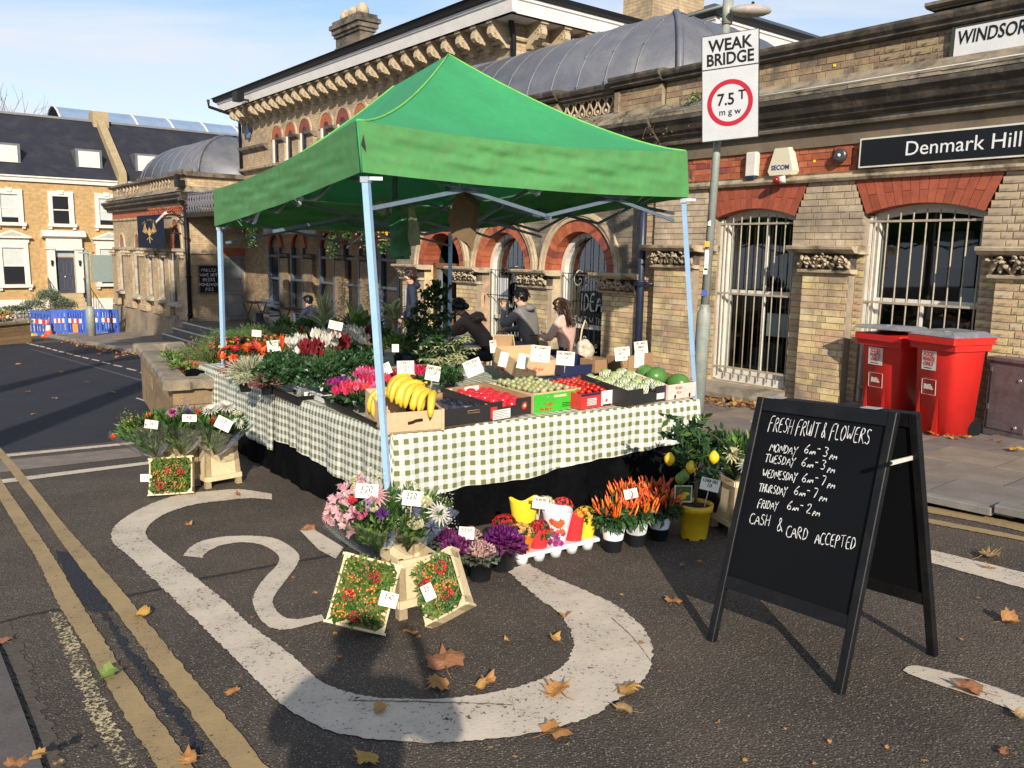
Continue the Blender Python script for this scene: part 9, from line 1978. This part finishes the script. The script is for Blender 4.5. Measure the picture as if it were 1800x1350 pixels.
# ============================================================ fallen leaves
m_lf=mat('fallen_leaf',(.4,.2,.06),None,30,.6,pal=[(.42,.20,.06),(.36,.16,.06),(.46,.25,.07),(.30,.13,.06),(.34,.22,.09)],trl=.15,fine=.2);m_lfy=mat('fallen_leaf_yellow',(.55,.34,.05),None,30,.6,pal=[(.55,.34,.05),(.48,.28,.06)],trl=.15,fine=.15);m_lfg=mat('fallen_leaf_green',(.3,.36,.05),None,30,.5,pal=[(.16,.23,.045),(.24,.26,.06)],trl=.2)
LOB=[(0,1.0),(.13,.74),(.30,.80),(.36,.58),(.70,.62),(.64,.40),(.90,.18),(.66,.06),(.60,-.20),(.34,-.20),(.08,-.24),(0,-.2)]
def leafmesh(s,curl,seed,mt,stem=True,fold=0):
    r_=random.Random(seed);pts=[(x*r_.uniform(.72,1.15),y*r_.uniform(.78,1.15)) for x,y in LOB];pl=pts+[(-x*r_.uniform(.72,1.15),y*r_.uniform(.78,1.15)) for x,y in LOB[::-1][1:-1]];q=MB()
    def Z(x,y): r2=x*x+y*y;return s*(curl*r2+.10*math.sin(x*5+seed)+.07*math.sin(y*6+seed*2)+fold*abs(x)+.10)
    c=(0,.1);n=len(pl);ring=[(x*.5+c[0]*.5,y*.5+c[1]*.5) for x,y in pl]
    vs=[(0,.1*s,Z(0,.1))]+[(x*s,y*s,Z(x,y)) for x,y in ring]+[(x*s,y*s,Z(x,y)) for x,y in pl]
    q.add(vs,[(0,1+i,1+(i+1)%n) for i in range(n)]+[(1+i,1+n+i,1+n+(i+1)%n,1+(i+1)%n) for i in range(n)],0,False)
    if stem: q.tube([(0,-.1*s,Z(0,-.1)),(.05*s,-.5*s,.05*s),(.15*s,-.95*s,.02*s)],[.012*s*2,.008*s*2,.008*s*2],4)
    return q.mesh('fallen_leaf',mt)
vars_=[leafmesh(1,c,i,m_lf,True,f) for i,(c,f) in enumerate([(.15,0),(.35,.1),(-.1,.25),(.5,0),(.2,.35)])];vy=[leafmesh(1,.2,9,m_lfy),leafmesh(1,.4,10,m_lfy)];vg=[leafmesh(1,.25,12,m_lfg,True,.2)]
def leafat(px,py,wpx,me,lab,rz=None,h=.01,paved=0):
    p=GT(px,py,h+paved);dist=(p-Cc).length;s=wpx/F*dist/2.0;o=link('fallen_leaf',me,None,p,(rr.uniform(-.2,.2),rr.uniform(-.2,.2),rz if rz is not None else rr.uniform(0,6.28)));o.scale=(s,s,s);tag(o,lab,'leaf','fallen plane leaves on the road')
for px,py,wp,me,lb,rz in [(782,1170,92,vars_[0],'largest brown leaf, in the shadow of the photographer',.2),(775,1200,60,vars_[2],'curled leaf touching the largest brown leaf',2.4),(862,1200,40,vars_[3],'reddish brown curled leaf right of the largest leaf',1),(838,1208,40,vars_[4],'thin dry leaf beside the reddish curled leaf',4),(985,1222,68,vars_[1],'pale leaf lying on the white ring, bottom right curve',.6),(1096,1214,62,vars_[2],'orange leaf on the outer edge of the ring',4.6),(1104,1250,56,vars_[0],'golden leaf just outside the ring',1.5),(970,1290,80,vars_[0],'large brown leaf below the ring at the bottom',5.2),(648,1330,60,vy[0],'pale yellow leaf at the bottom centre edge',2.8),(662,1248,40,vars_[3],'brown leaf on the ring in the shadow',5),(721,1110,36,vars_[0],'brown leaf just below the berry trays',3.3),(245,1082,44,vy[1],'yellow leaf between the double yellow lines',4.7),(186,1190,50,vg[0],'green and yellow leaf standing on the left yellow line',5.5),(412,1218,30,vars_[2],'pinkish leaf between the yellow line and the ring',.8),(1182,1058,40,vars_[0],'orange leaf left of the chalkboard shadow',5.8),(1715,1215,66,vars_[0],'brown leaf on the short white dash at the right',.9),(1768,1094,46,vars_[4],'brown leaf with long stalk right of the chalkboard',4.4),(1733,980,50,vars_[1],'leaf above the broad white line at the right',4.7),(978,1126,32,vars_[3],'brown leaf inside the ring near its right side',1),(540,928,34,vars_[2],'orange leaf beside the pink bouquet',4.2),(893,1126,18,vars_[3],'small tan scrap inside the ring',2),(995,1082,28,vars_[4],'small leaf at the inner edge of the ring',3),(340,1335,50,vars_[1],'leaf against the right yellow line at the bottom',2),(8,1128,34,vars_[0],'red-brown leaf by the left kerb',1),(1795,1262,30,vars_[3],'leaf fragment on the dash at the right edge',1),(1770,1322,26,vars_[2],'small tan leaf at the bottom right',1),(333,923,16,vars_[3],'small brown leaf inside the top of the ring',1),(420,870,18,vars_[3],'leaf lying on the top of the ring',2),(1745,1000,24,vars_[3],'leaf scrap on the broad white line',2)]: leafat(px,py,wp,me,lb,rz)
for px,py,wp in [(60,1330,40),(25,1345,44),(100,1340,20)]: leafat(px,py,wp,vars_[0],'orange leaf lying on the kerb stone, bottom left %s'%{60:'middle',25:'corner',100:'edge'}[px],None,.02,.1)
def place(px,py):
    if px>1500: return 'near the short white dash on the right'
    if px>1150: return 'below the chalkboard' if py>1200 else 'left of the chalkboard legs'
    if py>1290: return 'below the ring at the bottom edge'
    if px<350: return 'left of the ring among the yellow lines'
    if px<650: return 'between the numeral and the ring'
    return 'inside the right half of the ring'
for px,py in [(600,1150),(1060,1140),(1140,1130),(1380,1290),(1560,1320),(1260,1260),(1190,1000),(1240,990),(1100,1040),(1165,1180),(1420,1340),(1470,1300),(1680,1120),(1710,1060),(1640,1330),(900,1320),(860,1320),(560,1040),(500,1140),(460,1090),(300,1150),(110,1010),(60,960),(520,1010),(600,1120),(1010,1310),(1300,1340),(750,1130)]:
    leafat(px+rr.uniform(-15,15),py+rr.uniform(-10,10),rr.uniform(8,14),rr.choice(vars_),'small dry leaf scrap '+place(px,py),None,.006)
for px,py in [(95,700),(48,690),(107,655),(175,622),(205,628),(125,622),(150,672),(30,640),(60,728),(200,690)]: leafat(px,py,11,rr.choice(vars_),'small pale leaf scrap on the dark asphalt',None,.01)
# drifts on the pavement
lp=MB();r_=random.Random(31)
def addleaf(M,me):
    lp.add([v.co.copy() for v in me.vertices],[tuple(p.vertices) for p in me.polygons],0,False,M)
for k in range(120):
    px=r_.uniform(1234,1345);py=701+ (px-1234)*.10+r_.gauss(0,4);p=GT(px,py,.10+.0*k+r_.uniform(.005,.04));addleaf(Matrix.Translation(p)@Euler((r_.gauss(0,.4),r_.gauss(0,.4),r_.uniform(0,6))).to_matrix().to_4x4()@Matrix.Scale(r_.uniform(.035,.06),4),r_.choice(vars_+vy))
for k in range(14):
    px=r_.uniform(1650,1770);py=764+(px-1650)*.1+r_.gauss(0,3);p=GT(px,py,.11);addleaf(Matrix.Translation(p)@Euler((r_.gauss(0,.3),r_.gauss(0,.3),r_.uniform(0,6))).to_matrix().to_4x4()@Matrix.Scale(r_.uniform(.03,.05),4),r_.choice(vars_+vy))
for k in range(260):
    u=r_.uniform(-26,-9);addleaf(Matrix.Translation(GMX@Vector((u,KV-.12+r_.gauss(0,.12),.02)))@Euler((r_.gauss(0,.4),r_.gauss(0,.4),r_.uniform(0,6))).to_matrix().to_4x4()@Matrix.Scale(r_.uniform(.04,.07),4),r_.choice(vars_))
lp.build('leaf_litter',m_lf,kind='stuff')
for px,py,wp in [(1780,790,34),(1698,768,20),(1640,762,22)]: leafat(px,py,wp,vy[0],'golden leaf on the pavement %s'%{1780:'right of the cabinet',1698:'between the cabinet and the bins',1640:'in front of the nearer bin'}[px],None,.02,.1)
# brambles on the parapet ledge
t=thing('parapet_weeds','dry brambles and weeds growing on the station cornice beside the road sign','weeds',B0,ANG);q=MB();s=MB();r_=random.Random(77)
for k in range(26):
    u=r_.uniform(-2.6,-.6);p=Vector((u,-.15,3.62));pts=[p];d_=Vector((r_.gauss(0,.6),-.5,r_.uniform(-.3,.8)))
    for i in range(5): d_=(d_+Vector((r_.gauss(0,.3),0,-.35))).normalized();pts.append(pts[-1]+d_*r_.uniform(.05,.12))
    s.tube(pts,.004,3)
    for p in pts[1:]: q.leaf(p,rdir(r_,0),rdir(r_,0),.04,.02,r_.choice((0,1)))
s.build('stems',m_bark,t);foliage(q,(-.62,-.15,3.68),(.2,.1,.1),70,.05,.03,r_,0);q.build('leaves',[m_gm,m_dry],t)
